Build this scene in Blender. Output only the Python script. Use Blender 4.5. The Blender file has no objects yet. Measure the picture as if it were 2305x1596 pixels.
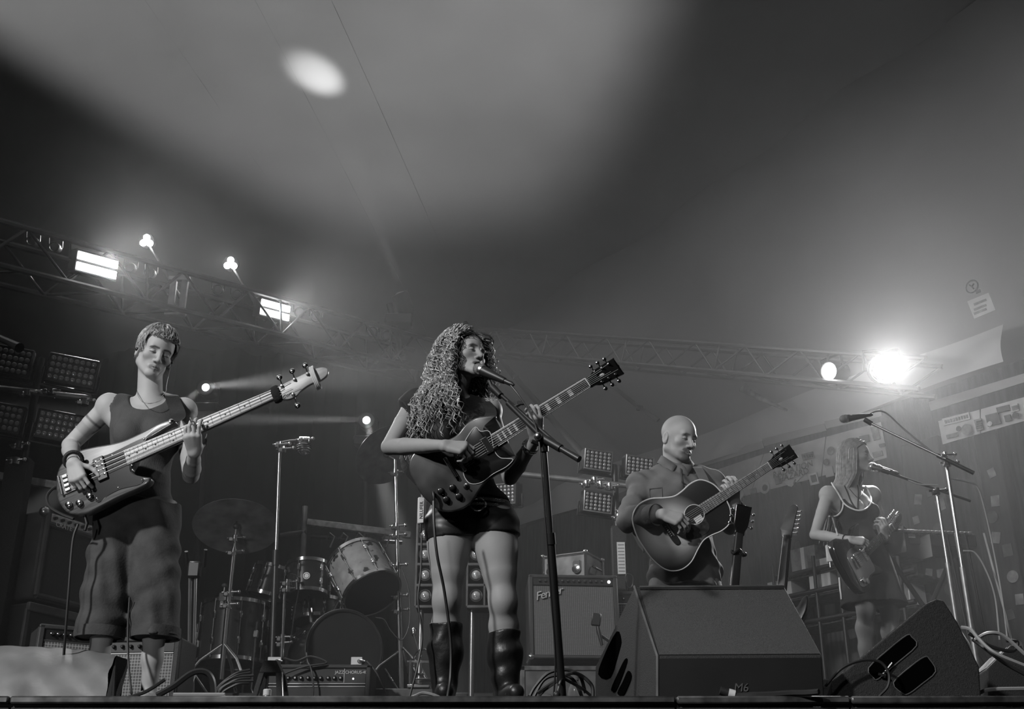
import bpy, math, random
import numpy as np
from mathutils import Vector, Matrix

R = math.radians
sc = bpy.context.scene
col = sc.collection
random.seed(7)
rng = np.random.default_rng(7)
V = Vector

# ---------------------------------------------------------------- camera
FPX, HOR, CZ = 2700.0, 1172.0, -0.62          # focal length and horizon drop for a 2305 x 1596 frame; lens height below the deck
PIT = math.atan(HOR / FPX)
cam = bpy.data.cameras.new('camera')
cam.sensor_fit = 'HORIZONTAL'
cam.sensor_width = 36.0
cam.lens = FPX / 2305.0 * 36.0
cam.clip_start = 0.05
cam.clip_end = 200
camo = bpy.data.objects.new('camera', cam)
col.objects.link(camo)
camo.location = (0, 0, CZ)
camo.rotation_euler = (math.pi / 2 + PIT, 0, 0)
sc.camera = camo

# ---------------------------------------------------------------- world, exposure
w = bpy.data.worlds.new('night')
sc.world = w
w.use_nodes = True
w.node_tree.nodes['Background'].inputs[0].default_value = (1, 1, 1, 1)
w.node_tree.nodes['Background'].inputs[1].default_value = 0.003
vs_ = sc.view_settings
vs_.view_transform = 'Standard'
vs_.look = 'None'
vs_.gamma = 1.0
vs_.exposure = 0.0
vs_.use_curve_mapping = False
sc.cycles.adaptive_threshold = 0.05
sc.cycles.light_sampling_threshold = 0.04
sc.cycles.max_bounces = 3
sc.cycles.diffuse_bounces = 1
sc.cycles.glossy_bounces = 2
sc.cycles.transmission_bounces = 4
sc.cycles.volume_bounces = 0
sc.cycles.transparent_max_bounces = 8
sc.cycles.caustics_reflective = False
sc.cycles.caustics_refractive = False


def at(px, py, Y):
    """the point of the place seen at a photo pixel, at depth Y from the lens"""
    u, v = (px - 1152.5) / FPX, (798.0 - py) / FPX
    c, s = math.cos(PIT), math.sin(PIT)
    t = Y / (c - v * s)
    return V((u * t, Y, CZ + t * (s + v * c)))


def spot(name, loc, target, energy, angle, blend=0.3, size=0.1):
    l = bpy.data.lights.new(name, 'SPOT')
    l.energy, l.spot_size, l.spot_blend, l.shadow_soft_size = energy, R(angle), blend, size
    o = bpy.data.objects.new(name, l)
    col.objects.link(o)
    o.location = loc
    o.rotation_euler = (V(target) - V(loc)).to_track_quat('-Z', 'Y').to_euler()
    return o


# front-of-house lamps over the audience (behind and beside the photographer), and an added low fill
spot('front_key_lamp', (-6.0, -1.5, 5.2), (-0.75, 5.3, 0.62), 3000, 31, 0.45, 0.25)
spot('front_fill_lamp', (-2.5, -3.0, 5.6), (1.7, 6.4, 0.7), 620, 24, 0.6, 0.3)
spot('added_cymbal_fill', (-3.2, -2.0, -0.1), (-1.5, 7.8, 1.6), 380, 20, 0.7, 0.2)  # low fill added to brighten the cymbal underside, no known fixture
# a follow spot far out in the field grazes the tent roof; a lamp above the drum truss pins a small disc on it
spot('roof_wash_lamp', (-11.74, -14.77, 5.98), (-9.958, -10.489, 7.844), 66000, 43.5, 0.028, 0.12)
spot('roof_pin_lamp', (-1.1, 10.55, 4.72), at(738, 232, 9.75), 380, 15, 1.0, 0.05)


# ---------------------------------------------------------------- materials
def mat(name, c, rough=0.5, metal=0.0, var=0.15, scale=6.0, bump=0.0, bscale=80.0, coat=0.0, spec=0.5, stretch=None, tint=False, detail=2.0):
    m = bpy.data.materials.new(name)
    m.use_nodes = True
    nt = m.node_tree
    b = nt.nodes['Principled BSDF']
    L = nt.links.new
    tc = nt.nodes.new('ShaderNodeTexCoord')
    mp = nt.nodes.new('ShaderNodeMapping')
    L(tc.outputs['Object'], mp.inputs[0])
    if stretch:
        mp.inputs['Scale'].default_value = stretch
    nz = nt.nodes.new('ShaderNodeTexNoise')
    nz.inputs['Scale'].default_value = scale
    nz.inputs['Detail'].default_value = detail
    L(mp.outputs[0], nz.inputs['Vector'])
    rp = nt.nodes.new('ShaderNodeValToRGB')
    lo, hi = max(c * (1 - var), 0), min(c * (1 + var), 1)
    rp.color_ramp.elements[0].position = 0.3
    rp.color_ramp.elements[1].position = 0.7
    rp.color_ramp.elements[0].color = (lo, lo, lo, 1)
    rp.color_ramp.elements[1].color = (hi, hi, hi, 1)
    L(nz.outputs['Fac'], rp.inputs[0])
    out = rp.outputs[0]
    if tint:
        a = nt.nodes.new('ShaderNodeAttribute')
        a.attribute_name = 'tint'
        mx = nt.nodes.new('ShaderNodeMix')
        mx.data_type = 'RGBA'
        mx.blend_type = 'MULTIPLY'
        mx.inputs[0].default_value = 1.0
        L(out, mx.inputs[6])
        L(a.outputs['Color'], mx.inputs[7])
        out = mx.outputs[2]
    L(out, b.inputs['Base Color'])
    b.inputs['Roughness'].default_value = rough
    b.inputs['Metallic'].default_value = metal
    b.inputs['Specular IOR Level'].default_value = spec
    if coat:
        b.inputs['Coat Weight'].default_value = coat
        b.inputs['Coat Roughness'].default_value = 0.12
    if bump:
        n2 = nt.nodes.new('ShaderNodeTexNoise')
        n2.inputs['Scale'].default_value = bscale
        n2.inputs['Detail'].default_value = 3
        L(mp.outputs[0], n2.inputs['Vector'])
        bp = nt.nodes.new('ShaderNodeBump')
        bp.inputs['Strength'].default_value = bump
        bp.inputs['Distance'].default_value = 0.004
        L(n2.outputs['Fac'], bp.inputs['Height'])
        L(bp.outputs[0], b.inputs['Normal'])
    return m


def glow(name, strength, c=1.0):
    m = bpy.data.materials.new(name)
    m.use_nodes = True
    nt = m.node_tree
    b = nt.nodes['Principled BSDF']
    b.inputs['Base Color'].default_value = (0.6, 0.6, 0.6, 1)
    nz = nt.nodes.new('ShaderNodeTexNoise')
    nz.inputs['Scale'].default_value = 20
    mr = nt.nodes.new('ShaderNodeMapRange')
    mr.inputs[3].default_value = strength * 0.9
    mr.inputs[4].default_value = strength * 1.1
    nt.links.new(nz.outputs['Fac'], mr.inputs[0])
    nt.links.new(mr.outputs[0], b.inputs['Emission Strength'])
    b.inputs['Emission Color'].default_value = (c, c, c, 1)
    m.cycles.emission_sampling = 'NONE'
    return m


def weave(name, a, b_, sx, sy, rough=0.8):
    """grille cloth: fine grid of light threads over dark"""
    m = mat(name, a, rough)
    nt = m.node_tree
    p = nt.nodes['Principled BSDF']
    tc = nt.nodes.new('ShaderNodeTexCoord')
    br = nt.nodes.new('ShaderNodeTexBrick')
    br.offset = 0
    br.inputs['Color1'].default_value = (a, a, a, 1)
    br.inputs['Color2'].default_value = (a * 0.85, a * 0.85, a * 0.85, 1)
    br.inputs['Mortar'].default_value = (b_, b_, b_, 1)
    br.inputs['Scale'].default_value = 1.0
    br.inputs['Mortar Size'].default_value = 0.0016
    br.inputs['Brick Width'].default_value = sx
    br.inputs['Row Height'].default_value = sy
    sp3 = nt.nodes.new('ShaderNodeSeparateXYZ')
    cb3 = nt.nodes.new('ShaderNodeCombineXYZ')
    nt.links.new(tc.outputs['Object'], sp3.inputs[0])
    nt.links.new(sp3.outputs['X'], cb3.inputs['X'])
    nt.links.new(sp3.outputs['Z'], cb3.inputs['Y'])
    nt.links.new(cb3.outputs[0], br.inputs['Vector'])
    nt.links.new(br.outputs['Color'], p.inputs['Base Color'])
    return m


M = {}
M['black'] = mat('black_plastic', 0.012, 0.45)
M['black_rough'] = mat('black_rough_paint', 0.022, 0.75, bump=0.6, bscale=220, var=0.3, scale=150)
M['speckle'] = mat('speckled_black_paint', 0.055, 0.62, bump=0.5, bscale=500, var=0.75, scale=420, spec=0.6, detail=4)
M['tolex'] = mat('black_tolex', 0.03, 0.6, bump=0.5, bscale=300)
M['tolex_grey'] = mat('grey_tolex', 0.07, 0.6, bump=0.5, bscale=200, var=0.3)
M['chrome'] = mat('chrome', 0.75, 0.14, 1.0, var=0.05)
M['steel'] = mat('brushed_steel', 0.5, 0.3, 1.0, var=0.15)
M['alu'] = mat('aluminium_tube', 0.32, 0.45, 0.8, var=0.25, scale=12)
M['alu_dark'] = mat('dull_black_truss', 0.045, 0.5, 0.5, var=0.4, scale=12)
M['alu_bright'] = mat('scuffed_aluminium_bar', 0.5, 0.5, 0.6, var=0.3, scale=25)
M['dark_metal'] = mat('dark_metal', 0.05, 0.4, 0.6)
M['rubber'] = mat('cable_rubber', 0.02, 0.5)
M['cable_light'] = mat('pale_cable', 0.3, 0.5)
M['cymbal'] = mat('aged_bronze', 0.2, 0.5, 0.35, var=0.5, scale=9)
M['cymbal_b'] = mat('bright_bronze', 0.3, 0.3, 0.7, var=0.25, scale=12)
M['drum_dark'] = mat('dark_drum_lacquer', 0.03, 0.22, coat=0.6)
M['drum_head'] = mat('black_drum_head', 0.03, 0.4)
M['tape'] = mat('white_tape', 0.6, 0.7, var=0.1)
M['ink'] = mat('black_ink', 0.015, 0.7)
M['white'] = mat('white_plastic', 0.6, 0.45, var=0.08)
M['bottle'] = mat('clear_plastic', 0.6, 0.15)
M['canvas'] = mat('tent_canvas', 0.42, 0.85, var=0.12, scale=0.7, bump=0.2, bscale=6)
M['canvas_pale'] = mat('pale_tent_canvas', 0.7, 0.85, var=0.1, scale=1.5, bump=0.3, bscale=5)
M['drape'] = mat('black_drape', 0.012, 0.95, var=0.4, scale=2)
M['stage'] = mat('black_stage_deck', 0.02, 0.7, var=0.4, scale=14, bump=0.4)
M['edge'] = mat('worn_metal_edging', 0.12, 0.45, 0.7, var=0.5, scale=16)
M['wood_dark'] = mat('weathered_dark_wood', 0.06, 0.75, var=0.5, scale=5, stretch=(6, 6, 0.6), bump=0.4, bscale=30)
M['post_wood'] = mat('blackened_post_wood', 0.022, 0.8, var=0.5, scale=5, stretch=(6, 6, 0.6))
M['sticker_pale'] = mat('pale_sticker_board', 0.62, 0.7, var=0.18, scale=5)
M['sticker_mid'] = mat('grey_sticker', 0.2, 0.6, var=0.5, scale=14)
M['sticker_dark'] = mat('dark_sticker', 0.05, 0.6, var=0.5, scale=14)
M['lens'] = mat('glass_lens', 0.3, 0.08, 0.35, var=0.4, scale=40)
M['lens_bright'] = mat('silvered_lens', 0.65, 0.12, 0.6, var=0.3, scale=40)
M['case'] = mat('grey_flight_case', 0.09, 0.6, var=0.4, scale=9)


# ---------------------------------------------------------------- mesh builder
def frame(o, x, z):
    """matrix with origin o, x axis x and z axis as near to z as can be"""
    x = V(x).normalized()
    y = V(z).cross(x).normalized()
    zz = x.cross(y)
    m = Matrix.Identity(4)
    for i in range(3):
        m[i][0], m[i][1], m[i][2], m[i][3] = x[i], y[i], zz[i], V(o)[i]
    return m


def rotz(a):
    return Matrix.Rotation(a, 4, 'Z')


def spline(pts, n=8, closed=False):
    """Catmull-Rom through pts (2D or 3D tuples)"""
    P = [np.array(p, float) for p in pts]
    N = len(P)
    out = []
    for i in range(N if closed else N - 1):
        p0 = P[(i - 1) % N] if closed or i > 0 else 2 * P[0] - P[1]
        p1, p2 = P[i], P[(i + 1) % N]
        p3 = P[(i + 2) % N] if closed or i + 2 < N else 2 * P[-1] - P[-2]
        for k in range(n):
            t = k / n
            out.append(tuple(0.5 * ((2 * p1) + (-p0 + p2) * t + (2 * p0 - 5 * p1 + 4 * p2 - p3) * t * t + (-p0 + 3 * p1 - 3 * p2 + p3) * t ** 3)))
    if not closed:
        out.append(tuple(P[-1]))
    return out


class MB:
    def __init__(s):
        s.v, s.f = [], []

    def add(s, vs, fs, T=None):
        n = len(s.v)
        s.v += [tuple(T @ V(p)) if T is not None else tuple(p) for p in vs]
        s.f += [[i + n for i in f] for f in fs]
        return s

    def box(s, c, sz, T=None, b=0.004):
        h = [max(d / 2, 1e-5) for d in sz]
        b = min(b, *(x * 0.49 for x in h))
        vs, ix = [], {}
        for sx in (-1, 1):
            for sy in (-1, 1):
                for sz_ in (-1, 1):
                    sg = (sx, sy, sz_)
                    for a in range(3):
                        p = [sg[k] * (h[k] - (0 if k == a else b)) + c[k] for k in range(3)]
                        ix[(sg, a)] = len(vs)
                        vs.append(p)
        fs = []
        for a in range(3):
            b1, c1 = (a + 1) % 3, (a + 2) % 3
            for sg in (-1, 1):
                q = []
                for s1, s2 in ((-1, -1), (1, -1), (1, 1), (-1, 1)):
                    t = [0, 0, 0]
                    t[a], t[b1], t[c1] = sg, s1, s2
                    q.append(ix[(tuple(t), a)])
                fs.append(q if sg > 0 else q[::-1])
            for s1 in (-1, 1):
                for s2 in (-1, 1):
                    t0, t1 = [0, 0, 0], [0, 0, 0]
                    t0[a], t1[a] = -1, 1
                    for t in (t0, t1):
                        t[b1], t[c1] = s1, s2
                    q = [ix[(tuple(t0), b1)], ix[(tuple(t1), b1)], ix[(tuple(t1), c1)], ix[(tuple(t0), c1)]]
                    fs.append(q if s1 * s2 < 0 else q[::-1])
        for sx in (-1, 1):
            for sy in (-1, 1):
                for sz_ in (-1, 1):
                    g = (sx, sy, sz_)
                    q = [ix[(g, 0)], ix[(g, 1)], ix[(g, 2)]]
                    fs.append(q if sx * sy * sz_ > 0 else q[::-1])
        return s.add(vs, fs, T)

    def tube(s, pts, r, n=8, closed=False, T=None, flat=1.0):
        P = [V(p) for p in pts]
        N = len(P)
        rr = r if hasattr(r, '__len__') else [r] * N
        vs, fs = [], []
        up = None
        for i in range(N):
            d = (P[(i + 1) % N] - P[i - 1]) if (closed or 0 < i < N - 1) else (P[1] - P[0] if i == 0 else P[-1] - P[-2])
            d = d.normalized() if d.length > 1e-9 else V((0, 0, 1))
            if up is None:
                up = d.orthogonal().normalized()
            up = up - d * up.dot(d)
            up = up.normalized() if up.length > 1e-6 else d.orthogonal().normalized()
            sd = d.cross(up)
            for k in range(n):
                a = 2 * math.pi * k / n
                vs.append(P[i] + (up * math.cos(a) + sd * math.sin(a) * flat) * rr[i])
        for i in range(N if closed else N - 1):
            j = (i + 1) % N
            for k in range(n):
                k2 = (k + 1) % n
                fs.append([i * n + k, i * n + k2, j * n + k2, j * n + k])
        if not closed:
            fs.append(list(range(n))[::-1])
            fs.append([(N - 1) * n + k for k in range(n)])
        return s.add(vs, fs, T)

    def lathe(s, prof, n=24, T=None, open_=False):
        """profile [(radius, z)] turned about z"""
        vs, fs = [], []
        m = len(prof)
        for k in range(n):
            a = 2 * math.pi * k / n
            for r, z in prof:
                vs.append((r * math.cos(a), r * math.sin(a), z))
        for k in range(n):
            k2 = (k + 1) % n
            for i in range(m - 1):
                fs.append([k * m + i, k2 * m + i, k2 * m + i + 1, k * m + i + 1])
        if not open_:
            if prof[0][0] > 1e-6:
                fs.append([k * m for k in range(n)][::-1])
            if prof[-1][0] > 1e-6:
                fs.append([k * m + m - 1 for k in range(n)])
        return s.add(vs, fs, T)

    def ball(s, c, r, T=None, nu=14, nv=9):
        r = r if hasattr(r, '__len__') else (r, r, r)
        vs, fs = [], []
        for i in range(nv + 1):
            t = math.pi * i / nv
            for k in range(nu):
                a = 2 * math.pi * k / nu
                vs.append((c[0] + r[0] * math.sin(t) * math.cos(a), c[1] + r[1] * math.sin(t) * math.sin(a), c[2] + r[2] * math.cos(t)))
        for i in range(nv):
            for k in range(nu):
                k2 = (k + 1) % nu
                fs.append([i * nu + k, (i + 1) * nu + k, (i + 1) * nu + k2, i * nu + k2])
        return s.add(vs, fs, T)

    def slab(s, poly, z0, z1, r=0.006, T=None):
        """extruded outline with rounded rims; poly counter-clockwise"""
        P = np.array(poly, float)
        nx = np.roll(P, -1, 0) - np.roll(P, 1, 0)
        nrm = np.stack([nx[:, 1], -nx[:, 0]], 1)
        nrm /= np.linalg.norm(nrm, axis=1)[:, None] + 1e-9
        rings = []
        for a in (0, 30, 60, 90):
            rings.append((P - nrm * r * (1 - math.sin(R(a))), z0 + r * (1 - math.cos(R(a)))))
        for a in (90, 60, 30, 0):
            rings.append((P - nrm * r * (1 - math.sin(R(a))), z1 - r * (1 - math.cos(R(a)))))
        n = len(P)
        vs = [(p[0], p[1], z) for ring, z in rings for p in ring]
        fs = []
        for i in range(len(rings) - 1):
            for k in range(n):
                k2 = (k + 1) % n
                fs.append([i * n + k, i * n + k2, (i + 1) * n + k2, (i + 1) * n + k])
        fs.append(list(range(n))[::-1])
        fs.append([(len(rings) - 1) * n + k for k in range(n)])
        return s.add(vs, fs, T)

    def sheet(s, grid):
        """grid[i][j] of points"""
        a, b = len(grid), len(grid[0])
        vs = [p for row in grid for p in row]
        fs = [[i * b + j, i * b + j + 1, (i + 1) * b + j + 1, (i + 1) * b + j] for i in range(a - 1) for j in range(b - 1)]
        return s.add(vs, fs)

    def mesh(s, name, T=None, smooth=True, ang=40):
        me = bpy.data.meshes.new(name)
        vs = s.v if T is None else [tuple(T @ V(p)) for p in s.v]
        me.from_pydata(vs, [], s.f)
        if smooth:
            me.polygons.foreach_set('use_smooth', [True] * len(me.polygons))
            me.set_sharp_from_angle(angle=R(ang))
        me.update()
        return me


def thing(name, label, cat, T=None, group=None, kind=None):
    o = bpy.data.objects.new(name, None)
    col.objects.link(o)
    if T is not None:
        o.matrix_world = T if isinstance(T, Matrix) else Matrix.Translation(V(T))
    o.empty_display_size = 0.1
    return tag(o, label, cat, group, kind)


def tag(o, label=None, cat=None, group=None, kind=None):
    for k, v in (('label', label), ('category', cat), ('group', group), ('kind', kind)):
        if v:
            o[k] = v
    return o


def chain_matrix(o):
    m = o.matrix_basis.copy()
    while o.parent:
        o = o.parent
        m = o.matrix_basis @ m
    return m


def part(name, mb, m, parent=None, local=False, smooth=True, ang=40):
    """one mesh object; points are in world space unless local"""
    if isinstance(mb, MB):
        T = None
        if parent is not None and not local:
            T = chain_matrix(parent).inverted()
        mb = mb.mesh(name, T, smooth, ang)
    o = bpy.data.objects.new(name, mb)
    if not mb.materials:
        mb.materials.append(m)
    col.objects.link(o)
    o.parent = parent
    return o


def solo(name, mb, m, label, cat, group=None, kind=None, ang=40):
    """a thing that is one mesh, its origin at its base"""
    P = np.array(mb.v)
    lo, hi = P.min(0), P.max(0)
    c = V(((lo[0] + hi[0]) / 2, (lo[1] + hi[1]) / 2, lo[2]))
    o = part(name, mb.mesh(name, Matrix.Translation(-c), True, ang), m)
    o.location = c
    return tag(o, label, cat, group, kind)


def put(name, me, T, parent):
    """one more piece that shares mesh data"""
    o = bpy.data.objects.new(name, me)
    col.objects.link(o)
    o.parent = parent
    o.matrix_basis = T
    return o


def letters(text, T, size, m, parent, name='lettering', ext=0.0008, shear=0.0, align='CENTER', spacing=1.0):
    c = bpy.data.curves.new(name, 'FONT')
    c.body, c.size, c.extrude, c.shear, c.align_x, c.align_y = text, size, ext, shear, align, 'CENTER'
    c.space_character = spacing
    c.resolution_u = 3
    tmp = bpy.data.objects.new('lettering_source', c)
    col.objects.link(tmp)
    me = bpy.data.meshes.new_from_object(tmp.evaluated_get(bpy.context.evaluated_depsgraph_get()))
    bpy.data.objects.remove(tmp)
    bpy.data.curves.remove(c)
    me.name = name
    me.materials.clear()
    me.materials.append(m)
    return put(name, me, T, parent)


def rod(a, b, r, n=10, mb=None):
    return (mb or MB()).tube([a, b], r, n)

# ================================================================ the setting
def struct(name, mb, m, label=None, parent=None, ang=40):
    o = part(name, mb, m, parent, ang=ang)
    if parent is None:
        tag(o, label, None, None, 'structure')
    return o


LIP = 4.70                      # depth of the stage's front edge
fl = struct('floor', MB().box((0, 10.25, -0.06), (15, 11.1, 0.12), b=0.001), M['stage'], 'black stage deck under the band')
tr = thing('trim_1', 'black stage front with a worn metal edge', None, (0, LIP, 0), None, 'structure')
xs = [-4.2, -1.9, 0.62, 1.28, 2.3, 4.4]
for a, b in zip(xs[:-1], xs[1:]):
    part('edge_strip', MB().box(((a + b) / 2, LIP - 0.012, -0.012), (b - a - 0.006, 0.03, 0.028), b=0.006), M['edge'], tr)
    part('fascia_panel', MB().box(((a + b) / 2, LIP + 0.01, -0.5), (b - a - 0.004, 0.03, 0.93), b=0.004), M['stage'], tr)

ri = thing('platform', 'black drum riser across the rear of the stage', 'riser', (0, 8.2, 0))
part('deck', MB().box((-1.2, 9.6, 0.425), (4.4, 3.4, 0.05), b=0.006), M['stage'], ri)
part('skirt', MB().box((-1.2, 9.6, 0.2), (4.3, 3.3, 0.40), b=0.004), M['drape'], ri)
r2 = thing('platform', 'dark riser under the woman guitarist and the keyboard', 'riser', (2.7, 8.0, 0))
part('deck', MB().box((2.7, 8.0, 0.435), (1.75, 1.25, 0.05), b=0.006), M['stage'], r2)
part('skirt', MB().box((2.7, 8.0, 0.205), (1.7, 1.2, 0.41), b=0.004), M['drape'], r2)


def roof_z(x, y):
    return 7.35 - 0.155 * (y - 4) - 0.012 * (x + 3) ** 2 * (x < -3) + 0.05 * math.sin(0.9 * x + 0.35 * y) + 0.02 * math.sin(2.3 * x - 0.5 * y)


g = [[(x, y, roof_z(x, y)) for x in np.linspace(-11, 11, 70)] for y in np.linspace(1.5, 16.5, 50)]
ce = struct('ceiling', MB().sheet(g), M['canvas'], 'pale canvas roof of the stage tent')
for x0, x1 in ((-4.3, -1.9), (-3.2, -1.1), (-2.5, -0.4)):
    p = [(x0 + (x1 - x0) * (y - 5) / 9, y, roof_z(x0 + (x1 - x0) * (y - 5) / 9, y) - 0.0005) for y in np.linspace(5, 14, 40)]
    part('seam', MB().tube(p, 0.0016, 4), M['canvas'], ce)

# back drape, left half: hanging in folds
g = []
for z in np.linspace(0, 6.6, 10):
    g.append([(x, 14.6 + 0.09 * math.sin(x * 9) + 0.05 * math.sin(x * 23 + z) + 0.35 * (x + 3.5) * 0.2, z) for x in np.linspace(-11, 0.9, 150)])
struct('wall_back', MB().sheet(g), M['drape'], 'black drape hanging behind the drum kit')

# right side: canvas wall from far centre to near right
WD = V((-0.616, 0.788, 0))
W0 = V((3.32, 9.75, 0))


def wl(s, z, out=0.0):
    """a point on the right wall: s metres along (away from the lens), height z, out towards the stage"""
    p = W0 + WD * s
    return V((p.x, p.y, z)) + V((-0.788, -0.616, 0)) * out


def sag(s, z):
    t = (z - 3.0) / 3.4
    return 0.10 * math.sin(s * 1.7 + 1.3 * t) * (1 - t) + 0.05 * math.sin(3.1 * s - 5 * t) + 0.25 * math.sin(math.pi * min(max(t, 0), 1))


g = [[tuple(wl(s, z, sag(s, z))) for s in np.linspace(-8, 8.2, 90)] for z in np.linspace(3.15, 6.6, 24)]
wr = struct('wall_right', MB().sheet(g), M['canvas'], 'pale canvas side wall of the tent')
g = [[tuple(wl(s, z, 0.20 + 0.05 * math.sin(2.2 * s + 9 * (z - 2.7)) + 0.10 * (3.42 - z))) for s in np.linspace(-1.2, 8.0, 80)] for z in np.linspace(3.07, 3.42, 9)]
part('valance', MB().sheet(g), M['canvas_pale'], wr)
g = [[tuple(wl(s, z)) for s in np.linspace(-8, 8.2, 30)] for z in (0, 1.5, 3.15)]
part('lower_wall', MB().sheet(g), M['wood_dark'], wr)

# ================================================================ people: bodies and clothes grown as smooth fields, then meshed
def N3(v):
    return np.array(v, np.float32)


class Field:
    def __init__(s, lo, hi, h=0.005, fine=()):
        ax = []
        for k in range(3):
            pts, x = [], lo[k]
            while x < hi[k]:
                pts.append(x)
                hh = h
                for a, b, hf in fine:
                    if a[k] - 0.004 <= x <= b[k]:
                        hh = min(hh, hf)
                x += hh
            ax.append(np.array(pts, np.float32))
        s.ax = ax
        s.f = np.full([len(a) for a in ax], 0.5, np.float32)

    def blk(s, lo, hi):
        sl = []
        for k in range(3):
            a = int(np.searchsorted(s.ax[k], lo[k]))
            b = int(np.searchsorted(s.ax[k], hi[k]))
            sl.append(slice(max(a, 0), max(b, a)))
        X = s.ax[0][sl[0]][:, None, None]
        Y = s.ax[1][sl[1]][None, :, None]
        Z = s.ax[2][sl[2]][None, None, :]
        return tuple(sl), X, Y, Z

    def mix(s, sl, d, k, sub):
        a = s.f[sl]
        if a.size == 0:
            return
        if sub:
            d = -d
            h = np.maximum(k - np.abs(a - d), 0) / k
            s.f[sl] = np.maximum(a, d) + h * h * k * 0.25
        else:
            h = np.maximum(k - np.abs(a - d), 0) / k
            s.f[sl] = np.minimum(a, d) - h * h * k * 0.25

    def cap(s, a, b, ra, rb, k=0.015, sub=False):
        a, b = N3(a), N3(b)
        m = max(ra, rb) + k + 0.012
        sl, X, Y, Z = s.blk(np.minimum(a, b) - m, np.maximum(a, b) + m)
        ab = b - a
        L = float(ab @ ab) + 1e-9
        t = np.clip(((X - a[0]) * ab[0] + (Y - a[1]) * ab[1] + (Z - a[2]) * ab[2]) / L, 0, 1)
        d = np.sqrt((X - a[0] - t * ab[0]) ** 2 + (Y - a[1] - t * ab[1]) ** 2 + (Z - a[2] - t * ab[2]) ** 2) - (ra + (rb - ra) * t)
        s.mix(sl, d, k, sub)

    def chain(s, pts, rad, k=0.015, sub=False):
        for i in range(len(pts) - 1):
            s.cap(pts[i], pts[i + 1], rad[i], rad[i + 1], k, sub)

    def ell(s, c, r, A=None, k=0.02, sub=False):
        """ellipsoid; A: 3x3 with the axes as columns"""
        c = N3(c)
        A = np.eye(3, dtype=np.float32) if A is None else np.array(A, np.float32)
        ext = np.sqrt(((A * N3(r)[None, :]) ** 2).sum(1)) + k + 0.012
        sl, X, Y, Z = s.blk(c - ext, c + ext)
        q = [((X - c[0]) * A[0, i] + (Y - c[1]) * A[1, i] + (Z - c[2]) * A[2, i]) for i in range(3)]
        k0 = np.sqrt(sum((q[i] / r[i]) ** 2 for i in range(3)))
        k1 = np.sqrt(sum((q[i] / r[i] ** 2) ** 2 for i in range(3))) + 1e-6
        s.mix(sl, k0 * (k0 - 1) / k1, k, sub)

    def half(s, p, n, k=0.004):
        """keep only the side behind the plane through p with normal n"""
        p, n = N3(p), N3(V(n).normalized())
        d = (s.ax[0][:, None, None] - p[0]) * n[0] + (s.ax[1][None, :, None] - p[1]) * n[1] + (s.ax[2][None, None, :] - p[2]) * n[2]
        s.f = np.maximum(s.f, d)

    def folds(s, amp, dirs, seed=0):
        X, Y, Z = s.ax[0][:, None, None], s.ax[1][None, :, None], s.ax[2][None, None, :]
        for i, (dx, dy, dz) in enumerate(dirs):
            ph = 1.7 * i + seed
            wv = np.sin(9 * X + 7 * Z + 5 * Y + ph) * 1.2 + np.sin(17 * X - 13 * Z + 2 * ph)
            s.f += amp * np.sin(dx * X + dy * Y + dz * Z + wv + ph).astype(np.float32)

    def grid(s):
        """surface nets"""
        f = s.f
        ins = f < 0
        c = np.zeros([n - 1 for n in f.shape], np.int8)
        for i in (0, 1):
            for j in (0, 1):
                for k in (0, 1):
                    c += ins[i:i + c.shape[0], j:j + c.shape[1], k:k + c.shape[2]]
        act = np.argwhere((c > 0) & (c < 8))
        ids = np.full(c.shape, -1, np.int32)
        ids[act[:, 0], act[:, 1], act[:, 2]] = np.arange(len(act))
        P = np.zeros((len(act), 3))
        W = np.zeros(len(act))
        co = [(i, j, k) for i in (0, 1) for j in (0, 1) for k in (0, 1)]
        val = {q: f[act[:, 0] + q[0], act[:, 1] + q[1], act[:, 2] + q[2]] for q in co}
        pos = {}
        for a in range(3):
            for b in (0, 1):
                pos[(a, b)] = s.ax[a][act[:, a] + b].astype(float)
        for q in co:
            for a in range(3):
                if q[a] == 0:
                    r = list(q)
                    r[a] = 1
                    va, vb = val[q], val[tuple(r)]
                    cr = (va < 0) != (vb < 0)
                    t = np.where(cr, va / np.where(va == vb, 1, va - vb), 0)
                    for ax in range(3):
                        base = pos[(ax, q[ax])]
                        p = base + (pos[(ax, 1)] - base) * t if ax == a else base
                        P[:, ax] += np.where(cr, p, 0)
                    W += cr
        P /= W[:, None]
        F = []
        for a in range(3):
            b, d = (a + 1) % 3, (a + 2) % 3
            s0 = [slice(None)] * 3
            s1 = [slice(None)] * 3
            s0[a], s1[a] = slice(0, -1), slice(1, None)
            for q in (b, d):
                s0[q] = s1[q] = slice(1, -1)
            A0, A1 = ins[tuple(s0)], ins[tuple(s1)]
            e = np.argwhere(A0 != A1)
            fl_ = A0[e[:, 0], e[:, 1], e[:, 2]]
            off = np.zeros(3, int)
            off[b] = off[d] = 1
            e = e + off
            qs = []
            for db, dd in ((-1, -1), (0, -1), (0, 0), (-1, 0)):
                w_ = e.copy()
                w_[:, b] += db
                w_[:, d] += dd
                qs.append(ids[w_[:, 0], w_[:, 1], w_[:, 2]])
            Q = np.stack(qs, 1)
            Q[~fl_] = Q[~fl_][:, ::-1]
            F.append(Q)
        return P, np.concatenate(F)

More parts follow.
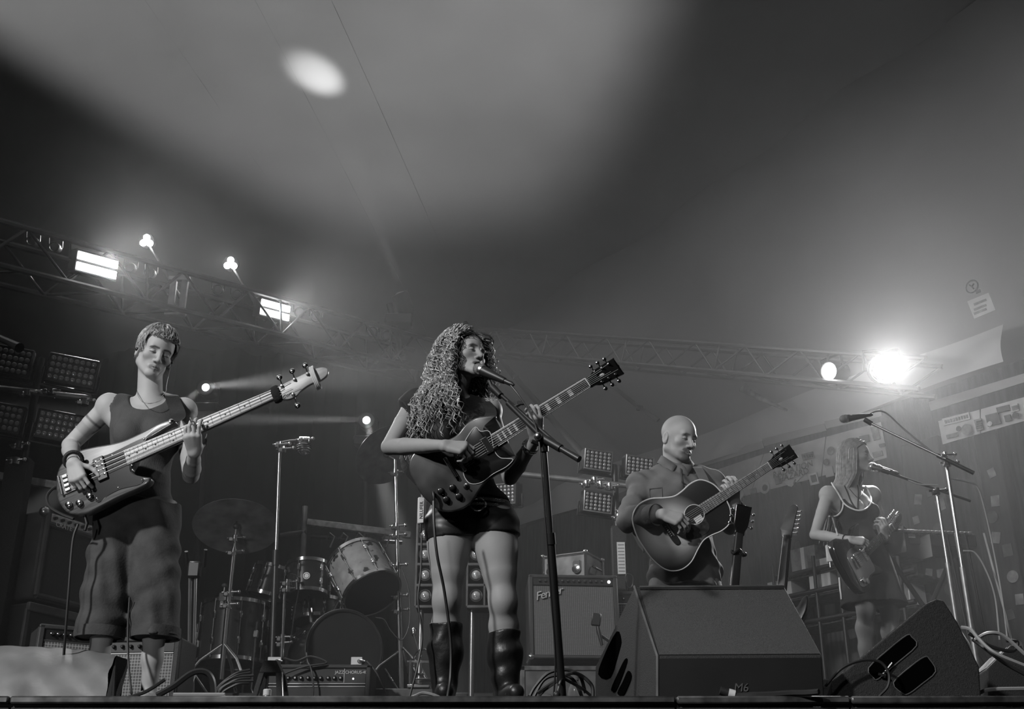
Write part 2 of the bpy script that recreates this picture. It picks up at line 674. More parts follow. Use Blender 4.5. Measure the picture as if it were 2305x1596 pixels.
    def obj(s, name, m, parent, tint=None, keep=None):
        P, F = s.grid()
        T = np.array(chain_matrix(parent).inverted())
        Q = P @ T[:3, :3].T + T[:3, 3]
        me = bpy.data.meshes.new(name)
        me.vertices.add(len(Q))
        me.vertices.foreach_set('co', Q.astype(np.float32).ravel())
        me.loops.add(F.size)
        me.loops.foreach_set('vertex_index', F.astype(np.int32).ravel())
        me.polygons.add(len(F))
        me.polygons.foreach_set('loop_start', np.arange(0, F.size, 4, dtype=np.int32))
        me.polygons.foreach_set('use_smooth', np.ones(len(F), bool))
        me.update(calc_edges=True)
        if tint is not None:
            t = tint(P).astype(np.float32)
            at_ = me.color_attributes.new('tint', 'FLOAT_COLOR', 'POINT')
            at_.data.foreach_set('color', np.stack([t, t, t, np.ones_like(t)], 1).ravel())
        return part(name, me, m, parent)


def hit(F, px, py, y0, y1, lift=0.004):
    """first point of a field's surface along the line of sight through a photo pixel"""
    for y in np.arange(y0, y1, 0.003):
        p = at(px, py, float(y))
        ix = [int(np.searchsorted(F.ax[k], p[k])) for k in range(3)]
        if all(0 < ix[k] < len(F.ax[k]) for k in range(3)) and F.f[ix[0], ix[1], ix[2]] < lift:
            return p
    return at(px, py, (y0 + y1) / 2)


def head_frame(c, yaw, pitch, roll=0):
    """yaw: towards the picture's right from facing the lens; pitch: downwards"""
    f = V((math.sin(R(yaw)) * math.cos(R(pitch)), -math.cos(R(yaw)) * math.cos(R(pitch)), -math.sin(R(pitch))))
    u = V((0, 0, 1))
    u = (u - f * u.dot(f)).normalized()
    u = Matrix.Rotation(R(roll), 3, f) @ u
    r = f.cross(u)
    m = Matrix.Identity(4)
    for i in range(3):
        m[i][0], m[i][1], m[i][2], m[i][3] = r[i], f[i], u[i], c[i]
    return m


def head(F, H, s=1.0, mouth=0.0, male=False, lids=0.6):
    """a head in its own frame H (x right, y forward, z up, origin between the eyes' depth and the skull centre)"""
    A = np.array(H.to_3x3())
    A = A / np.linalg.norm(A, axis=0)

    def p(x, y, z):
        return H @ V((x * s, y * s, z * s))

    def E(c, r, k=0.012, sub=False):
        F.ell(p(*c), [q * s for q in r], A, k * s, sub)

    def C(a, b, ra, rb, k=0.008, sub=False):
        F.cap(p(*a), p(*b), ra * s, rb * s, k * s, sub)
    jw = 0.056 if male else 0.050
    E((0, -0.012, 0.045), (0.076, 0.096, 0.084), 0.02)               # skull
    E((0, 0.022, 0.028), (0.066, 0.070, 0.072), 0.02)                # forehead
    E((0, 0.030, -0.030), (0.057, 0.056, 0.070), 0.02)               # face
    for e in (-1, 1):
        C((e * jw, -0.012, -0.058), (e * 0.018, 0.066, -0.100), 0.017, 0.015, 0.02)   # jaw
        C((e * 0.062, -0.010, 0.0), (e * jw, -0.010, -0.055), 0.014, 0.014, 0.02)
        E((e * 0.043, 0.058, -0.022), (0.022, 0.018, 0.018), 0.02)   # cheekbone
    E((0, 0.074, -0.100), (0.022, 0.018, 0.017), 0.018)              # chin
    E((0, 0.062, -0.066), (0.034, 0.024, 0.030), 0.016)              # muzzle
    if mouth:
        E((0, 0.076, -0.106), (0.02, 0.016, 0.016), 0.014)
    C((-0.038, 0.074, 0.020), (0.038, 0.074, 0.020), 0.013, 0.013, 0.016)             # brow
    for e in (-1, 1):
        E((e * 0.031, 0.096, 0.000), (0.020, 0.019, 0.0135), 0.014, True)             # socket
        E((e * 0.031, 0.071, -0.001), (0.0145, 0.0145, 0.0130), 0.003)                # eyeball under the lid
        C((e * 0.020, 0.0865, -0.0055), (e * 0.044, 0.0800, -0.0045), 0.0016, 0.0012, 0.002, True)   # lid line
    C((0, 0.084, 0.012), (0, 0.106, -0.034), 0.0075, 0.0100, 0.012)                   # nose
    E((0, 0.104, -0.037), (0.0115, 0.0115, 0.0095), 0.008)
    for e in (-1, 1):
        E((e * 0.0125, 0.094, -0.040), (0.0085, 0.011, 0.0080), 0.006)
        E((e * 0.0065, 0.100, -0.0475), (0.0035, 0.0055, 0.0040), 0.003, True)
    g_ = 0.010 * mouth
    C((-0.025, 0.077, -0.069 + g_ * .3), (0, 0.0885, -0.0640 + g_ * .5), 0.0040, 0.0056, 0.009)   # lips
    C((0.025, 0.077, -0.069 + g_ * .3), (0, 0.0885, -0.0640 + g_ * .5), 0.0040, 0.0056, 0.009)
    C((-0.020, 0.079, -0.0735 - g_), (0, 0.0870, -0.0775 - g_ * 1.4), 0.0042, 0.0062, 0.009)
    C((0.020, 0.079, -0.0735 - g_), (0, 0.0870, -0.0775 - g_ * 1.4), 0.0042, 0.0062, 0.009)
    if mouth:
        E((0, 0.088, -0.0705 - g_ * .5), (0.016, 0.030, 0.0095 * mouth), 0.005, True)
    else:
        E((0, 0.094, -0.0706), (0.023, 0.008, 0.0014), 0.003, True)
    for e in (-1, 1):                                                # ears
        E((e * 0.079, -0.016, -0.008), (0.0075, 0.019, 0.031), 0.006)
        E((e * 0.0880, -0.010, -0.004), (0.0085, 0.0125, 0.0200), 0.004, True)
        E((e * 0.080, -0.010, -0.032), (0.007, 0.010, 0.010), 0.006)


def hand(F, W, fwd, back, curls, thumb, s=1.0, side=1, spread=4.0, r0=0.0085):
    """W wrist, fwd along the palm, back: out of the back of the hand, side: which way the thumb lies; returns finger tips"""
    fwd = V(fwd).normalized()
    back = V(back)
    back = (back - fwd * back.dot(fwd)).normalized()
    sd = fwd.cross(back) * side
    W = V(W)
    ln = [(0.042, 0.026, 0.020), (0.046, 0.030, 0.021), (0.043, 0.028, 0.021), (0.034, 0.021, 0.019)]
    ox = [0.029, 0.0095, -0.010, -0.028]
    fy = [0.086, 0.090, 0.086, 0.077]
    tips = []
    for i in range(4):
        kn = W + (fwd * fy[i] + sd * ox[i] + back * (0.004 - 0.002 * abs(i - 1))) * s
        F.cap(W + (sd * ox[i] * 0.55 + fwd * 0.004) * s, kn, 0.0135 * s, 0.0112 * s, 0.014 * s)
        F.cap(W + (sd * ox[i] * 0.7 + fwd * 0.03 - back * 0.006) * s, kn - back * 0.006 * s, 0.0125 * s, 0.0095 * s, 0.012 * s)
        sp = R(spread * (1.2 - 0.8 * i))
        f2 = fwd * math.cos(sp) + sd * math.sin(sp)
        a, q = 0.0, kn
        for j in range(3):
            a += R(curls[i][j])
            d = f2 * math.cos(a) - back * math.sin(a)
            n_ = q + d * ln[i][j] * s
            ra = (r0 + 0.0008 - 0.0009 * j) * (0.88 if i == 3 else 1) * s
            F.cap(q, n_, ra, ra - 0.0008 * s, 0.0035 * s)
            q = n_
        tips.append(q)
    t0 = W + (fwd * 0.022 + sd * 0.020 - back * 0.006) * s
    F.cap(W, t0, 0.017 * s, 0.016 * s, 0.014 * s)
    q = t0
    for j, (a, b, c) in enumerate(thumb):
        d = (fwd * a + sd * b - back * c).normalized()
        n_ = q + d * (0.044, 0.032, 0.027)[j] * s
        ra = (0.0140, 0.0108, 0.0098)[j] * s
        F.cap(q, n_, ra, (0.0108, 0.0098, 0.0080)[j] * s, 0.006 * s)
        q = n_
    tips.append(q)
    return tips


def basis(right, up):
    """axes as columns: picture-right side of the body, its back, up"""
    u = V(up).normalized()
    r = V(right)
    r = (r - u * r.dot(u)).normalized()
    b = u.cross(r)
    return np.array([[r[i], b[i], u[i]] for i in range(3)])


def torso(F, J, g=0.0, male=False, k=0.05, w=1.0, waist=1.0):
    """J: pelvis, chest, neck, sl, sr (picture-left and picture-right shoulders), hl, hr"""
    up = J['neck'] - J['pelvis']
    A = basis((J['sr'] - J['sl']) + (J['hr'] - J['hl']) * 0.6, up)
    Ap = basis(J['hr'] - J['hl'], up)
    Ac = basis(J['sr'] - J['sl'], up)
    b = V(Ac[:, 1])
    u = V(A[:, 2])
    pe, ch = J['pelvis'], J['chest']
    mid = pe * 0.45 + ch * 0.55
    F.ell(ch, (0.145 * w + g, 0.098 + g, 0.165 + g), Ac, k)
    F.ell(mid - u * 0.05, (0.118 * w * waist + g, 0.088 + g, 0.15 + g), A, k)
    F.ell(pe, (0.158 * w + g, 0.108 + g, 0.115 + g), Ap, k)
    F.ell(pe + V(Ap[:, 1]) * 0.03 - u * 0.03, (0.140 * w + g, 0.098 + g, 0.10 + g), Ap, k)
    for e in ('sl', 'sr'):
        F.cap(J['neck'] - u * 0.035 + b * 0.015, J[e], 0.050 + g, 0.052 + g, 0.04)
        F.cap(ch + (J[e] - J['neck']) * 0.3 + u * 0.05, J[e] - u * 0.03, 0.075 + g, 0.045 + g, 0.04)
    if not male:
        r = V(Ac[:, 0])
        for e in (-1, 1):
            F.ell(ch + r * 0.065 * e - b * 0.078 - u * 0.015, (0.058 + g, 0.045 + g, 0.058 + g), Ac, 0.03)
    else:
        F.ell(ch - b * 0.03 + u * 0.02, (0.14 + g, 0.085 + g, 0.10 + g), Ac, 0.04)


def neck(F, J, H, s=1.0, g=0.0):
    a = J['neck'] + V((0, 0, -0.02))
    b = H @ V((0, -0.022, -0.05))
    F.cap(a, b, 0.057 * s + g, 0.050 * s + g, 0.035)
    F.cap(a, b, 0.052 * s + g, 0.052 * s + g, 0.03)


def arm(F, S, E, W, s=1.0, g=0.0, k=0.02):
    F.ell(S, (0.054 * s + g,) * 3, None, 0.03)
    F.chain([S, S * 0.55 + E * 0.45, E], [0.047 * s + g, 0.043 * s + g, 0.036 * s + g], 0.006)
    F.chain([E, E * 0.7 + W * 0.3, E * 0.3 + W * 0.7, W], [0.036 * s + g, 0.039 * s + g, 0.031 * s + g, 0.024 * s + g], 0.006)


def leg(F, H_, K, A_, s=1.0, g=0.0, foot=None, k=0.03):
    F.chain([H_, H_ * 0.6 + K * 0.4, K], [0.088 * s + g, 0.074 * s + g, 0.053 * s + g], k)
    F.ell(K + V((0, -0.012, 0)), (0.046 * s + g, 0.05 * s + g, 0.055 * s + g), None, 0.03)
    b = V((0, 0.022, 0))
    F.chain([K, K * 0.7 + A_ * 0.3 + b, K * 0.35 + A_ * 0.65 + b * 0.6, A_], [0.048 * s + g, 0.055 * s + g, 0.042 * s + g, 0.034 * s + g], k)
    if foot is not None:
        d = V(foot).normalized()
        F.cap(A_ + V((0, 0, -0.045)) - d * 0.035, A_ + V((0, 0, -0.05)) + d * 0.13, 0.036, 0.030, 0.03)


def face_tint(H, s=1.0, brow=0.35, lip=0.62, lash=0.25, beard=0.0, scalp=0.0, bands=()):
    Hi = np.array(H.inverted())

    def fn(P):
        Q = (P @ Hi[:3, :3].T + Hi[:3, 3]) / s
        x, y, z = np.abs(Q[:, 0]), Q[:, 1], Q[:, 2]
        t = np.ones(len(P))

        def blot(d, v):
            return 1 - (1 - v) * np.clip(1.2 - d, 0, 1) ** 0.7
        fr = (y > 0.05) & (y < 0.13) & (x < 0.09) & (np.abs(z) < 0.13)
        bz = 0.0180 + 0.12 * x - 0.55 * np.maximum(x - 0.034, 0)
        d = np.abs(z - bz) / np.maximum(0.0050 - 0.04 * np.maximum(x - .03, 0), 0.002) + np.maximum(np.maximum(0.012 - x, x - 0.050), 0) / 0.004
        t = np.where(fr, t * blot(d, brow), t)
        d = np.sqrt((x / 0.026) ** 2 + ((z + 0.0705) / 0.0125) ** 2)
        t = np.where(fr & (y > 0.072), t * np.where(d < 1, lip, np.clip(lip + (d - 1) * 3, lip, 1)), t)
        d = np.abs(z + 0.0055 - 0.02 * (x - 0.031)) / 0.0024 + np.maximum(np.abs(x - 0.032) - 0.0135, 0) / 0.003
        t = np.where(fr, t * blot(d, lash), t)
        if beard:
            bd = np.clip((-0.060 - z) / 0.012, 0, 1) * np.clip((y + 0.02) / 0.03, 0, 1) * (0.22 + 0.78 * np.clip((0.044 - x) / 0.014, 0, 1) * np.clip((y - .035) / .02, 0, 1))
            mo = np.clip(1.6 - (np.abs(z + 0.0545 + 0.25 * x) / 0.009 + np.maximum(x - 0.029, 0) / 0.005), 0, 1)
            lp = np.sqrt((x / 0.022) ** 2 + ((z + 0.0735) / 0.007) ** 2) < 1
            jaw = np.clip((0.105 - np.sqrt(x ** 2 * 1.4 + (z + 0.0) ** 2)) / 0.05, 0, 1)
            full = np.clip((z + 0.135) / 0.01, 0, 1)
            m_ = np.clip(np.maximum(bd * full, mo * (y > 0.06)), 0, 1) * np.where(lp, 0.6, 1)
            t = t * (1 - (1 - beard) * m_)
        if scalp:
            hl = 0.062 + 0.9 * np.maximum(x - 0.045, 0) * 0 - 0.55 * np.clip(0.055 - y, 0, 0.11)
            m_ = np.clip((z - hl) / 0.035, 0, 1)
            t = t * (1 - (1 - scalp) * m_)
        for a, b, c0, c1, v in bands:
            ab = np.array(b - a)
            q = ((P - np.array(a)) @ ab) / (ab @ ab)
            rr = np.linalg.norm(P - np.array(a) - q[:, None] * ab, axis=1)
            e_ = np.clip(np.minimum(q - c0, c1 - q) / .025, 0, 1) * (rr < 0.075)
            t = t * (1 - (1 - v) * e_)
        return t
    return fn


def locks(H, n, roots, path, r, seg, sides=4, seed=1):
    """hair as many tapering locks: roots(rng) -> start point, path(start, rng, seg) -> list of points, all in world space"""
    rg = np.random.default_rng(seed)
    mb = MB()
    for i in range(n):
        p0 = roots(rg, i)
        if p0 is None:
            continue
        pts = path(p0, rg, i)
        if pts is None or len(pts) < 3:
            continue
        m = len(pts)
        rr = r * rg.uniform(0.7, 1.25)
        mb.tube(pts, [rr * (0.75 + 0.5 * math.sin(math.pi * min(1, 0.15 + k / m))) * (1 if k < m - 2 else (0.55 if k == m - 2 else 0.12)) for k in range(m)], sides)
    return mb

# ================================================================ guitars
M['bass_wood'] = mat('dark_stained_ash', 0.065, 0.34, var=0.5, scale=9, stretch=(1.2, 14, 4), coat=0.5)
M['sg_finish'] = mat('worn_dark_mahogany', 0.055, 0.25, var=0.75, scale=7, coat=0.6)
M['maple'] = mat('pale_maple', 0.24, 0.38, var=0.12, scale=10, stretch=(1, 12, 1))
M['rosewood'] = mat('dark_rosewood', 0.025, 0.45)
M['guard'] = mat('black_pickguard', 0.010, 0.16, coat=0.4)
M['gloss_black'] = mat('gloss_black', 0.008, 0.18, coat=0.5)
M['pearl'] = mat('pearl_inlay', 0.55, 0.3, var=0.25, scale=60)
M['binding'] = mat('cream_binding', 0.62, 0.4, var=0.05)
M['string'] = mat('wound_string', 0.25, 0.45, 0.8)
M['strap'] = mat('black_strap', 0.018, 0.6, bump=0.3)
M['rose_board'] = mat('grey_brown_rosewood', 0.22, 0.5, var=0.3, scale=20)
M['back_wood'] = mat('dark_neck_wood', 0.02, 0.35, coat=0.3)


def sunburst():
    m = mat('sunburst_spruce', 0.3, 0.3, coat=0.4)
    nt = m.node_tree
    b = nt.nodes['Principled BSDF']
    tc = nt.nodes.new('ShaderNodeTexCoord')
    mp = nt.nodes.new('ShaderNodeMapping')
    mp.inputs['Location'].default_value = (0.03, 0, 0)
    mp.inputs['Scale'].default_value = (1 / 0.21, 1 / 0.19, 1)
    nt.links.new(tc.outputs['Object'], mp.inputs[0])
    gr = nt.nodes.new('ShaderNodeTexGradient')
    gr.gradient_type = 'SPHERICAL'
    nt.links.new(mp.outputs[0], gr.inputs[0])
    rp = nt.nodes.new('ShaderNodeValToRGB')
    e = rp.color_ramp.elements
    e[0].position, e[0].color = 0.0, (0.02, 0.02, 0.02, 1)
    e[1].position, e[1].color = 0.6, (0.62, 0.62, 0.62, 1)
    n_ = e.new(0.22)
    n_.color = (0.17, 0.17, 0.17, 1)
    nt.links.new(gr.outputs[0], rp.inputs[0])
    nt.links.new(rp.outputs[0], b.inputs['Base Color'])
    return m


M['sunburst'] = sunburst()

OUT_BASS = [(-.047, -.015), (-.043, -.075), (-.015, -.125), (.04, -.150), (.11, -.148), (.18, -.142), (.25, -.142), (.30, -.138), (.318, -.120), (.29, -.100), (.262, -.077), (.256, -.052), (.275, -.033),
            (.33, .033), (.37, .042), (.43, .052), (.468, .060), (.462, .078), (.41, .086), (.34, .080), (.26, .078), (.20, .088), (.14, .104), (.08, .114), (.02, .104), (-.025, .065)]
OUT_SG = [(-.203, .03), (-.205, -.03), (-.187, -.10), (-.15, -.147), (-.10, -.168), (-.05, -.168), (-.005, -.147), (.035, -.130), (.09, -.124), (.15, -.128), (.20, -.114), (.214, -.097), (.187, -.086), (.157, -.072), (.140, -.052), (.145, -.030),
          (.15, .030), (.155, .055), (.172, .072), (.213, .077), (.230, .088), (.205, .108), (.15, .130), (.10, .127), (.05, .110), (.0, .114), (-.06, .132), (-.12, .146), (-.17, .127), (-.196, .085)]
OUT_ACO = [(-.165, 0), (-.160, -.08), (-.130, -.160), (-.070, -.200), (.0, -.197), (.07, -.160), (.12, -.138), (.17, -.138), (.23, -.147), (.285, -.135), (.325, -.085), (.338, -.03),
           (.338, .03), (.325, .085), (.285, .135), (.23, .147), (.17, .138), (.12, .138), (.07, .160), (.0, .197), (-.07, .200), (-.13, .160), (-.16, .08)]
OUT_OFF = [(-.125, .02), (-.125, -.06), (-.10, -.13), (-.05, -.165), (.01, -.165), (.07, -.135), (.12, -.122), (.17, -.135), (.22, -.150), (.25, -.140), (.235, -.115), (.20, -.085), (.19, -.055), (.195, -.029),
           (.20, .029), (.205, .07), (.235, .10), (.285, .125), (.285, .148), (.22, .150), (.15, .130), (.09, .125), (.03, .145), (-.03, .17), (-.08, .155), (-.112, .1)]


def tapered(x0, w0, x1, w1, z0, z1, mb=None, r=0.003):
    mb = mb or MB()
    return mb.slab([(x0, -w0 / 2), (x1, -w1 / 2), (x1, w1 / 2), (x0, w0 / 2)], z0, z1, r)


def peg(x, y, z, sgn, ln=0.018, r=0.0085, mb=None, post=True):
    """machine head: post through the head and a key at its side"""
    mb = mb or MB()
    if post:
        mb.lathe([(0.0045, 0), (0.0045, 0.011), (0.0035, 0.013)], 8, Matrix.Translation((x, y - sgn * 0.012, z)))
        mb.lathe([(0.0075, -0.001), (0.0075, 0.003), (0.004, 0.004)], 10, Matrix.Translation((x, y - sgn * 0.012, z)))
    mb.tube([(x, y - sgn * 0.006, z - 0.008), (x, y + sgn * ln, z - 0.008)], 0.003, 6)
    mb.ball((x, y + sgn * (ln + r * 0.6), z - 0.008), (r * 0.95, r, 0.0045), None, 10, 6)
    return mb


def guitar(name, label, P, Q, Z, L, outline, th, w0, w1, nfr, strings, body_mat, board_mat, head_kind, inlay, group=None, rim=0.008, deep=None, joint=0.28):
    """P bridge, Q nut (world points); L scale length before scaling; outline in metres about the bridge"""
    P, Q = V(P), V(Q)
    s = (Q - P).length / L
    T = frame(P, Q - P, Z) @ Matrix.Scale(s, 4)
    t = thing(name, label, 'guitar', T, group)
    oc = spline(outline, 5, True)
    body = part('body', MB().slab(oc, -th, 0, rim), body_mat, t, True, ang=60)
    part('neck', tapered(joint - .06, w1 * .96, L + .012, w0 * .98, -.021, -.0005, r=.009), M['maple'] if board_mat is M['maple'] else M['back_wood'], t, True, ang=60)
    x_end = L * 2 ** (-(nfr + .6) / 12)
    we = w0 + (w1 - w0) * (L - x_end) / (L - joint)
    fb = part('fretboard', tapered(x_end, we, L, w0, 0, .006, r=.0015), board_mat, t, True)
    fm = MB().tube([(0, -.5, 0), (0, .5, 0)], 0.0013, 6).mesh('fret')
    fm.materials.append(M['steel'])
    for n in range(1, nfr + 1):
        x = L * 2 ** (-n / 12)
        wd = w0 + (w1 - w0) * (L - x) / (L - joint)
        put('fret', fm, Matrix.Translation((x, 0, .0062)) @ Matrix.Diagonal((1.2, wd * .98, 1, 1)), fb)
    part('nut', MB().box((L + .0015, 0, .004), (.004, w0, .01), b=.001), M['binding'], t, True)
    if inlay == 'block':
        bm = MB().box((0, 0, 0), (1, 1, .001), b=.0001).mesh('inlay')
        bm.materials.append(M['pearl'])
    elif inlay:
        bm = MB().lathe([(.0036, 0), (.0036, .0006)], 10).mesh('inlay')
        bm.materials.append(M['ink'] if inlay == 'dark' else M['pearl'])
    for n in (3, 5, 7, 9, 12, 15, 17, 19, 21) if inlay else ():
        if n > nfr or (n == 1 and inlay != 'block'):
            continue
        xa, xb = L * 2 ** (-(n - 1) / 12), L * 2 ** (-n / 12)
        x = (xa + xb) / 2
        wd = w0 + (w1 - w0) * (L - x) / (L - joint)
        if inlay == 'block':
            put('inlay', bm, Matrix.Translation((x, 0, .0062)) @ Matrix.Diagonal(((xa - xb) * .62, wd * .62, 1, 1)), fb)
        elif n == 12:
            for e in (-1, 1):
                put('inlay', bm, Matrix.Translation((x, e * wd * .24, .006)), fb)
        else:
            put('inlay', bm, Matrix.Translation((x, 0, .006)), fb)
    x = L
    hm = body_mat if head_kind in ('dark33', 'plain33') else board_mat
    if head_kind == 'ray':
        o = [(x, -w0 / 2), (x + .02, -w0 / 2 - .004), (x + .05, -w0 / 2 - .022), (x + .085, -.043), (x + .11, -.030), (x + .14, -.022), (x + .165, -.020), (x + .195, -.022), (x + .225, -.012), (x + .235, .012), (x + .215, .030), (x + .18, .036), (x + .12, .033), (x + .06, .030), (x + .02, .024), (x, w0 / 2)]
        hd = part('headstock', MB().slab(spline(o, 4, True), -.018, -.003, .004), M['maple'], t, True)
        for px_, py_, sg in ((x + .045, .036, 1), (x + .10, .040, 1), (x + .155, .040, 1), (x + .075, -.050, -1)):
            part('tuner', peg(px_, py_ - sg * .004, -.003, sg, .026, .013), M['chrome'], t, True)
    elif head_kind in ('33', 'dark33', 'plain33'):
        o = [(x + .004, -w0 / 2), (x + .03, -w0 / 2 - .004), (x + .055, -.036), (x + .10, -.039), (x + .15, -.041), (x + .165, -.040), (x + .158, -.018), (x + .166, 0), (x + .158, .018), (x + .165, .040), (x + .15, .041), (x + .10, .039), (x + .055, .036), (x + .03, w0 / 2 + .004), (x + .004, w0 / 2)]
        Tn = Matrix.Translation((x, 0, 0)) @ Matrix.Rotation(R(12), 4, 'Y') @ Matrix.Translation((-x, 0, 0))
        hd = part('headstock', MB().slab(spline(o, 3, True), -.016, -.001, .003, Tn), M['gloss_black'], t, True)
        for i in range(3):
            for e in (-1, 1):
                mb = peg(x + .058 + .035 * i, e * .039, -.001, e, .012, .010)
                mb.v = [tuple(Tn @ V(v)) for v in mb.v]
                part('tuner', mb, M['chrome'], t, True)
        part('emblem', MB().lathe([(.008, 0), (.006, .0008)], 6, Tn @ Matrix.Translation((x + .075, 0, -.001)) @ Matrix.Diagonal((1.6, .9, 1, 1))), M['pearl'], hd, True)
        letters('Gibson' if head_kind == 'dark33' else '', Tn @ Matrix.Translation((x + .135, 0, -.0005)) @ rotz(-math.pi / 2), .018, M['pearl'], hd) if head_kind == 'dark33' else None
    else:
        o = [(x, -w0 / 2), (x + .03, -.030), (x + .05, -.040), (x + .075, -.030), (x + .13, -.016), (x + .175, -.004), (x + .195, .018), (x + .185, .040), (x + .165, .042), (x + .10, .036), (x + .03, .028), (x, w0 / 2)]
        hd = part('headstock', MB().slab(spline(o, 4, True), -.018, -.003, .003), board_mat, t, True)
        for i in range(6):
            part('tuner', peg(x + .03 + .025 * i, .032 + .002 * i, -.003, 1, .012, .008), M['chrome'], t, True)
    # strings
    for i in range(strings):
        f_ = (i - (strings - 1) / 2) / (strings - 1)
        ln = .95 if head_kind != 'ray' else .9
        pts = [(-.006, f_ * w1 * ln, .013), (L, f_ * w0 * .8, .0085), (L + .05 + .03 * abs(i - strings / 2), f_ * w0 * 1.0, .002)]
        part('string', MB().tube(pts, (.0012 if strings == 4 else .0009) * (1.15 - .3 * (f_ < 0) - .2 * abs(f_)), 5), M['string'], t, True)
    return t, s, T


def strap(T, pts, w, parent, name='strap', m=None):
    """a flat band through world points with world normals"""
    g = []
    cs = spline([tuple(p) for p, n in pts], 8)
    ns = spline([tuple(V(n).normalized()) for p, n in pts], 8)
    for i, p in enumerate(cs):
        p = V(p)
        d = V(cs[min(i + 1, len(cs) - 1)]) - V(cs[max(i - 1, 0)])
        n = V(ns[i]).normalized()
        sd = d.cross(n).normalized() * w / 2
        g.append([p - sd + n * .0015, p + sd + n * .0015, p + sd - n * .0015, p - sd - n * .0015, p - sd + n * .0015])
    return part(name, MB().sheet(g), m or M['strap'], parent)


def knob(T, x, y, r=.010, h=.014, top=None, parent=None, cap=None):
    k = part('knob', MB().lathe([(r * 1.25, 0), (r * 1.25, .002), (r, .004), (r * .96, h), (r * .8, h + .001)], 16, Matrix.Translation((x, y, 0))), top or M['chrome'], parent, True)
    if cap:
        part('knob_top', MB().lathe([(r * .8, h), (r * .75, h + .0025), (r * .5, h + .003)], 14, Matrix.Translation((x, y, 0))), cap, k, True)
    return k


# ---- bass guitar of the player in the tank top
bassP, bassQ = at(150, 1089, 4.92), at(614, 889, 4.80)
t, s_, T = guitar('bass_guitar', 'four-string bass guitar with stained wood body and pale maple neck', bassP, bassQ, (0.12, -1, 0.12), .864, OUT_BASS, .043, .042, .066, 21, 4, M['bass_wood'], M['maple'], 'ray', 'dark', joint=.27)
bass, TB, SB = t, T, s_
part('pickguard', MB().slab(spline([(.095, .018), (.135, .046), (.20, .044), (.30, .050), (.345, .048), (.335, .034), (.275, .0), (.250, -.052), (.262, -.085), (.292, -.112), (.270, -.128), (.20, -.114), (.14, -.118), (.10, -.128), (.085, -.08), (.085, -.02)], 4, True), 0, .0025, .001), M['guard'], t, True)
pk = part('pickup', MB().box((.145, -.002, .006), (.042, .10, .012), b=.006), M['black'], t, True)
for i in range(4):
    for e in (-1, 1):
        part('pole_piece', MB().lathe([(.0046, .010), (.0046, .0135), (.003, .0138)], 10, Matrix.Translation((.145 + e * .011, (i - 1.5) * .021, 0))), M['chrome'], pk, True)
br = part('bridge', MB().box((.005, 0, .003), (.06, .085, .005), b=.002).box((-.022, 0, .007), (.008, .085, .014), b=.002), M['chrome'], t, True)
for i in range(4):
    part('saddle', MB().box((.003, (i - 1.5) * .0195, .009), (.022, .013, .008), b=.002), M['steel'], br, True)
for kx, ky in ((.078, -.094), (.033, -.103), (-.008, -.092)):
    knob(T, kx, ky, .0115, .017, M['chrome'], t)
for sx, sy in ((.105, .022), (.20, .034), (.335, .044), (.262, -.04), (.285, -.116), (.19, -.106), (.10, -.112), (.092, -.05)):
    part('screw', MB().lathe([(.0038, .002), (.003, .005), (.001, .0055)], 8, Matrix.Translation((sx, sy, 0))), M['chrome'], t, True)
part('string_damper', MB().lathe([(.036, -.012), (.040, -.004), (.040, .010), (.036, .016)], 20, Matrix.Translation((.875, 0, -.008)) @ Matrix.Rotation(math.pi / 2, 4, 'Y') @ Matrix.Diagonal((.55, .95, 1.1, 1))), mat('black_fuzz', .01, .95, bump=1, bscale=120), t, True)
tr_ = MB()
for k in range(3):
    tr_.tube([(1.035 + .006 * k + .01 * math.cos(a) * 0, .050 * math.sin(a), -.010 + .030 * math.cos(a)) for a in np.linspace(0, 2 * math.pi, 25)[:-1]], .0035, 6, True)
part('tape_ring', tr_, M['white'], t, True)
letters('Cort', Matrix.Translation((.915, -.026, -.0025)) @ rotz(R(4)), .020, M['ink'], t, shear=.3)
jack = part('plug', MB().tube([T @ V((.03, -.145, -.022)), T @ V((.03, -.18, -.025)), T @ V((.015, -.205, -.025))], [.006, .008, .006], 10), M['black'], t)

# ---- electric guitar of the singer
sgP, sgQ = at(1036, 1041, 4.79), at(1322, 862, 4.72)
t, s_, T = guitar('electric_guitar', 'worn dark double-horned electric guitar held by the singer', sgP, sgQ, (0.10, -1, 0.0), .628, OUT_SG, .034, .042, .055, 22, 6, M['sg_finish'], M['rosewood'], '33', 'block', joint=.15)
sg, TS = t, T
fbb = [o for o in t.children if o.name.startswith('fretboard')][0]
for e in (-1, 1):
    part('binding', MB().tube([(.17, e * .0285, .004), (.628, e * .0215, .004)], .0022, 6), M['binding'], fbb, True)
pg = [(.171, .043), (.140, .067), (.132, .094), (.092, .081), (.04, .052), (-.013, .022), (-.007, -.026), (-.017, -.065), (-.010, -.100), (.03, -.120), (.09, -.116), (.15, -.120), (.19, -.110), (.172, -.092), (.150, -.073), (.146, -.034)]
pgo = spline(pg, 4, True)
gd = part('pickguard', MB().slab(pgo, 0, .0025, .0008), M['guard'], t, True)
part('pickguard_edge', MB().tube([(p[0], p[1], .0016) for p in pgo], .0017, 5, True), M['binding'], gd, True)
for xx, mm in ((.130, M['chrome']), (.034, M['gloss_black'])):
    pk = part('pickup', MB().box((xx, 0, .006), (.038, .070, .014), b=.003), mm, t, True)
    for i in range(6):
        part('pole_piece', MB().lathe([(.0025, .012), (.0025, .0142)], 8, Matrix.Translation((xx - .01, (i - 2.5) * .0102, 0))), M['steel'], pk, True)
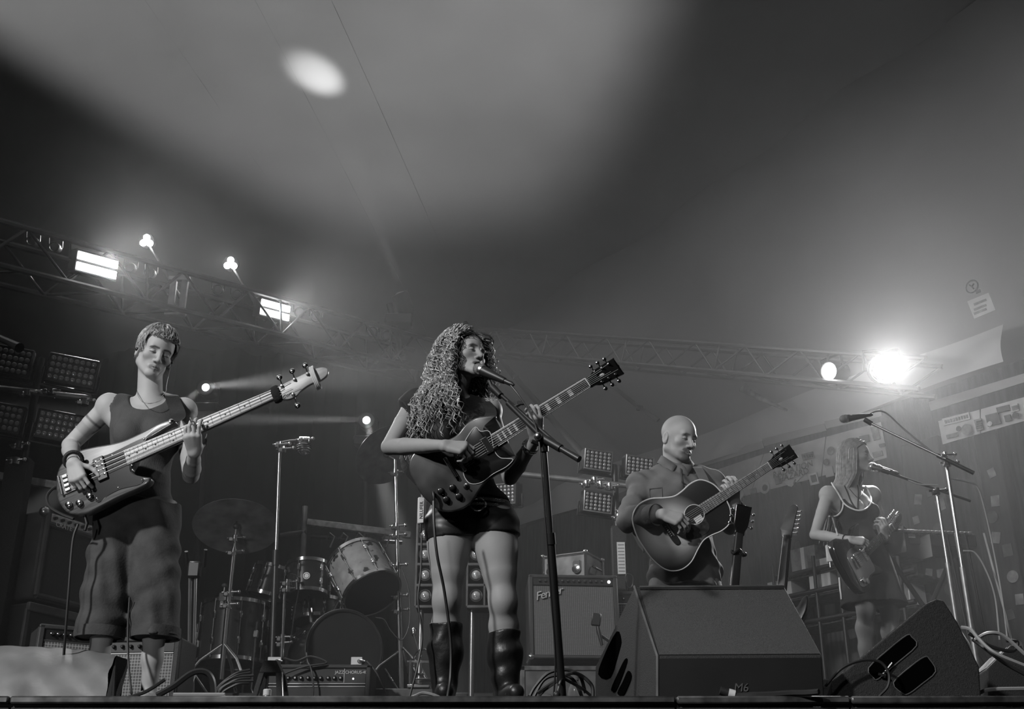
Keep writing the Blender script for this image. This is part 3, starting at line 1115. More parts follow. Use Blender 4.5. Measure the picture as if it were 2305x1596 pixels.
part('bridge', MB().box((0, 0, .008), (.014, .092, .010), b=.003), M['chrome'], t, True)
part('tailpiece', MB().tube([(-.045, -.048, .012), (-.045, .048, .012)], .0085, 10), M['chrome'], t, True)
for kx, ky in ((-.130, -.062), (-.082, -.076), (-.129, -.104), (-.078, -.121)):
    knob(T, kx, ky, .0125, .016, M['gloss_black'], t, M['chrome'])
part('toggle_switch', MB().lathe([(.013, 0), (.013, .003), (.007, .004), (.006, .010), (.003, .011), (.003, .022), (.004, .025)], 14, Matrix.Translation((-.031, -.100, 0))), M['chrome'], t, True)
part('plug', MB().tube([T @ V((-.160, -.054, .004)), T @ V((-.160, -.054, .024)), T @ V((-.166, -.070, .032)), T @ V((-.180, -.095, .028))], [.007, .007, .0065, .004], 10), M['black'], t)

# ---- acoustic guitar of the seated-looking player behind
acP, acQ = at(1508, 1194, 5.98), at(1732, 1049, 5.86)
t, s_, T = guitar('acoustic_guitar', 'sunburst acoustic guitar with cream binding and round sound hole', acP, acQ, (0.16, -1, -0.02), .630, OUT_ACO, .115, .043, .055, 19, 6, M['sunburst'], M['rose_board'], '33', 'dot', rim=.004, joint=.33)
aco, TA = t, T
oa = spline(OUT_ACO, 6, True)
part('binding', MB().tube([(p[0], p[1], -.0025) for p in oa], .0042, 6, True), M['binding'], t, True)
part('sound_hole', MB().lathe([(.050, .0006), (.050, .0012)], 36, Matrix.Translation((.155, 0, 0))), mat('sound_hole_dark', .02, .9), t, True)
part('rosette', MB().tube([(.155 + .052 * math.cos(a), .052 * math.sin(a), .001) for a in np.linspace(0, 2 * math.pi, 41)[:-1]], .0026, 6, True), M['binding'], t, True)
part('pickguard', MB().slab(spline([(.10, -.028), (.135, -.056), (.18, -.058), (.19, -.085), (.165, -.112), (.11, -.112), (.06, -.095), (.055, -.070)], 5, True), .0004, .002, .0006), mat('tortoise_pickguard', .03, .25, var=.5, scale=30), t, True)
b_ = part('bridge', MB().slab(spline([(-.016, -.075), (.012, -.078), (.014, 0), (.012, .078), (-.016, .075), (-.020, 0)], 4, True), 0, .008, .002), M['rosewood'], t, True)
part('saddle', MB().box((.004, 0, .010), (.003, .072, .006), b=.001), M['binding'], b_, True)
for i in range(6):
    part('bridge_pin', MB().ball((-.009, (i - 2.5) * .0115, .010), .0034, None, 8, 6), M['binding'], b_, True)
part('label', MB().box((.160, -.03, .0016), (.045, .03, .0004), b=.0001), M['sticker_pale'], t, True)

# ---- electric guitar of the woman
woP, woQ = at(1922, 1268, 7.28), at(2008, 1186, 7.70)
t, s_, T = guitar('electric_guitar', 'dark offset electric guitar held low by the woman in the dress', woP, woQ, (0.52, -0.8, 0.1), .61, OUT_OFF, .042, .042, .054, 20, 6, M['gloss_black'], M['rosewood'], 'inline', 'dot', joint=.2)
wog, TW = t, T
part('pickguard', MB().slab(spline([(.18, .06), (.10, .07), (-.02, .06), (-.05, -.06), (-.06, -.12), (.0, -.135), (.08, -.11), (.16, -.11), (.18, -.06)], 4, True), 0, .002, .0006), M['steel'], t, True)
for xx in (.045, .14):
    part('pickup', MB().box((xx, 0, .005), (.03, .085, .012), b=.004), M['chrome'], t, True)
part('bridge', MB().box((0, 0, .007), (.014, .075, .012), b=.003), M['chrome'], t, True)
for kx, ky in ((-.03, -.10), (.0, -.118)):
    knob(T, kx, ky, .016, .02, M['chrome'], t)

# ---- two guitars parked upright on stands, seen from behind
g1P, g1Q = at(1648, 1378, 5.72), at(1661, 1212, 5.78)
g1Q = g1P + (g1Q - g1P).normalized() * .60
g1Q = at(1662, 1208, 5.80)
d_ = (g1Q - at(1644, 1400, 5.72)).normalized()
t, s_, T = guitar('electric_guitar', 'black guitar parked upright in front of the acoustic player, headstock showing', g1Q - d_ * .615, g1Q, (-0.15, 1, 0.1), .628, OUT_SG, .045, .043, .056, 22, 6, M['gloss_black'], M['rosewood'], '33', None, joint=.19)
gst1 = T
sp_ = MB()
sp_.tube([T @ V((.53 + .012 * math.sin(3 * a), .03 * math.cos(a), -.012 + .024 * math.sin(a))) for a in np.linspace(0, 2 * math.pi, 30)[:-1]], .006, 6, True)
sp_.ball(tuple(T @ V((.53, .034, -.02))), .012)
part('capo', sp_, M['black'], t)
g2Q = at(1772, 1212, 6.35)
d_ = (g2Q - at(1752, 1400, 6.28)).normalized()
t, s_, T = guitar('electric_guitar', 'guitar parked upright beside the man, six tuners along one edge', g2Q - d_ * .64, g2Q, (0.45, 0.9, 0.1), .628, OUT_OFF, .043, .043, .056, 21, 6, M['sg_finish'], M['back_wood'], 'inline', None, joint=.2)
gst2 = T
for T_, lb in ((gst1, 'black tubular stand holding the black upright guitar'), (gst2, 'black tubular stand holding the guitar with six-in-line tuners')):
    c = T_ @ V((-.13, 0, -.02))
    st = thing('guitar_stand', lb, 'stand', (c.x, c.y + .1, 0), 'guitar stands behind the big floor monitor')
    back = V((0, -.12, 0)) if T_ is gst1 else V((-.05, -.11, 0))
    part('post', rod((c.x, c.y, .10), (c.x, c.y, .45), .012), M['black'], st)
    for a in (30, 150, 270):
        part('leg', MB().tube([(c.x, c.y, .20), (c.x + .2 * math.cos(R(a)), c.y + .2 * math.sin(R(a)), .012)], .011, 8), M['black'], st)
    part('cradle', MB().tube([(c.x - .12, c.y - .09, .05 + c.z - .04), (c.x - .1, c.y, c.z - .03), (c.x + .1, c.y, c.z - .03), (c.x + .12, c.y - .09, .05 + c.z - .04)], .010, 8), M['rubber'], st)

# ================================================================ the band
M['skin_a'] = mat('fair_skin', 0.40, 0.58, spec=.3, var=0.06, scale=9, tint=True, bump=0.06, bscale=150)
M['skin_b'] = mat('tanned_skin', 0.30, 0.58, spec=.3, var=0.06, scale=9, tint=True, bump=0.06, bscale=150)
M['skin_c'] = mat('light_skin', 0.36, 0.6, spec=.3, var=0.06, scale=9, tint=True)
M['tank'] = mat('ribbed_grey_cotton', 0.062, 0.85, var=0.1, scale=12, bump=0.5, bscale=140, stretch=(3, 3, .4))
M['shorts'] = mat('dark_canvas_cotton', 0.045, 0.85, var=0.3, scale=14, bump=0.35, bscale=90)
M['black_cloth'] = mat('black_cotton', 0.018, 0.8, var=0.2, scale=14, bump=0.2, bscale=60)
M['satin'] = mat('black_satin', 0.014, 0.42, var=0.2, scale=9, spec=0.4)
M['leather'] = mat('black_creased_leather', 0.014, 0.4, var=0.3, scale=20, bump=0.4, bscale=45)
M['shirt'] = mat('grey_cotton_shirt', 0.12, 0.85, var=0.12, scale=10, bump=0.25, bscale=60)
M['denim'] = mat('pale_denim', 0.22, 0.85, var=0.2, scale=30)
M['dress'] = mat('dark_dress_jersey', 0.035, 0.85, var=0.12)
M['piping'] = mat('white_piping', 0.75, 0.6, var=0.05)
M['hair_blond'] = mat('short_fair_hair', 0.30, 0.45, var=0.45, scale=60, spec=0.6)
M['hair_curl'] = mat('curly_fair_hair', 0.36, 0.42, var=0.45, scale=45, spec=0.7)
M['hair_long'] = mat('long_fair_hair', 0.34, 0.42, var=0.3, scale=40, spec=0.6)
M['bracelet'] = mat('dark_woven_bracelet', 0.02, 0.7, bump=0.6, bscale=150)


def ring(c, axis, r, w, name, m, parent, n=24):
    f = frame(c, axis, (0.3, 0.2, 1))
    return part(name, MB().tube([f @ V((0, r * math.cos(a), r * math.sin(a))) for a in np.linspace(0, 2 * math.pi, n + 1)[:-1]], w, 8, True), m, parent)


def scalp_roots(H, s, lim):
    """random points on the skull; lim(x, y, z) -> keep"""
    def fn(rg, i):
        for _ in range(60):
            d = rg.normal(size=3)
            d /= np.linalg.norm(d)
            if lim(*d):
                return d
        return None
    return fn


SK_C, SK_R = np.array((0, -0.012, 0.045)), np.array((0.078, 0.098, 0.087))


def on_scalp(H, s, d, lift):
    p = SK_C + SK_R * d * (1 + lift / 0.09)
    return H @ V((p[0] * s, p[1] * s, p[2] * s))


# ---------------------------------------------------------------- bass player
J = dict(neck=at(338, 904, 5.15), pelvis=at(309, 1150, 5.13), chest=at(328, 985, 5.13), sl=at(246, 914, 5.12), sr=at(414, 924, 5.18), hl=at(268, 1165, 5.14), hr=at(350, 1165, 5.14))
El, Wl = at(158, 1002, 5.16), at(164, 1042, 4.88)
Er, Wr = at(430, 1070, 5.11), at(438, 1019, 4.868)
H = head_frame(at(350, 796, 5.12), 32, 19, -9)
kl, kr = at(238, 1345, 5.10), at(350, 1350, 5.10)
al, ar = V((kl.x - .02, 5.16, .09)), V((kr.x - .0, 5.16, .09))
bp = thing('person', 'bass player in a dark tank top and long shorts looking down', 'person', (J['pelvis'].x, 5.15, 0))
hc = np.array(H.translation)
F = Field((El.x - .09, 4.68, 0.0), (Er.x + .12, 5.42, 1.78), 0.0052, [(hc - .14, hc + .14, .0024), (N3(Wl) - (.05, .10, .17), N3(Wl) + (.13, .05, .04), .0032), (N3(Wr) - (.06, .14, .05), N3(Wr) + (.07, .05, .15), .0032)])
torso(F, J)
neck(F, J, H, .92)
arm(F, J['sl'], El, Wl)
arm(F, J['sr'], Er, Wr)
leg(F, J['hl'], kl, al, .95, 0, (-.15, -1, 0))
leg(F, J['hr'], kr, ar, .95, 0, (.15, -1, 0))
head(F, H, 1.0)
hand(F, Wl, (.42, -.20, -.88), (-.25, -.95, .1), [(30, 45, 30), (40, 50, 35), (45, 55, 35), (50, 55, 35)], [(.5, .75, .35), (.8, .45, .35), (.9, .2, .3)], 1.0, -1)
hand(F, Wr, (0, -.80, .60), (0, -.6, -.8), [(22, 52, 30), (26, 55, 30), (30, 55, 30), (34, 55, 30)], [(.3, .6, .7), (.6, .3, .7), (.8, .1, .6)], 1.0, 1)
F.obj('body', M['skin_a'], bp, face_tint(H, brow=.22, lip=.6, lash=.15, bands=[(J['sl'], El, .36, .43, .35), (J['sl'], El, .5, .7, .8)]))
lo_, hi_ = (J['sl'].x - .12, 4.9, .55), (J['sr'].x + .15, 5.4, 1.6)
G = Field(lo_, hi_, .0055)
torso(G, J, .010)
for p_, e in ((J['sl'], -1), (J['sr'], 1)):
    G.cap(p_ + V((e * .03, 0, .06)), p_ + V((e * .035, -.01, -.115)), .078, .080, .01, True)
G.ell(J['neck'] + V((0, -.07, .028)), (.085, .11, .105), None, .008, True)
G.half(at(325, 1120, 5.0), (0, 0, -1))
G.folds(.0016, [(20, 10, 55), (45, 0, -30)])
tk = G.obj('tank_top', M['tank'], bp)
# long shorts
G = Field((J['hl'].x - .22, 4.9, .15), (J['hr'].x + .22, 5.42, 1.0), .0055)
torso(G, J, .016)
hz = at(240, 1436, 5.12).z
for h_, k_ in ((J['hl'], kl), (J['hr'], kr)):
    d_ = k_ - h_
    b_ = h_ + d_ * ((h_.z - hz + .06) / (h_.z - k_.z))
    G.cap(h_ + V((0, .0, -.0)), b_, .108, .098, .03)
G.half(V((0, 0, at(325, 1118, 5.02).z)), (0, 0, 1))
G.half(V((0, 0, hz)), (0, 0, -1))
G.folds(.0035, [(25, 12, 38), (14, 0, -52), (60, 10, 20)], 2)
sh = G.obj('shorts', M['shorts'], bp)
for h_, k_ in ((J['hl'], kl), (J['hr'], kr)):
    d_ = k_ - h_
    b_ = h_ + d_ * ((h_.z - hz - .012) / (h_.z - k_.z))
    mb = MB().lathe([(.096, -.022), (.103, -.022), (.105, .0), (.103, .022), (.096, .022)], 32, Matrix.Translation(b_), True)
    part('cuff', mb, M['shorts'], sh)
wz = at(325, 1119, 5.02).z
part('waistband', MB().lathe([(.158, -.014), (.170, -.012), (.170, .010), (.158, .012)], 40, Matrix.Translation((J['pelvis'].x, 5.13, wz)) @ Matrix.Diagonal((1, .70, 1, 1)), True), M['case'], sh)
# cropped hair with a fringe and a short tail at the nape
HR = scalp_roots(H, 1, lambda x, y, z: z > -.45 + .55 * max(y, 0) + .15 * (abs(x) > .8) and not (y > .35 and z < .25))


def crop(d, rg, i):
    pts = []
    n = 7
    crown = np.array((0, -.45, .9))
    nape = d[1] < -.35 and d[2] < .35
    L = rg.uniform(.06, .085) if not nape else rg.uniform(.09, .13)
    if d[1] > .2:
        L = rg.uniform(.05, .075)
    puff = rg.uniform(.004, .016)
    dev = rg.normal(size=3) * .22
    q = d.copy()
    for k in range(n):
        lift = .004 + puff * math.sin(math.pi * min(.8, (k + .5) / n))
        if nape and q[2] < -.3:
            base = on_scalp(H, 1, q / np.linalg.norm(q), lift)
            pts.append(base if not pts else pts[-1] + V((0, .002, -.014)) + V(tuple(rg.normal(size=3) * .002)))
            continue
        pts.append(on_scalp(H, 1, q, lift))
        g_ = q - crown * (q @ crown) / (crown @ crown)
        g_ = g_ / (np.linalg.norm(g_) + 1e-6) * .8 + np.array((0, .15 if d[1] > 0 else -.25, -.55)) + dev
        g_ -= q * (g_ @ q)
        q = q + g_ / (np.linalg.norm(g_) + 1e-6) * (L / n) / .085
        q /= np.linalg.norm(q)
        if q[1] > .55 and q[2] < .22:
            break
    return pts


part('hair', locks(H, 3600, HR, crop, .0019, 7, 3, 3), M['hair_blond'], bp)
for e, lb in ((1, None),):
    ear = H @ V((.086, -.012, -.006))
    ip = part('earphone', MB().ball(tuple(H @ V((.084, -.008, -.010))), .009), M['black'], bp)
    ip2 = part('earphone', MB().ball(tuple(H @ V((-.084, -.008, -.010))), .009), M['black'], bp)
part('earring', MB().tube([H @ V((.082 , -.012 + .009 * math.cos(a), -.048 + .009 * math.sin(a))) for a in np.linspace(0, 6.28, 14)[:-1]], .0014, 6, True), M['chrome'], bp)
eL = H @ V((-.086, -.006, -.02))
part('earphone_wire', MB().tube(spline([tuple(eL), tuple(at(375, 868, 5.08)), tuple(at(374, 880, 5.07)), tuple(at(362, 895, 5.10))], 6), .0013, 5), M['cable_light'], bp)
cn = [at(309, 880, 5.12), at(312, 893, 5.06), at(322, 905, 5.02), at(340, 908, 5.01), at(360, 902, 5.04), at(368, 893, 5.08)]
part('necklace', MB().tube(spline([tuple(p) for p in cn], 6), .0014, 5), M['chrome'], bp)
ring(Wl + V((0, .0, .012)), Wl - El, .036, .009, 'bracelet', M['bracelet'], bp)
ring(Wr + V((0, -.11, .105)), (1, .1, .3), .0115, .0025, 'ring', M['chrome'], bp)
# strap over the picture-right shoulder
bh = TB @ V((.455, .07, -.01))
st = [(bh, (0, -1, .3)), (at(402, 935, 5.03), (.1, -1, .3)), (at(391, 905, 5.07), (.1, -.8, .6)), (at(384, 888, 5.16), (0, -.1, 1)), (at(372, 900, 5.26), (0, 1, .5)), (at(330, 1000, 5.29), (0, 1, 0)), (at(240, 1080, 5.22), (-.3, 1, 0)), (at(175, 1100, 5.04), (-1, .3, 0)), (TB @ V((-.044, 0, -.02)), (-1, 0, 0))]
strap(TB, st, .062, bass)
part('strap_button', MB().lathe([(.011, 0), (.011, .006), (.006, .008)], 12, frame(bh + V((0, -.012, 0)), (0, -1, .2), (0, 0, 1)) @ Matrix.Rotation(math.pi / 2, 4, 'Y')), M['chrome'], bass)

# ---------------------------------------------------------------- singer
J = dict(neck=at(1016, 892, 5.03), pelvis=at(1060, 1150, 5.0), chest=at(1022, 982, 5.01), sl=at(932, 912, 5.00), sr=at(1100, 922, 5.07), hl=at(1013, 1165, 5.0), hr=at(1111, 1165, 5.01))
El, Wl = at(876, 1006, 4.90), at(1000, 1003, 4.70)
Er, Wr = at(1148, 1074, 5.03), at(1207, 986, 4.775)
H = head_frame(at(1047, 806, 4.98), 46, -6, -6)
kl, kr = at(1006, 1352, 4.99), at(1132, 1356, 4.99)
al, ar = V((kl.x - .005, 5.03, .11)), V((kr.x + .012, 5.03, .11))
sp = thing('person', 'singer with long curly hair, black top, tiny shorts and tall boots', 'person', (J['pelvis'].x, 5.02, 0))
F = Field((El.x - .08, 4.56, 0.0), (Wr.x + .13, 5.26, 1.76), 0.0052, [(N3(H.translation) - .14, N3(H.translation) + .14, .0024), (N3(Wl) - (.03, .09, .08), N3(Wl) + (.20, .05, .07), .0032), (N3(Wr) - (.08, .14, .04), N3(Wr) + (.08, .05, .17), .0032)])
torso(F, J, 0, waist=.92)
neck(F, J, H, .9)
arm(F, J['sl'], El, Wl, .96)
arm(F, J['sr'], Er, Wr, .96)
leg(F, J['hl'], kl, al, 1.04)
leg(F, J['hr'], kr, ar, 1.04)
for h_, k_ in ((J['hl'], kl), (J['hr'], kr)):
    F.cap(h_ + V((0, .01, -.06)), h_ * .35 + k_ * .65, .104, .066, .03)
head(F, H, .98, mouth=1.0)
hand(F, Wl, (.95, -.12, -.16), (.05, -.80, .55), [(35, 55, 35), (48, 60, 40), (55, 62, 40), (60, 62, 40)], [(.75, .35, .5), (.9, .0, .45), (.95, -.1, .3)], .97, -1)
hand(F, Wr, (-.10, -.62, .75), (.35, -.70, -.6), [(28, 50, 30), (32, 52, 30), (36, 55, 30), (40, 55, 30)], [(.3, .5, .8), (.6, .2, .7), (.8, .1, .6)], .97, 1)
F.obj('body', M['skin_b'], sp, face_tint(H, .98, brow=.3, lip=.55, lash=.2))
G = Field((J['sl'].x - .16, 4.78, .6), (J['sr'].x + .14, 5.26, 1.62), .0055)
torso(G, J, .014, waist=.95)
G.cap(J['sl'], J['sl'] * .68 + El * .32, .060, .068, .03)
G.cap(J['sr'], J['sr'] * .92 + Er * .08, .058, .056, .03)
G.ell(J['neck'] + V((.02, -.075, .05)), (.105, .10, .095), basis((1, 0, -.35), (.35, 0, 1)), .008, True)
G.cap(J['sr'] + V((.03, 0, .07)), J['sr'] + V((.05, -.02, -.10)), .085, .075, .01, True)
G.half(J['sl'] * .72 + El * .28, (El - J['sl']) * .7 + V((-.25, 0, 0.0)))
G.half(at(1060, 1124, 4.95), (0, 0, -1))
G.folds(.0032, [(38, 10, 9), (20, 5, 30), (55, 0, -14)], 1)
tp = G.obj('top', M['black_cloth'], sp)
G = Field((J['hl'].x - .18, 4.78, .55), (J['hr'].x + .18, 5.26, 1.0), .005)
torso(G, J, .008, waist=.95)
for h_, k_ in ((J['hl'], kl), (J['hr'], kr)):
    G.cap(h_ + V((0, .01, -.03)), h_ * .62 + k_ * .38, .113, .098, .02)
bz = at(1060, 1130, 4.9).z
G.half(V((0, 0, bz + .02)), (0, 0, 1))
G.half(at(960, 1222, 4.95), (-.28, 0, -1))
G.half(at(1160, 1196, 4.95), (.10, 0, -1))
G.folds(.0016, [(12, 10, 90), (20, 0, 60)], 3)
ss = G.obj('shorts', M['satin'], sp)
# plaited belt with buckle
bc = V((J['pelvis'].x + .0, 5.0, bz))
bl = []
for j in (-1, 1):
    for ph in (0, 2.1, 4.2):
        pts = []
        for k in range(120):
            a = 2 * math.pi * k / 120
            rx, ry = .160, .112
            w_ = .0045 * math.sin(28 * a + ph)
            pts.append(bc + V((rx * math.cos(a) * (1 + .02 * math.cos(28 * a + ph)), ry * math.sin(a) * (1 + .02 * math.cos(28 * a + ph)), j * .011 + w_ + .004 * math.cos(a))))
        bl.append(pts)
b1 = part('belt', MB().tube(bl[0], .0042, 6, True), M['steel'], sp)
for pts in bl[1:]:
    part('strand', MB().tube(pts, .0042, 6, True), M['steel'], b1)
bk = at(1075, 1135, 4.865)
part('buckle', MB().tube([bk + V((.028 * math.cos(a) ** 3 * .3 + .026 * math.cos(a), 0, .026 * math.sin(a))) for a in np.linspace(0, 6.283, 21)[:-1]], .0042, 6, True), M['chrome'], b1)
# boots
for k_, a_, d_ in ((kl, al, V((.05, -1, 0))), (kr, ar, V((.30, -1, 0)))):
    ty = at(1004, 1401, 4.96).z if a_ is al else at(1133, 1416, 4.96).z
    G = Field((a_.x - .17, a_.y - .26, 0), (a_.x + .17, a_.y + .16, ty + .03), .005)
    tp_ = k_ + (a_ - k_) * ((k_.z - ty) / (k_.z - a_.z))
    G.chain([tp_ + V((0, .012, .03)), tp_ * .5 + a_ * .5 + V((0, .018, 0)), a_], [.068, .069, .056], .03)
    d_.normalize()
    G.cap(a_ + V((0, 0, -.055)) - d_ * .04, a_ + V((0, 0, -.062)) + d_ * .15, .044, .034, .03)
    G.half(V((0, 0, ty)), (0, 0, 1))
    G.folds(.0026, [(15, 10, 48), (30, 12, -60)], a_.x)
    bt = G.obj('boot', M['leather'], sp)
    part('sole', MB().slab([(a_.x + x_ * d_.y * -1 + y_ * d_.x, a_.y + x_ * d_.x + y_ * d_.y) for x_, y_ in spline([(-.035, -.07), (.035, -.07), (.04, .0), (.045, .09), (.025, .17), (-.025, .17), (-.045, .09), (-.04, .0)], 4, True)], 0.001, .022, .004), M['rubber'], bt)
# curls
HR = scalp_roots(H, 1, lambda x, y, z: z > -.35 + .8 * max(y, 0) and not (y > .22 and z < .48))
axis_ = J['neck']


def curly(d, rg, i):
    pts, q = [], d.copy()
    step = .0078
    n = int(rg.uniform(.30, .50) * (1 - .2 * (d[1] > .3)) / step)
    amp, fr, ph = rg.uniform(.005, .013), 6.283 / rg.uniform(.045, .085), rg.uniform(0, 6.28)
    sx = 1 if d[0] > 0 else -1
    side = H.to_3x3() @ V((sx, 0, 0))
    bk_ = H.to_3x3() @ V((0, -1, 0))
    free, base, vel = False, None, None
    puff = rg.uniform(.008, .050)
    spread = rg.uniform(0, 1)
    back = d[1] < .1
    for k in range(n):
        s_ = k * step
        if not free:
            b_ = on_scalp(H, .98, q, .004 + puff * min(1, s_ / .05))
            g_ = np.array((sx * .9, -.35 if back else .05, -.25)) + rg.normal(size=3) * .10
            g_ -= q * (g_ @ q)
            q = q + g_ / (np.linalg.norm(g_) + 1e-6) * step / .085
            q /= np.linalg.norm(q)
            if q[2] < .05 or abs(q[0]) > .93:
                free, base = True, b_
                vel = side * rg.uniform(.2, .75) + bk_ * (rg.uniform(.0, .6) if back else rg.uniform(-.15, .1)) + V((0, 0, -1))
        else:
            vel = (vel * 1.0 + V((0, 0, -.07)) - side * .012).normalized()
            base = base + vel * step
            a_ = V((base.x - axis_.x, base.y - axis_.y, 0))
            lim = .070 + .55 * max(0, .13 - (base.z - axis_.z)) * (.4 + .9 * spread)
            lim = min(lim, .21)
            if base.z < axis_.z + .12 and a_.length < lim:
                base = base + a_.normalized() * min(step, lim - a_.length)
            b_ = base
        f_ = min(1, s_ / .04)
        w_ = fr * s_ + ph
        pts.append(b_ + V((math.cos(w_), math.sin(w_), .7 * math.sin(w_ + 1))) * amp * f_)
    return pts


part('hair', locks(H, 1500, HR, curly, .0020, 20, 3, 5), M['hair_curl'], sp)
for o_, n_ in ((0, 14), (.014, 12)):
    pw = Wr + (Er - Wr).normalized() * (.055 + o_)
    ring(pw, Wr - Er, .034, .0034, 'bracelet', M['chrome'], sp)
hn = TS @ V((.20, .095, -.016))
st = [(TS @ V((-.19, .04, -.02)), (-1, -.3, 0)), (at(905, 1035, 4.93), (-1, -.3, 0)), (at(915, 960, 5.10), (-.6, .8, 0)), (at(980, 905, 5.17), (0, 1, .4)), (at(1060, 885, 5.12), (.1, .3, 1)), (at(1092, 905, 5.0), (.2, -.8, .5)), (at(1105, 925, 4.9), (.2, -1, .2)), (hn, (.2, -1, .2))]
strap(TS, st, .05, sg)
tb = at(948, 1150, 4.93)
tx = thing('transmitter_pack', 'small pale radio transmitter with handwritten tape hanging behind the guitar', 'transmitter', tb)
part('case', MB().box((0, 0, 0), (.030, .022, .115), b=.004), M['tape'], tx, True)
letters('NILUFER', Matrix.Translation((.002, -.0115, 0)) @ Matrix.Rotation(math.pi / 2, 4, 'X') @ rotz(math.pi / 2), .020, M['ink'], tx)
part('clip', MB().box((0, .014, .02), (.018, .006, .06), b=.002), M['black'], tx, True)
part('plug', rod((0, 0, -.058), (0, 0, -.095), .006), M['chrome'], tx, True)
part('antenna', rod((.006, 0, .058), (.006, 0, .085), .003), M['black'], tx, True)

# ---------------------------------------------------------------- acoustic player
J = dict(neck=at(1521, 1052, 6.27), pelvis=at(1540, 1285, 6.25), chest=at(1520, 1128, 6.25), sl=at(1446, 1092, 6.24), sr=at(1598, 1086, 6.29), hl=at(1504, 1295, 6.25), hr=at(1576, 1295, 6.25))
El, Wl = at(1412, 1170, 6.12), at(1490, 1157, 5.89)
Er, Wr = at(1638, 1172, 6.16), at(1652, 1140, 5.975)
H = head_frame(at(1527, 990, 6.22), 38, 14, -3)
kl, kr = V((J['hl'].x - .06, 6.15, .48)), V((J['hr'].x + .06, 6.15, .48))
al, ar = V((kl.x - .03, 6.27, .09)), V((kr.x + .03, 6.27, .09))
mp_ = thing('person', 'shaven-headed man with a moustache in a grey button shirt', 'person', (J['pelvis'].x, 6.25, 0))
F = Field((El.x - .10, 5.72, 0.0), (Wr.x + .14, 6.5, 1.76), 0.006, [(N3(H.translation) - .14, N3(H.translation) + .14, .003), (N3(Wl) - (.03, .10, .09), N3(Wl) + (.2, .05, .07), .0038), (N3(Wr) - (.10, .14, .04), N3(Wr) + (.08, .05, .17), .0038)])
torso(F, J, 0, True, w=1.05)
neck(F, J, H, 1.08)
arm(F, J['sl'], El, Wl, 1.08)
arm(F, J['sr'], Er, Wr, 1.08)
leg(F, J['hl'], kl, al, 1, 0, (-.2, -1, 0))
leg(F, J['hr'], kr, ar, 1, 0, (.2, -1, 0))
head(F, H, 1.06, male=True)
hand(F, Wl, (.90, -.15, -.34), (.10, -.85, .45), [(28, 35, 25), (34, 38, 28), (38, 40, 28), (42, 42, 28)], [(.8, .5, .2), (.9, .2, .3), (.95, .0, .3)], 1.06, -1)
hand(F, Wr, (-.15, -.66, .72), (.3, -.70, -.62), [(26, 50, 30), (30, 52, 30), (34, 55, 30), (38, 55, 30)], [(.3, .5, .8), (.6, .2, .7), (.8, .1, .6)], 1.06, 1)
F.obj('body', M['skin_c'], mp_, face_tint(H, 1.06, brow=.4, lip=.75, lash=.3, beard=.26, scalp=.78))
G = Field((El.x - .14, 5.8, .62), (Er.x + .14, 6.56, 1.62), .006)
torso(G, J, .026, True, w=1.05, waist=1.2)
G.chain([J['sl'], El, El * .25 + Wl * .75], [.067, .064, .055], .008)
G.chain([J['sr'], Er, Er * .25 + Wr * .75], [.067, .064, .055], .008)
for p_ in (J['sl'], J['sr']):
    G.ell(p_, (.074, .074, .074), None, .03)
G.cap(J['pelvis'] + V((0, 0, .12)), J['pelvis'] + V((.01, 0, -.10)), .150, .165, .05)
G.half(at(1540, 1310, 6.1), (0, 0, -1))
G.ell(J['neck'] + V((0, -.05, .055)), (.062, .075, .07), None, .006, True)
G.folds(.0034, [(30, 10, 14), (16, 6, 34), (44, 0, -22), (60, 30, 35), (38, 20, 62)], 4)
hs = G.obj('shirt', M['shirt'], mp_)
for e in (-1, 1):
    n_ = J['neck']
    cl = [[n_ + V((e * x_, y_, z_)) for x_, y_, z_ in row] for row in (
        [(.060, .060, .075), (.070, .0, .066), (.058, -.055, .034), (.008, -.092, -.022)],
        [(.080, .072, .034), (.098, -.005, .020), (.088, -.070, -.012), (.045, -.112, -.082)])]
    o_ = part('collar', MB().sheet([spline([tuple(p) for p in r], 5) for r in cl]), M['shirt'], hs)
    sm = o_.modifiers.new('thickness', 'SOLIDIFY')
    sm.thickness = .006
pt_ = [hit(G, 1533 + (y_ - 1052) * .1, y_, 5.95, 6.3, .003) for y_ in (1056, 1066, 1076, 1086, 1096, 1104)]
part('placket', MB().tube(pt_, .013, 6, flat=.3), M['shirt'], hs)
for p in pt_[1::2]:
    part('button', MB().lathe([(.006, 0), (.005, .003)], 10, frame(p + V((0, -.008, 0)), (1, 0, 0), (0, -1, 0))), M['ink'], hs)
pk_ = [hit(G, x_, y_, 5.95, 6.35, .003) for x_, y_ in ((1462, 1100), (1490, 1098), (1491, 1122), (1477, 1128), (1463, 1123))]
part('pocket_seam', MB().tube(pk_, .003, 5, True), M['shirt'], hs)
for W_, E_ in ((Wl, El), (Wr, Er)):
    f_ = frame(W_ + (E_ - W_) * .25, W_ - E_, (0, 0, 1)) @ Matrix.Rotation(math.pi / 2, 4, 'Y')
    part('cuff', MB().lathe([(.046, .03), (.056, .032), (.060, .0), (.055, -.03), (.05, -.03)], 22, f_, True), M['shirt'], hs)
G = Field((al.x - .2, 5.9, .03), (ar.x + .2, 6.5, 1.0), .0075)
torso(G, J, .012, True)
for h_, k_, a_ in ((J['hl'], kl, al), (J['hr'], kr, ar)):
    G.chain([h_, k_, a_ + V((0, 0, -.02))], [.100, .075, .066], .03)
G.half(V((0, 0, J['pelvis'].z + .06)), (0, 0, 1))
G.half(V((0, 0, .06)), (0, 0, -1))
G.folds(.002, [(20, 10, 30)], 1)
G.obj('jeans', M['denim'], mp_)
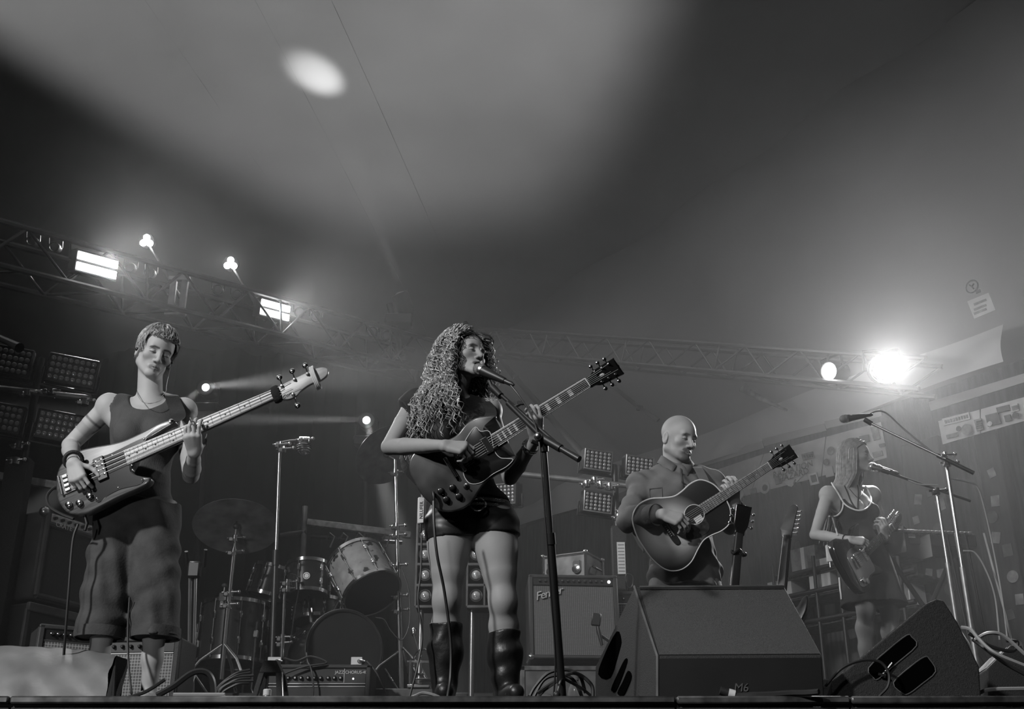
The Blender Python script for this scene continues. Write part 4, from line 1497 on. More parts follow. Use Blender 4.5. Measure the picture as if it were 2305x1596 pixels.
for k_, a_, d_ in ((kl, al, V((-.2, -1, 0))), (kr, ar, V((.2, -1, 0)))):
    G = Field((a_.x - .17, a_.y - .26, 0), (a_.x + .17, a_.y + .14, .16), .006)
    d_.normalize()
    G.cap(a_, a_ + V((0, 0, -.04)), .05, .05, .02)
    G.cap(a_ + V((0, 0, -.045)) - d_ * .04, a_ + V((0, 0, -.05)) + d_ * .15, .046, .038, .03)
    G.half(V((0, 0, .006)), (0, 0, -1))
    G.obj('shoe', M['leather'], mp_)
st = [(TA @ V((.30, .05, -.06)), (.2, -1, .3)), (at(1598, 1110, 6.08), (.1, -1, .2)), (at(1578, 1066, 6.12), (.1, -.8, .5)), (at(1566, 1050, 6.24), (0, 0, 1)), (at(1560, 1070, 6.40), (0, 1, .3)), (at(1500, 1150, 6.42), (0, 1, 0)), (at(1430, 1200, 6.3), (-.5, .8, 0)), (TA @ V((-.165, 0, -.06)), (-1, 0, 0))]
strap(TA, st, .05, aco, m=M['shirt'])

# ---------------------------------------------------------------- woman in the dress
J = dict(neck=at(1908, 1092, 7.72), pelvis=at(1950, 1275, 7.70), chest=at(1922, 1150, 7.69), sl=at(1864, 1113, 7.58), sr=at(1962, 1112, 7.83), hl=at(1928, 1290, 7.64), hr=at(1976, 1290, 7.76))
El, Wl = at(1834, 1204, 7.52), at(1912, 1215, 7.33)
Er, Wr = at(1990, 1205, 7.86), at(1992, 1212, 7.62)
H = head_frame(at(1927, 1031, 7.68), 60, -4, 0)
kl, kr = V((J['hl'].x + .02, 7.60, .92)), V((J['hr'].x + .04, 7.74, .92))
al, ar = V((kl.x - .02, 7.66, .56)), V((kr.x + .0, 7.80, .56))
wp = thing('person', 'woman with long fair hair in a dark dress singing in profile', 'person', (J['pelvis'].x, 7.7, .46))
F = Field((El.x - .08, 7.14, .46), (Er.x + .16, 8.06, 2.2), 0.0068, [(N3(H.translation) - .14, N3(H.translation) + .14, .0034), (N3(Wl) - (.03, .10, .08), N3(Wl) + (.2, .05, .07), .0042)])
torso(F, J, 0, waist=.9, w=.95)
neck(F, J, H, .86)
arm(F, J['sl'], El, Wl, .92)
arm(F, J['sr'], Er, Wr, .92)
leg(F, J['hl'], kl, al, 1, 0, (.5, -.8, 0))
leg(F, J['hr'], kr, ar, 1, 0, (.7, -.6, 0))
head(F, H, .97)
hand(F, Wl, (.93, -.1, -.12), (.05, -.75, .6), [(30, 45, 30), (40, 50, 30), (45, 50, 30), (50, 50, 30)], [(.8, .4, .4), (.9, .1, .4), (.95, 0, .3)], .95, -1)
hand(F, Wr, (-.1, -.5, .8), (.6, -.6, -.5), [(26, 50, 30), (30, 52, 30), (34, 55, 30), (38, 55, 30)], [(.3, .5, .8), (.6, .2, .7), (.8, .1, .6)], .95, 1)
F.obj('body', M['skin_c'], wp, face_tint(H, .97, brow=.5, lip=.6, lash=.35))
G = Field((J['sl'].x - .16, 7.3, .9), (J['sr'].x + .26, 8.1, 2.0), .0068)
torso(G, J, .012, waist=.9, w=.95)
hz = at(1960, 1357, 7.6).z
G.cap(J['pelvis'] + V((0, 0, .06)), V((J['pelvis'].x + .02, J['pelvis'].y, hz - .02)), .150, .215, .06)
ax_ = basis(J['sr'] - J['sl'], (0, 0, 1))
fr_ = -V(ax_[:, 1])
G.half(at(1900, 1128, 7.6), V((0, 0, 1)) + fr_ * .15)
G.ell(at(1934, 1108, 7.56), (.105, .20, .125), ax_, .006, True)
for p_, e in ((J['sl'], -1), (J['sr'], 1)):
    G.cap(p_ + V(ax_[:, 0]) * e * .02 + V((0, 0, .05)), p_ + V(ax_[:, 0]) * e * .02 + V((0, 0, -.135)), .085, .088, .01, True)
G.half(V((0, 0, hz)), (0, 0, -1))
G.folds(.003, [(22, 14, 6), (34, -10, 10)], 2)
dr = G.obj('dress', M['dress'], wp)


def dline(px, name='piping', r=.0055, m='piping', rep=5, lift=.006):
    fld = [F, G]
    pts = []
    for p in px:
        a_, b_ = hit(F, p[0], p[1], 7.25, 8.0, lift), hit(G, p[0], p[1], 7.25, 8.0, lift)
        c_ = at(p[0], p[1], 7.62)
        ok = [q for q in (a_, b_) if abs(q.y - 7.625) > .004] or [c_]
        pts.append(tuple(min(ok, key=lambda q: q.y)))
    return part(name, MB().tube(spline(pts, rep), r, 6), M[m], dr)


dline([(1872, 1087), (1878, 1097), (1885, 1108), (1893, 1122), (1899, 1132), (1908, 1140), (1920, 1146), (1932, 1149), (1945, 1147), (1955, 1140), (1961, 1131), (1960, 1118), (1955, 1106), (1948, 1094)])
dline([(1898, 1132), (1897, 1142), (1893, 1152), (1885, 1160), (1875, 1163), (1866, 1162)])
dline([(1874, 1165), (1878, 1178), (1882, 1192), (1885, 1203)])
dline([(1889, 1300), (1890, 1312), (1891, 1325), (1893, 1338), (1894, 1350)])
dline([(1897, 1087), (1903, 1098), (1909, 1112), (1914, 1125), (1920, 1137), (1926, 1147)], 'lanyard', .0042, 'ink')
dline([(1930, 1092), (1932, 1105), (1932, 1120), (1931, 1133), (1931, 1148)], 'lanyard', .0036, 'ink')
dline([(1912, 1100), (1922, 1112), (1933, 1121), (1940, 1113), (1944, 1102)], 'necklace', .002, 'ink')
ring(Wl + (El - Wl) * .12, Wl - El, .027, .004, 'bracelet', M['bracelet'], wp)
part('earphone', MB().ball(tuple(H @ V((.080, -.008, -.010))), .009), M['white'], wp)
HR = scalp_roots(H, 1, lambda x, y, z: z > -.25 + .85 * max(y, 0) and not (y > .42 and z < .40))


def straight(d, rg, i):
    pts, q = [], d.copy()
    L = rg.uniform(.36, .60)
    step = .022
    sx = 1 if d[0] > 0 else -1
    bk_ = H.to_3x3() @ V((0, -1, 0))
    side = H.to_3x3() @ V((sx, 0, 0))
    free = False
    for k in range(int(L / step)):
        if not free:
            b_ = on_scalp(H, .97, q, .006 + rg.uniform(0, .008))
            g_ = np.array((sx * .65, -.55, -.55)) + rg.normal(size=3) * .05
            g_ -= q * (g_ @ q)
            q = q + g_ / (np.linalg.norm(g_) + 1e-6) * step / .088
            q /= np.linalg.norm(q)
            if q[2] < -.05:
                free, base = True, b_
        else:
            a_ = V((base.x - J['neck'].x, base.y - J['neck'].y, 0))
            out = .004 if base.z < J['neck'].z + .06 else 0
            if base.z < J['neck'].z + .05 and base.z > J['neck'].z - .06:
                out = .012
            base = base + V((0, 0, -step)) + bk_ * (.003 + out * .9) + side * out * .25 + V(tuple(rg.normal(size=3) * .0012))
            b_ = base
        pts.append(b_)
    return pts


part('hair', locks(H, 800, HR, straight, .0042, 12, 4, 9), M['hair_long'], wp)
tb = at(1866, 1246, 7.5)
tx = thing('transmitter_pack', 'small radio transmitter on the hip of the woman in the dress', 'transmitter', tb)
part('case', MB().box((0, 0, 0), (.035, .024, .11), b=.004), M['tape'], tx, True)
part('clip', MB().box((0, .015, .02), (.02, .006, .06), b=.002), M['black'], tx, True)
part('plug', rod((0, 0, -.055), (0, 0, -.09), .006), M['steel'], tx, True)

# ================================================================ stage gear
def quadprism(name, L, Rr, m, parent, b=None):
    """closed solid between two outlines of equal length (left and right side panels)"""
    n = len(L)
    mb = MB()
    vs = [tuple(p) for p in L] + [tuple(p) for p in Rr]
    fs = [list(range(n)), [n + k for k in range(n)][::-1]] + [[k, n + k, n + (k + 1) % n, (k + 1) % n] for k in range(n)]
    mb.add(vs, fs)
    o = part(name, mb, m, parent, smooth=False)
    if b:
        bv = o.modifiers.new('edges', 'BEVEL')
        bv.width, bv.segments = b, 2
    return o


def lerp(a, b, t):
    return a + (b - a) * t


def patch(pts, lift, th, mb=None):
    """a flat slab over coplanar world points, lifted towards the lens"""
    P = [V(p) for p in pts]
    n = (P[1] - P[0]).cross(P[-1] - P[0]).normalized()
    c = sum(P, V((0, 0, 0))) / len(P)
    if n.dot(V((0, 0, CZ)) - c) < 0:
        n = -n
    mb = mb or MB()
    a = [p + n * lift for p in P]
    b = [p + n * (lift - th) for p in P]
    k = len(P)
    return mb.add(a + b, [list(range(k)), [k + i for i in range(k)][::-1]] + [[i, (i + 1) % k, k + (i + 1) % k, k + i] for i in range(k)])


def onplane(px, py, p0, n):
    """line of sight through a photo pixel meets the plane (p0, n)"""
    c = V((0, 0, CZ))
    d = at(px, py, 1.0) - c
    return c + d * ((p0 - c).dot(n) / d.dot(n))


# ---- big wedge with the grainy sloping panel
Yf, Ya, Yr = 4.79, 5.14, 5.40


def fz(px, py, Y, z=None):
    p = at(px, py, Y)
    return p if z is None else V((p.x, p.y, z))


Lp = [fz(1480, 1570, Yf, 0), fz(1480, 1477, Yf), fz(1428, 1320, Ya), fz(1340, 1500, Yr), fz(1338, 1560, Yr, 0)]
n_ = (Lp[1] - Lp[0]).cross(Lp[2] - Lp[0]).normalized()
Lp[3] = onplane(1340, 1500, Lp[0], n_)
Lp[4] = onplane(1336, 1560, Lp[0], n_)
Lp[4].z = 0
dx = fz(1851, 1475, Yf) - Lp[1]
Rp = [p + dx for p in Lp]
wd = thing('floor_monitor', 'big black wedge monitor with a grainy sloping panel and M6 lettering', 'speaker', V(((Lp[0].x + Rp[0].x) / 2, 5.1, 0)))
cb = quadprism('cabinet', Lp, Rp, M['black_rough'], wd, .008)
q = [lerp(Lp[1], Rp[1], .012), lerp(Lp[1], Rp[1], .988), lerp(Lp[2], Rp[2], .985), lerp(Lp[2], Rp[2], .03)]
q = [lerp(q[0], q[3], .01), lerp(q[1], q[2], .01), lerp(q[1], q[2], .955), lerp(q[0], q[3], .955)]
part('sloping_panel', patch(q, .004, .01), M['speckle'], wd, smooth=False)
part('front_panel', patch([lerp(Lp[0], Rp[0], .01) + V((0, 0, .004)), lerp(Lp[0], Rp[0], .99) + V((0, 0, .004)), lerp(Lp[1], Rp[1], .99) - V((0, 0, .01)), lerp(Lp[1], Rp[1], .01) - V((0, 0, .01))], .003, .006), M['black'], wd, smooth=False)
part('grab_bar', rod(lerp(Lp[2], Rp[2], .03) + V((0, -.03, -.012)), lerp(Lp[2], Rp[2], .985) + V((0, -.03, -.012)), .008), M['steel'], wd)
part('corner_trim', MB().tube([Lp[0] + V((0, 0, .01)), Lp[1], Lp[2]], .006, 6), M['case'], wd)
n_ = (Lp[1] - Lp[0]).cross(Lp[2] - Lp[0]).normalized()
M['hole'] = mat('recess_shade_black', 0.002, 1.0, spec=0.0)  # near-black colour standing in for shade in recesses; also colours blinder housings
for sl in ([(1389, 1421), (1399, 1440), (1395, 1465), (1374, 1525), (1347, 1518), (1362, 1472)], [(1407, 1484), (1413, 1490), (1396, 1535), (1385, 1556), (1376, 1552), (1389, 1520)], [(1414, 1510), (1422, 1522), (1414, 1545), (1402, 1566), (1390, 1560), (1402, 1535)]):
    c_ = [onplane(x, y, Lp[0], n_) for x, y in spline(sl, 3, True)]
    part('handle_slot', patch(c_, .0015, .003), M['hole'], wd, smooth=False)  # flat dark plate on the panel paints the slot's shade, nothing is cut
letters('M6', Matrix.Translation(chain_matrix(wd).inverted() @ (at(1667, 1549, Yf) + V((0, -.006, 0)))) @ Matrix.Rotation(math.pi / 2, 4, 'X'), .045, M['case'], wd, shear=.2)

# ---- wedge standing side-on
pr = [(1866, 1572), (1872, 1532), (1905, 1508), (2085, 1358), (2108, 1348), (2124, 1352), (2155, 1400), (2204, 1500), (2207, 1572)]
Lp = [at(x, y, 4.92) for x, y in pr]
for p in (Lp[0], Lp[-1]):
    p.z = 0
Rp = [p + V((.10, .52, 0)) for p in Lp]
wd2 = thing('floor_monitor', 'black wedge monitor turned side-on with two handle slots', 'speaker', V((Lp[4].x, 5.15, 0)))
quadprism('cabinet', Lp, Rp, M['black_rough'], wd2, .006)
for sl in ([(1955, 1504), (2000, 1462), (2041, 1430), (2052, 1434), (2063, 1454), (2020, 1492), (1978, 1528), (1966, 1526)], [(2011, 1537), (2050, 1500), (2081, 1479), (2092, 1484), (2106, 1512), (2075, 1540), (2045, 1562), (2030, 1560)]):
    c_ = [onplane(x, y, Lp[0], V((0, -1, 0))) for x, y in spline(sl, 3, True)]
    part('handle_slot', patch(c_, .0015, .003), M['hole'], wd2, smooth=False)  # slot shade painted as a thin dark plate, cabinet stays closed
    part('slot_rim', MB().tube([p + V((0, -.002, 0)) for p in c_], .0025, 5, True), M['case'], wd2)
part('sloping_panel', patch([lerp(Lp[2], Rp[2], .04), lerp(Lp[3], Rp[3], .04), lerp(Lp[3], Rp[3], .96), lerp(Lp[2], Rp[2], .96)], .004, .008), M['speckle'], wd2, smooth=False)
p_ = at(2036, 1527, 4.9)
part('latch', MB().tube([at(1987, 1518, 4.905), at(2008, 1492, 4.905)], .004, 6).tube([at(1977, 1517, 4.90), at(1994, 1520, 4.90)], .005, 6), M['steel'], wd2)
pr = [(2215, 1572), (2222, 1505), (2275, 1452), (2300, 1452), (2340, 1572)]
Lp = [at(x, y, 5.7) for x, y in pr]
for p in (Lp[0], Lp[-1]):
    p.z = 0
wd3 = thing('floor_monitor', 'dark wedge monitor behind tangled cables at the far end', 'speaker', V((Lp[2].x, 5.9, 0)))
quadprism('cabinet', Lp, [p + V((.05, .4, 0)) for p in Lp], M['black_rough'], wd3, .006)
part('grille', patch([lerp(Lp[1], Lp[2], .05) + V((.006, .03, 0)), lerp(Lp[1], Lp[2], .95) + V((.006, .03, 0)), lerp(Lp[1], Lp[2], .95) + V((.044, .37, 0)), lerp(Lp[1], Lp[2], .05) + V((.044, .37, 0))], .004, .008), M['speckle'], wd3, smooth=False)

# ---- monitor under a creased pale cover at the front edge
cv = thing('covered_monitor', 'low wedge monitor under a creased pale cover at the stage edge', 'speaker', V((at(120, 1560, 4.9).x, 4.95, 0)))
M['cover'] = mat('creased_pale_cover', 0.17, 0.5, var=0.35, scale=5, bump=0.8, bscale=14)
top = [(-60, 1452), (0, 1453), (60, 1455), (120, 1458), (190, 1463), (230, 1469), (262, 1476)]
bot = [(-60, 1576), (0, 1576), (55, 1576), (110, 1576), (160, 1576), (205, 1576), (238, 1576)]
tp_ = spline([tuple(at(x, y, 5.02 - .0 * i)) for i, (x, y) in enumerate(top)], 6)
bt_ = spline([(at(x, y, 4.745).x, 4.745, .003) for x, y in bot], 6)
g = []
for i in range(13):
    t = i / 12
    row = []
    for a, b in zip(tp_, bt_):
        p = lerp(V(a), V(b), t)
        bul = .030 * math.sin(math.pi * t)
        cr = .006 * math.sin(26 * p.x + 9 * t) * math.sin(math.pi * t) + .005 * math.sin(60 * p.x * (1 - .4 * t) + 20 * t)
        row.append(p + V((0, -bul - cr, bul * .6)))
    g.append(row)
part('cover', MB().sheet(g), M['cover'], cv, ang=80)
e1, e0 = V(tp_[-1]), V(bt_[-1])
bk = [V((tp_[0][0], 5.22, e1.z * .9)), V((tp_[0][0], 5.22, 0)), V((at(292, 1486, 5.15).x, 5.15, at(292, 1486, 5.15).z)), V((at(292, 1486, 5.15).x - .03, 5.15, .0))]
part('side_panel', MB().add([e1, e0, bk[3], bk[2]], [[0, 1, 2, 3]]), M['black_rough'], cv, smooth=False)
part('top_flap', MB().sheet([[V(p) for p in tp_], [V((p[0], 5.15 + .07 * (1 - i / len(tp_)), p[2] - .005)) for i, p in enumerate(tp_)]]), M['cover'], cv)
part('back_panel', MB().sheet([[V((p[0], 5.15 + .07 * (1 - i / len(tp_)), p[2] - .005)) for i, p in enumerate(tp_)], [V((p[0], 5.15 + .07 * (1 - i / len(tp_)), 0)) for i, p in enumerate(tp_)]]), M['black_rough'], cv)


def amp(name, label, T, w, h, d, grille, shell='tolex', panel='top', knobs=8, ph=.06, logo=None, trim=None, group=None, knob_m='gloss_black'):
    """combo amplifier; T at the bottom centre of its front face, x along the face, y into the box, z up"""
    t = thing(name, label, 'amplifier', T, group)
    part('cabinet', MB().box((0, d / 2 + .012, h / 2), (w, d, h), b=.012), M[shell], t, True)
    e = .028
    part('grille', MB().box((0, .008, (h - ph) / 2), (w - 2 * e, .012, h - ph - 1.6 * e), b=.003), grille, t, True)
    for x in (-1, 1):
        part('edge', MB().box((x * (w / 2 - e / 2), .004, h / 2), (e, .024, h), b=.008), M[shell], t, True)
    for z in (e / 2, h - e * .4):
        part('edge', MB().box((0, .004, z), (w, .024, e * .8), b=.008), M[shell], t, True)
    pn = part('control_panel', MB().box((0, .006, h - ph / 2 - e * .6), (w - 2 * e, .012, ph), b=.002), M['black'], t, True)
    km = MB().lathe([(.010, 0), (.010, .004), (.007, .006), (.0065, .016), (.005, .017)], 12).mesh('knob')
    km.materials.append(M[knob_m])
    cm = MB().lathe([(.005, .0165), (.004, .0185)], 10).mesh('knob_cap')
    cm.materials.append(M['chrome'])
    for i in range(knobs):
        x = -w / 2 + e + (w - 2 * e) * (i + 1.2) / (knobs + 2.2)
        K = Matrix.Translation((x, 0, h - ph / 2 - e * .6)) @ Matrix.Rotation(math.pi / 2, 4, 'X')
        k_ = put('knob', km, K, pn)
        put('knob_cap', cm, Matrix.Identity(4), k_)
    if trim:
        for z in trim:
            part('trim_strip', MB().box((0, .001, h - ph - e * .6 - z), (w - 2 * e, .006, .006), b=.001), M['steel'], t, True)
    return t, pn


def face(c, yaw=0, tilt=0):
    """amp frame at world point c: yaw turns the front towards the picture's right, tilt leans it back"""
    return Matrix.Translation(c) @ rotz(R(yaw)) @ Matrix.Rotation(R(-tilt), 4, 'X')


FRX = Matrix.Rotation(math.pi / 2, 4, 'X')
g_dark = weave('dark_grille_cloth', .03, .055, .008, .008)
g_silver = weave('silver_grille_cloth', .16, .05, .012, .009)
g_tweed = weave('checked_grille_cloth', .10, .32, .014, .014)
# amp with silver strips in front of the drums
jc = at(712, 1560, 6.9)
jw = at(832, 1500, 6.9).x - at(592, 1500, 6.9).x
t, pn = amp('guitar_amplifier', 'black combo amplifier with silver strips lettered JAZZ CHORUS-40', Matrix.Translation((jc.x, 6.9, 0)), jw, at(700, 1496, 6.9).z, .28, g_dark, knobs=0, ph=.088, trim=(.0, .016))
jh = at(700, 1496, 6.9).z
for i, px in enumerate((649, 665, 678, 694, 709, 722, 739, 753, 767)):
    x = at(px, 1525, 6.9).x - jc.x
    k_ = part('knob', MB().lathe([(.013, 0), (.013, .004), (.009, .006), (.008, .018)], 12, Matrix.Translation((x, 0, jh - .075)) @ FRX), M['gloss_black'], pn, True)
    part('knob_cap', MB().lathe([(.006, .018), (.005, .020)], 10, Matrix.Translation((x, 0, jh - .075)) @ FRX), M['steel'], k_, True)
letters('JAZZ CHORUS-40', Matrix.Translation((at(790, 1517, 6.9).x - jc.x, -.001, jh - .043)) @ FRX, .024, M['tape'], pn, spacing=.95)
part('pilot_lamp', MB().ball((at(795, 1529, 6.9).x - jc.x, 0, jh - .078), .005), glow('pilot_lamp', 4), pn, True)
part('divider', MB().box((at(775, 1520, 6.9).x - jc.x, 0, jh - .06), (.003, .004, .08), b=.0005), M['tape'], pn, True)
for px0, px1, y1, lb in ((601, 634, 1475, 'grey direct box on the amplifier beside the folding stand'), (789, 816, 1480, 'grey direct box on the amplifier with a plug in its front')):
    a_, b_ = at(px0, 1495, 6.96), at(px1, y1, 6.96)
    db = thing('direct_box', lb, 'box', V(((a_.x + b_.x) / 2, 7.0, jh)), 'direct boxes')
    part('case', MB().box((0, .02, .028), (b_.x - a_.x, .11, .052), b=.004), M['dark_metal'], db, True)
    part('front_plate', MB().box((0, -.036, .028), (b_.x - a_.x - .004, .004, .048), b=.001), M['tape'], db, True)
    part('socket', MB().lathe([(.011, 0), (.011, .006), (.007, .006)], 14, Matrix.Translation((.015, -.038, .028)) @ FRX), M['dark_metal'], db, True)
    part('plug', MB().tube([(.015, -.04, .028), (.03, -.07, .027), (.055, -.08, .022)], [.009, .008, .005], 10), M['steel'], db, True)

# amp with the script badge and its tilt-back stance
fc = at(1296, 1484, 7.35)
fw = 0.555
t, pn = amp('guitar_amplifier', 'tilted combo amplifier with silver grille cloth and script badge', face(fc, 4, 7), fw, .53, .25, g_silver, knobs=12, ph=.05)
fend = t
letters('Fender', Matrix.Translation((-.155, -.008, .405)) @ FRX @ rotz(R(16)), .072, M['alu_bright'], t, 'badge', .004, shear=.35, spacing=.85)
part('jewel_lamp', MB().ball((.225, -.002, .488), .010), glow('jewel_lamp', 2.5), pn, True)
part('tilt_leg', rod((-.27, -.01, .03), (-.29, .06, -.005), .006), M['chrome'], t, True)
part('corner', MB().ball((-.268, 0, .012), (.02, .016, .016)), M['chrome'], t, True)
cs = thing('road_case', 'dark road case with metal edges under the tilted amplifier', 'case', V((fc.x, 7.5, 0)))
hc_ = fc.z - .035
part('shell', MB().box((-.01, .08, hc_ / 2), (.64, .42, hc_), b=.008), M['case'], cs, True)
for z in (.02, hc_ - .015, hc_ * .62):
    part('metal_edge', MB().box((-.01, -.133, z), (.65, .012, .028), b=.003), M['edge'], cs, True)
for x in (-.32, .30):
    part('metal_edge', MB().box((x, -.133, hc_ / 2), (.028, .012, hc_), b=.003), M['edge'], cs, True)
for x in (-.18, .15):
    part('latch', MB().box((x, -.14, hc_ * .62), (.06, .014, .07), b=.004), M['steel'], cs, True)
# side amp with pale trim behind the wedge
t, pn = amp('guitar_amplifier', 'small amplifier with pale trim half hidden behind the big wedge', Matrix.Translation((at(1420, 1400, 7.6).x, 7.6, .0)), .34, at(1400, 1332, 7.6).z, .25, g_tweed, 'tolex_grey', knobs=4, trim=(.0,))

# clear-cut metal instrument case on top of the tilted amp
kc = at(1290, 1292, 7.62)
kc.z = fc.z + .505
ck = thing('metal_case', 'scuffed metal-cornered case standing on the tilted amplifier', 'case', Matrix.Translation(kc) @ rotz(R(-28)))
part('shell', MB().box((0, 0, .085), (.30, .26, .17), b=.012), mat('scuffed_grey_shell', .16, .4, var=.5, scale=12), ck, True)
for x in (-.15, .15):
    for y in (-.13, .13):
        part('corner', MB().tube([(x, y, .0), (x, y, .175)], .010, 6).ball((x, y, .175), .016), M['chrome'], ck, True)
for y in (-.13, .13):
    part('rail', rod((-.15, y, .172), (.15, y, .172), .008), M['chrome'], ck, True)
for x in (-.15, .15):
    part('rail', rod((x, -.13, .172), (x, .13, .172), .008), M['chrome'], ck, True)
for x in (-.09, .09):
    part('latch', MB().box((x, -.138, .09), (.055, .016, .07), b=.006).lathe([(.028, 0), (.028, .01), (.014, .014)], 18, Matrix.Translation((x, -.14, .07)) @ FRX), M['chrome'], ck, True)
part('handle', MB().tube(spline([(.158, -.05, .10), (.18, -.04, .085), (.18, .04, .085), (.158, .05, .10)], 5), .007, 8), M['black'], ck, True)

# combo with letters CRATE and what it stands on
cc = at(72, 1346, 6.95)
T = Matrix.Translation(cc) @ rotz(R(63))
hh = at(72, 1147, 6.95).z - cc.z
dd = .40
ct = thing('guitar_amplifier', 'large dark combo amplifier lettered CRATE beside the bass player', 'amplifier', T)
part('cabinet', MB().box((.30, .21, hh / 2), (.60, dd, hh), b=.012), M['tolex_grey'], ct, True)
part('grille', MB().box((.30, .003, hh * .44), (.54, .014, hh * .74), b=.004), g_dark, ct, True)
for z in (.02, hh * .85):
    part('rail', MB().tube([(.02, -.006, z), (.58, -.006, z)], .018, 8), M['tolex_grey'], ct, True)
part('side_rail', MB().tube([(.02, -.006, .02), (.02, -.006, hh)], .018, 8), M['tolex_grey'], ct, True)
pn = part('control_panel', MB().box((.31, .02, hh * .93), (.52, .03, .055), b=.003), M['alu_bright'], ct, True)
for i in range(9):
    part('knob', MB().lathe([(.011, 0), (.009, .018), (.007, .019)], 10, Matrix.Translation((.08 + .055 * i, .004, hh * .935)) @ FRX), M['gloss_black'], pn, True)
letters('CRATE', Matrix.Translation((.13, -.028, hh * .855)) @ FRX, .042, M['tape'], ct)
for x, y in ((0, 0), (0, dd), (.6, 0)):
    part('corner', MB().ball((x, y + .01, hh - .012), (.032, .032, .030)), M['steel'], ct, True)
part('handle_recess', MB().box((-.002, .24, hh * .55), (.012, .10, .13), b=.004), M['hole'], ct, True)  # dark box on the side stands in for the recess's shade
lc = thing('speaker_cabinet', 'dark speaker cabinet under the lettered combo amplifier', 'speaker', T @ Matrix.Translation((0, 0, -cc.z)))
part('cabinet', MB().box((.30, .22, (cc.z - .03) / 2), (.66, .46, cc.z - .03), b=.012), M['tolex'], lc, True)
part('top_bar', MB().box((.30, -.02, cc.z - .055), (.68, .03, .05), b=.006), M['case'], lc, True)
part('grille', MB().box((.30, -.012, cc.z * .45), (.56, .01, cc.z * .7), b=.003), g_dark, lc, True)
for x in (-.03, .63):
    part('edge', MB().box((x, -.014, cc.z * .47), (.03, .02, cc.z * .9), b=.004), M['case'], lc, True)

# two small combos behind the bass player's legs
for px, Y, topy, wdt, yaw, lb in ((308, 5.75, 1434, .40, -6, 'small amplifier with checked grille cloth between the bass player\'s legs'), (150, 5.85, 1410, .30, 30, 'small dark amplifier low behind the bass player at the covered monitor')):
    b_ = at(px, 1500, Y)
    hgt = at(px, topy, Y).z
    amp('guitar_amplifier', lb, Matrix.Translation((b_.x, Y, 0)) @ rotz(R(yaw)), wdt, hgt, .22, g_tweed, knobs=6, ph=.055, trim=(.004,), knob_m='gloss_black')

# folding A-shaped stand in front of the lettered amp
fs = thing('folding_stand', 'dark A-shaped folding stand in front of the lettered combo amplifier', 'stand', V((at(608, 1570, 6.3).x, 6.3, 0)))
tl, tr2, ml, mr = at(594, 1486, 6.3), at(622, 1486, 6.3), at(583, 1514, 6.3), at(635, 1514, 6.3)
quadprism('head', [tl, ml, mr, tr2], [p + V((0, .12, 0)) for p in (tl, ml, mr, tr2)], M['black_rough'], fs, .004)
for a, b, x in ((ml, lerp(ml, mr, .22), -.06), (lerp(ml, mr, .72), mr, .05)):
    f0, f1 = V((a.x + x, 6.22, 0)), V((b.x + x, 6.22, 0))
    quadprism('leg', [a, f0, f1, b], [p + V((0, .03, 0)) for p in (a, f0, f1, b)], M['black_rough'], fs, .003)
    f0, f1 = V((a.x + x, 6.56, 0)), V((b.x + x, 6.56, 0))
    quadprism('leg', [a + V((0, .09, 0)), f0, f1, b + V((0, .09, 0))], [p + V((0, .03, 0)) for p in (a + V((0, .09, 0)), f0, f1, b + V((0, .09, 0)))], M['black_rough'], fs, .003)
part('edge_bar', MB().tube([mr, V((mr.x + .055, 6.215, .0))], .004, 6), M['steel'], fs)

for px, py, Y, lb in ((602, 1553, 4.95, 'water bottle with white cap at the stage edge before the drums'), (1294, 1520, 5.3, 'water bottle with white cap beside the big wedge monitor')):
    b_ = at(px, py, Y)
    bt = thing('water_bottle', lb, 'bottle', V((b_.x, Y, 0)), 'water bottles')
    H_ = b_.z
    part('bottle', MB().lathe([(.030, 0), (.032, .006), (.032, H_ - .075), (.028, H_ - .055), (.014, H_ - .028), (.0135, H_ - .012)], 18), M['bottle'], bt, True)
    part('cap', MB().lathe([(.0165, H_ - .022), (.0165, H_), (.014, H_ + .002)], 18), M['white'], bt, True)

# ---------------------------------------------------------------- drums
RZ = .45


def drum(name, label, c, ax, r, L, shell, lugs=6, top=True, head='drum_head', hoop='chrome', roll=0.0):
    """c: centre, ax: from the batter head to the other head"""
    ax = V(ax).normalized()
    T = frame(c, ax.orthogonal(), ax) @ rotz(roll)
    T = T @ Matrix.Translation((0, 0, -L / 2))
    t = thing(name, label, 'drum', T, 'drum kit')
    part('shell', MB().lathe([(r - .008, 0), (r, .004), (r, L - .004), (r - .008, L)], 48, None, True), shell, t, True)
    for z, e in ((0, 1), (L, -1)):
        part('hoop', MB().lathe([(r + .002, z + e * .012), (r + .011, z + e * .014), (r + .012, z - e * .010), (r + .003, z - e * .013), (r - .004, z - e * .010)], 48, None, True), M[hoop], t, True)
        part('head', MB().lathe([(0.0001, z - e * .002), (r * .5, z - e * .002), (r + .002, z - e * .001)], 40, None, True), M[head], t, True)
    for k in range(lugs):
        a = 2 * math.pi * (k + .5) / lugs
        T2 = rotz(a)
        for z_ in (-.22, .22):
            lg = part('lug', MB().box((r + .010, 0, L * (.5 + z_)), (.022, .022, .05), T2, .006), M['chrome'], t, True)
        part('tension_rod', MB().tube([T2 @ V((r + .014, 0, .0)), T2 @ V((r + .014, 0, L))], .0032, 6), M['chrome'], lg, True)
    return t


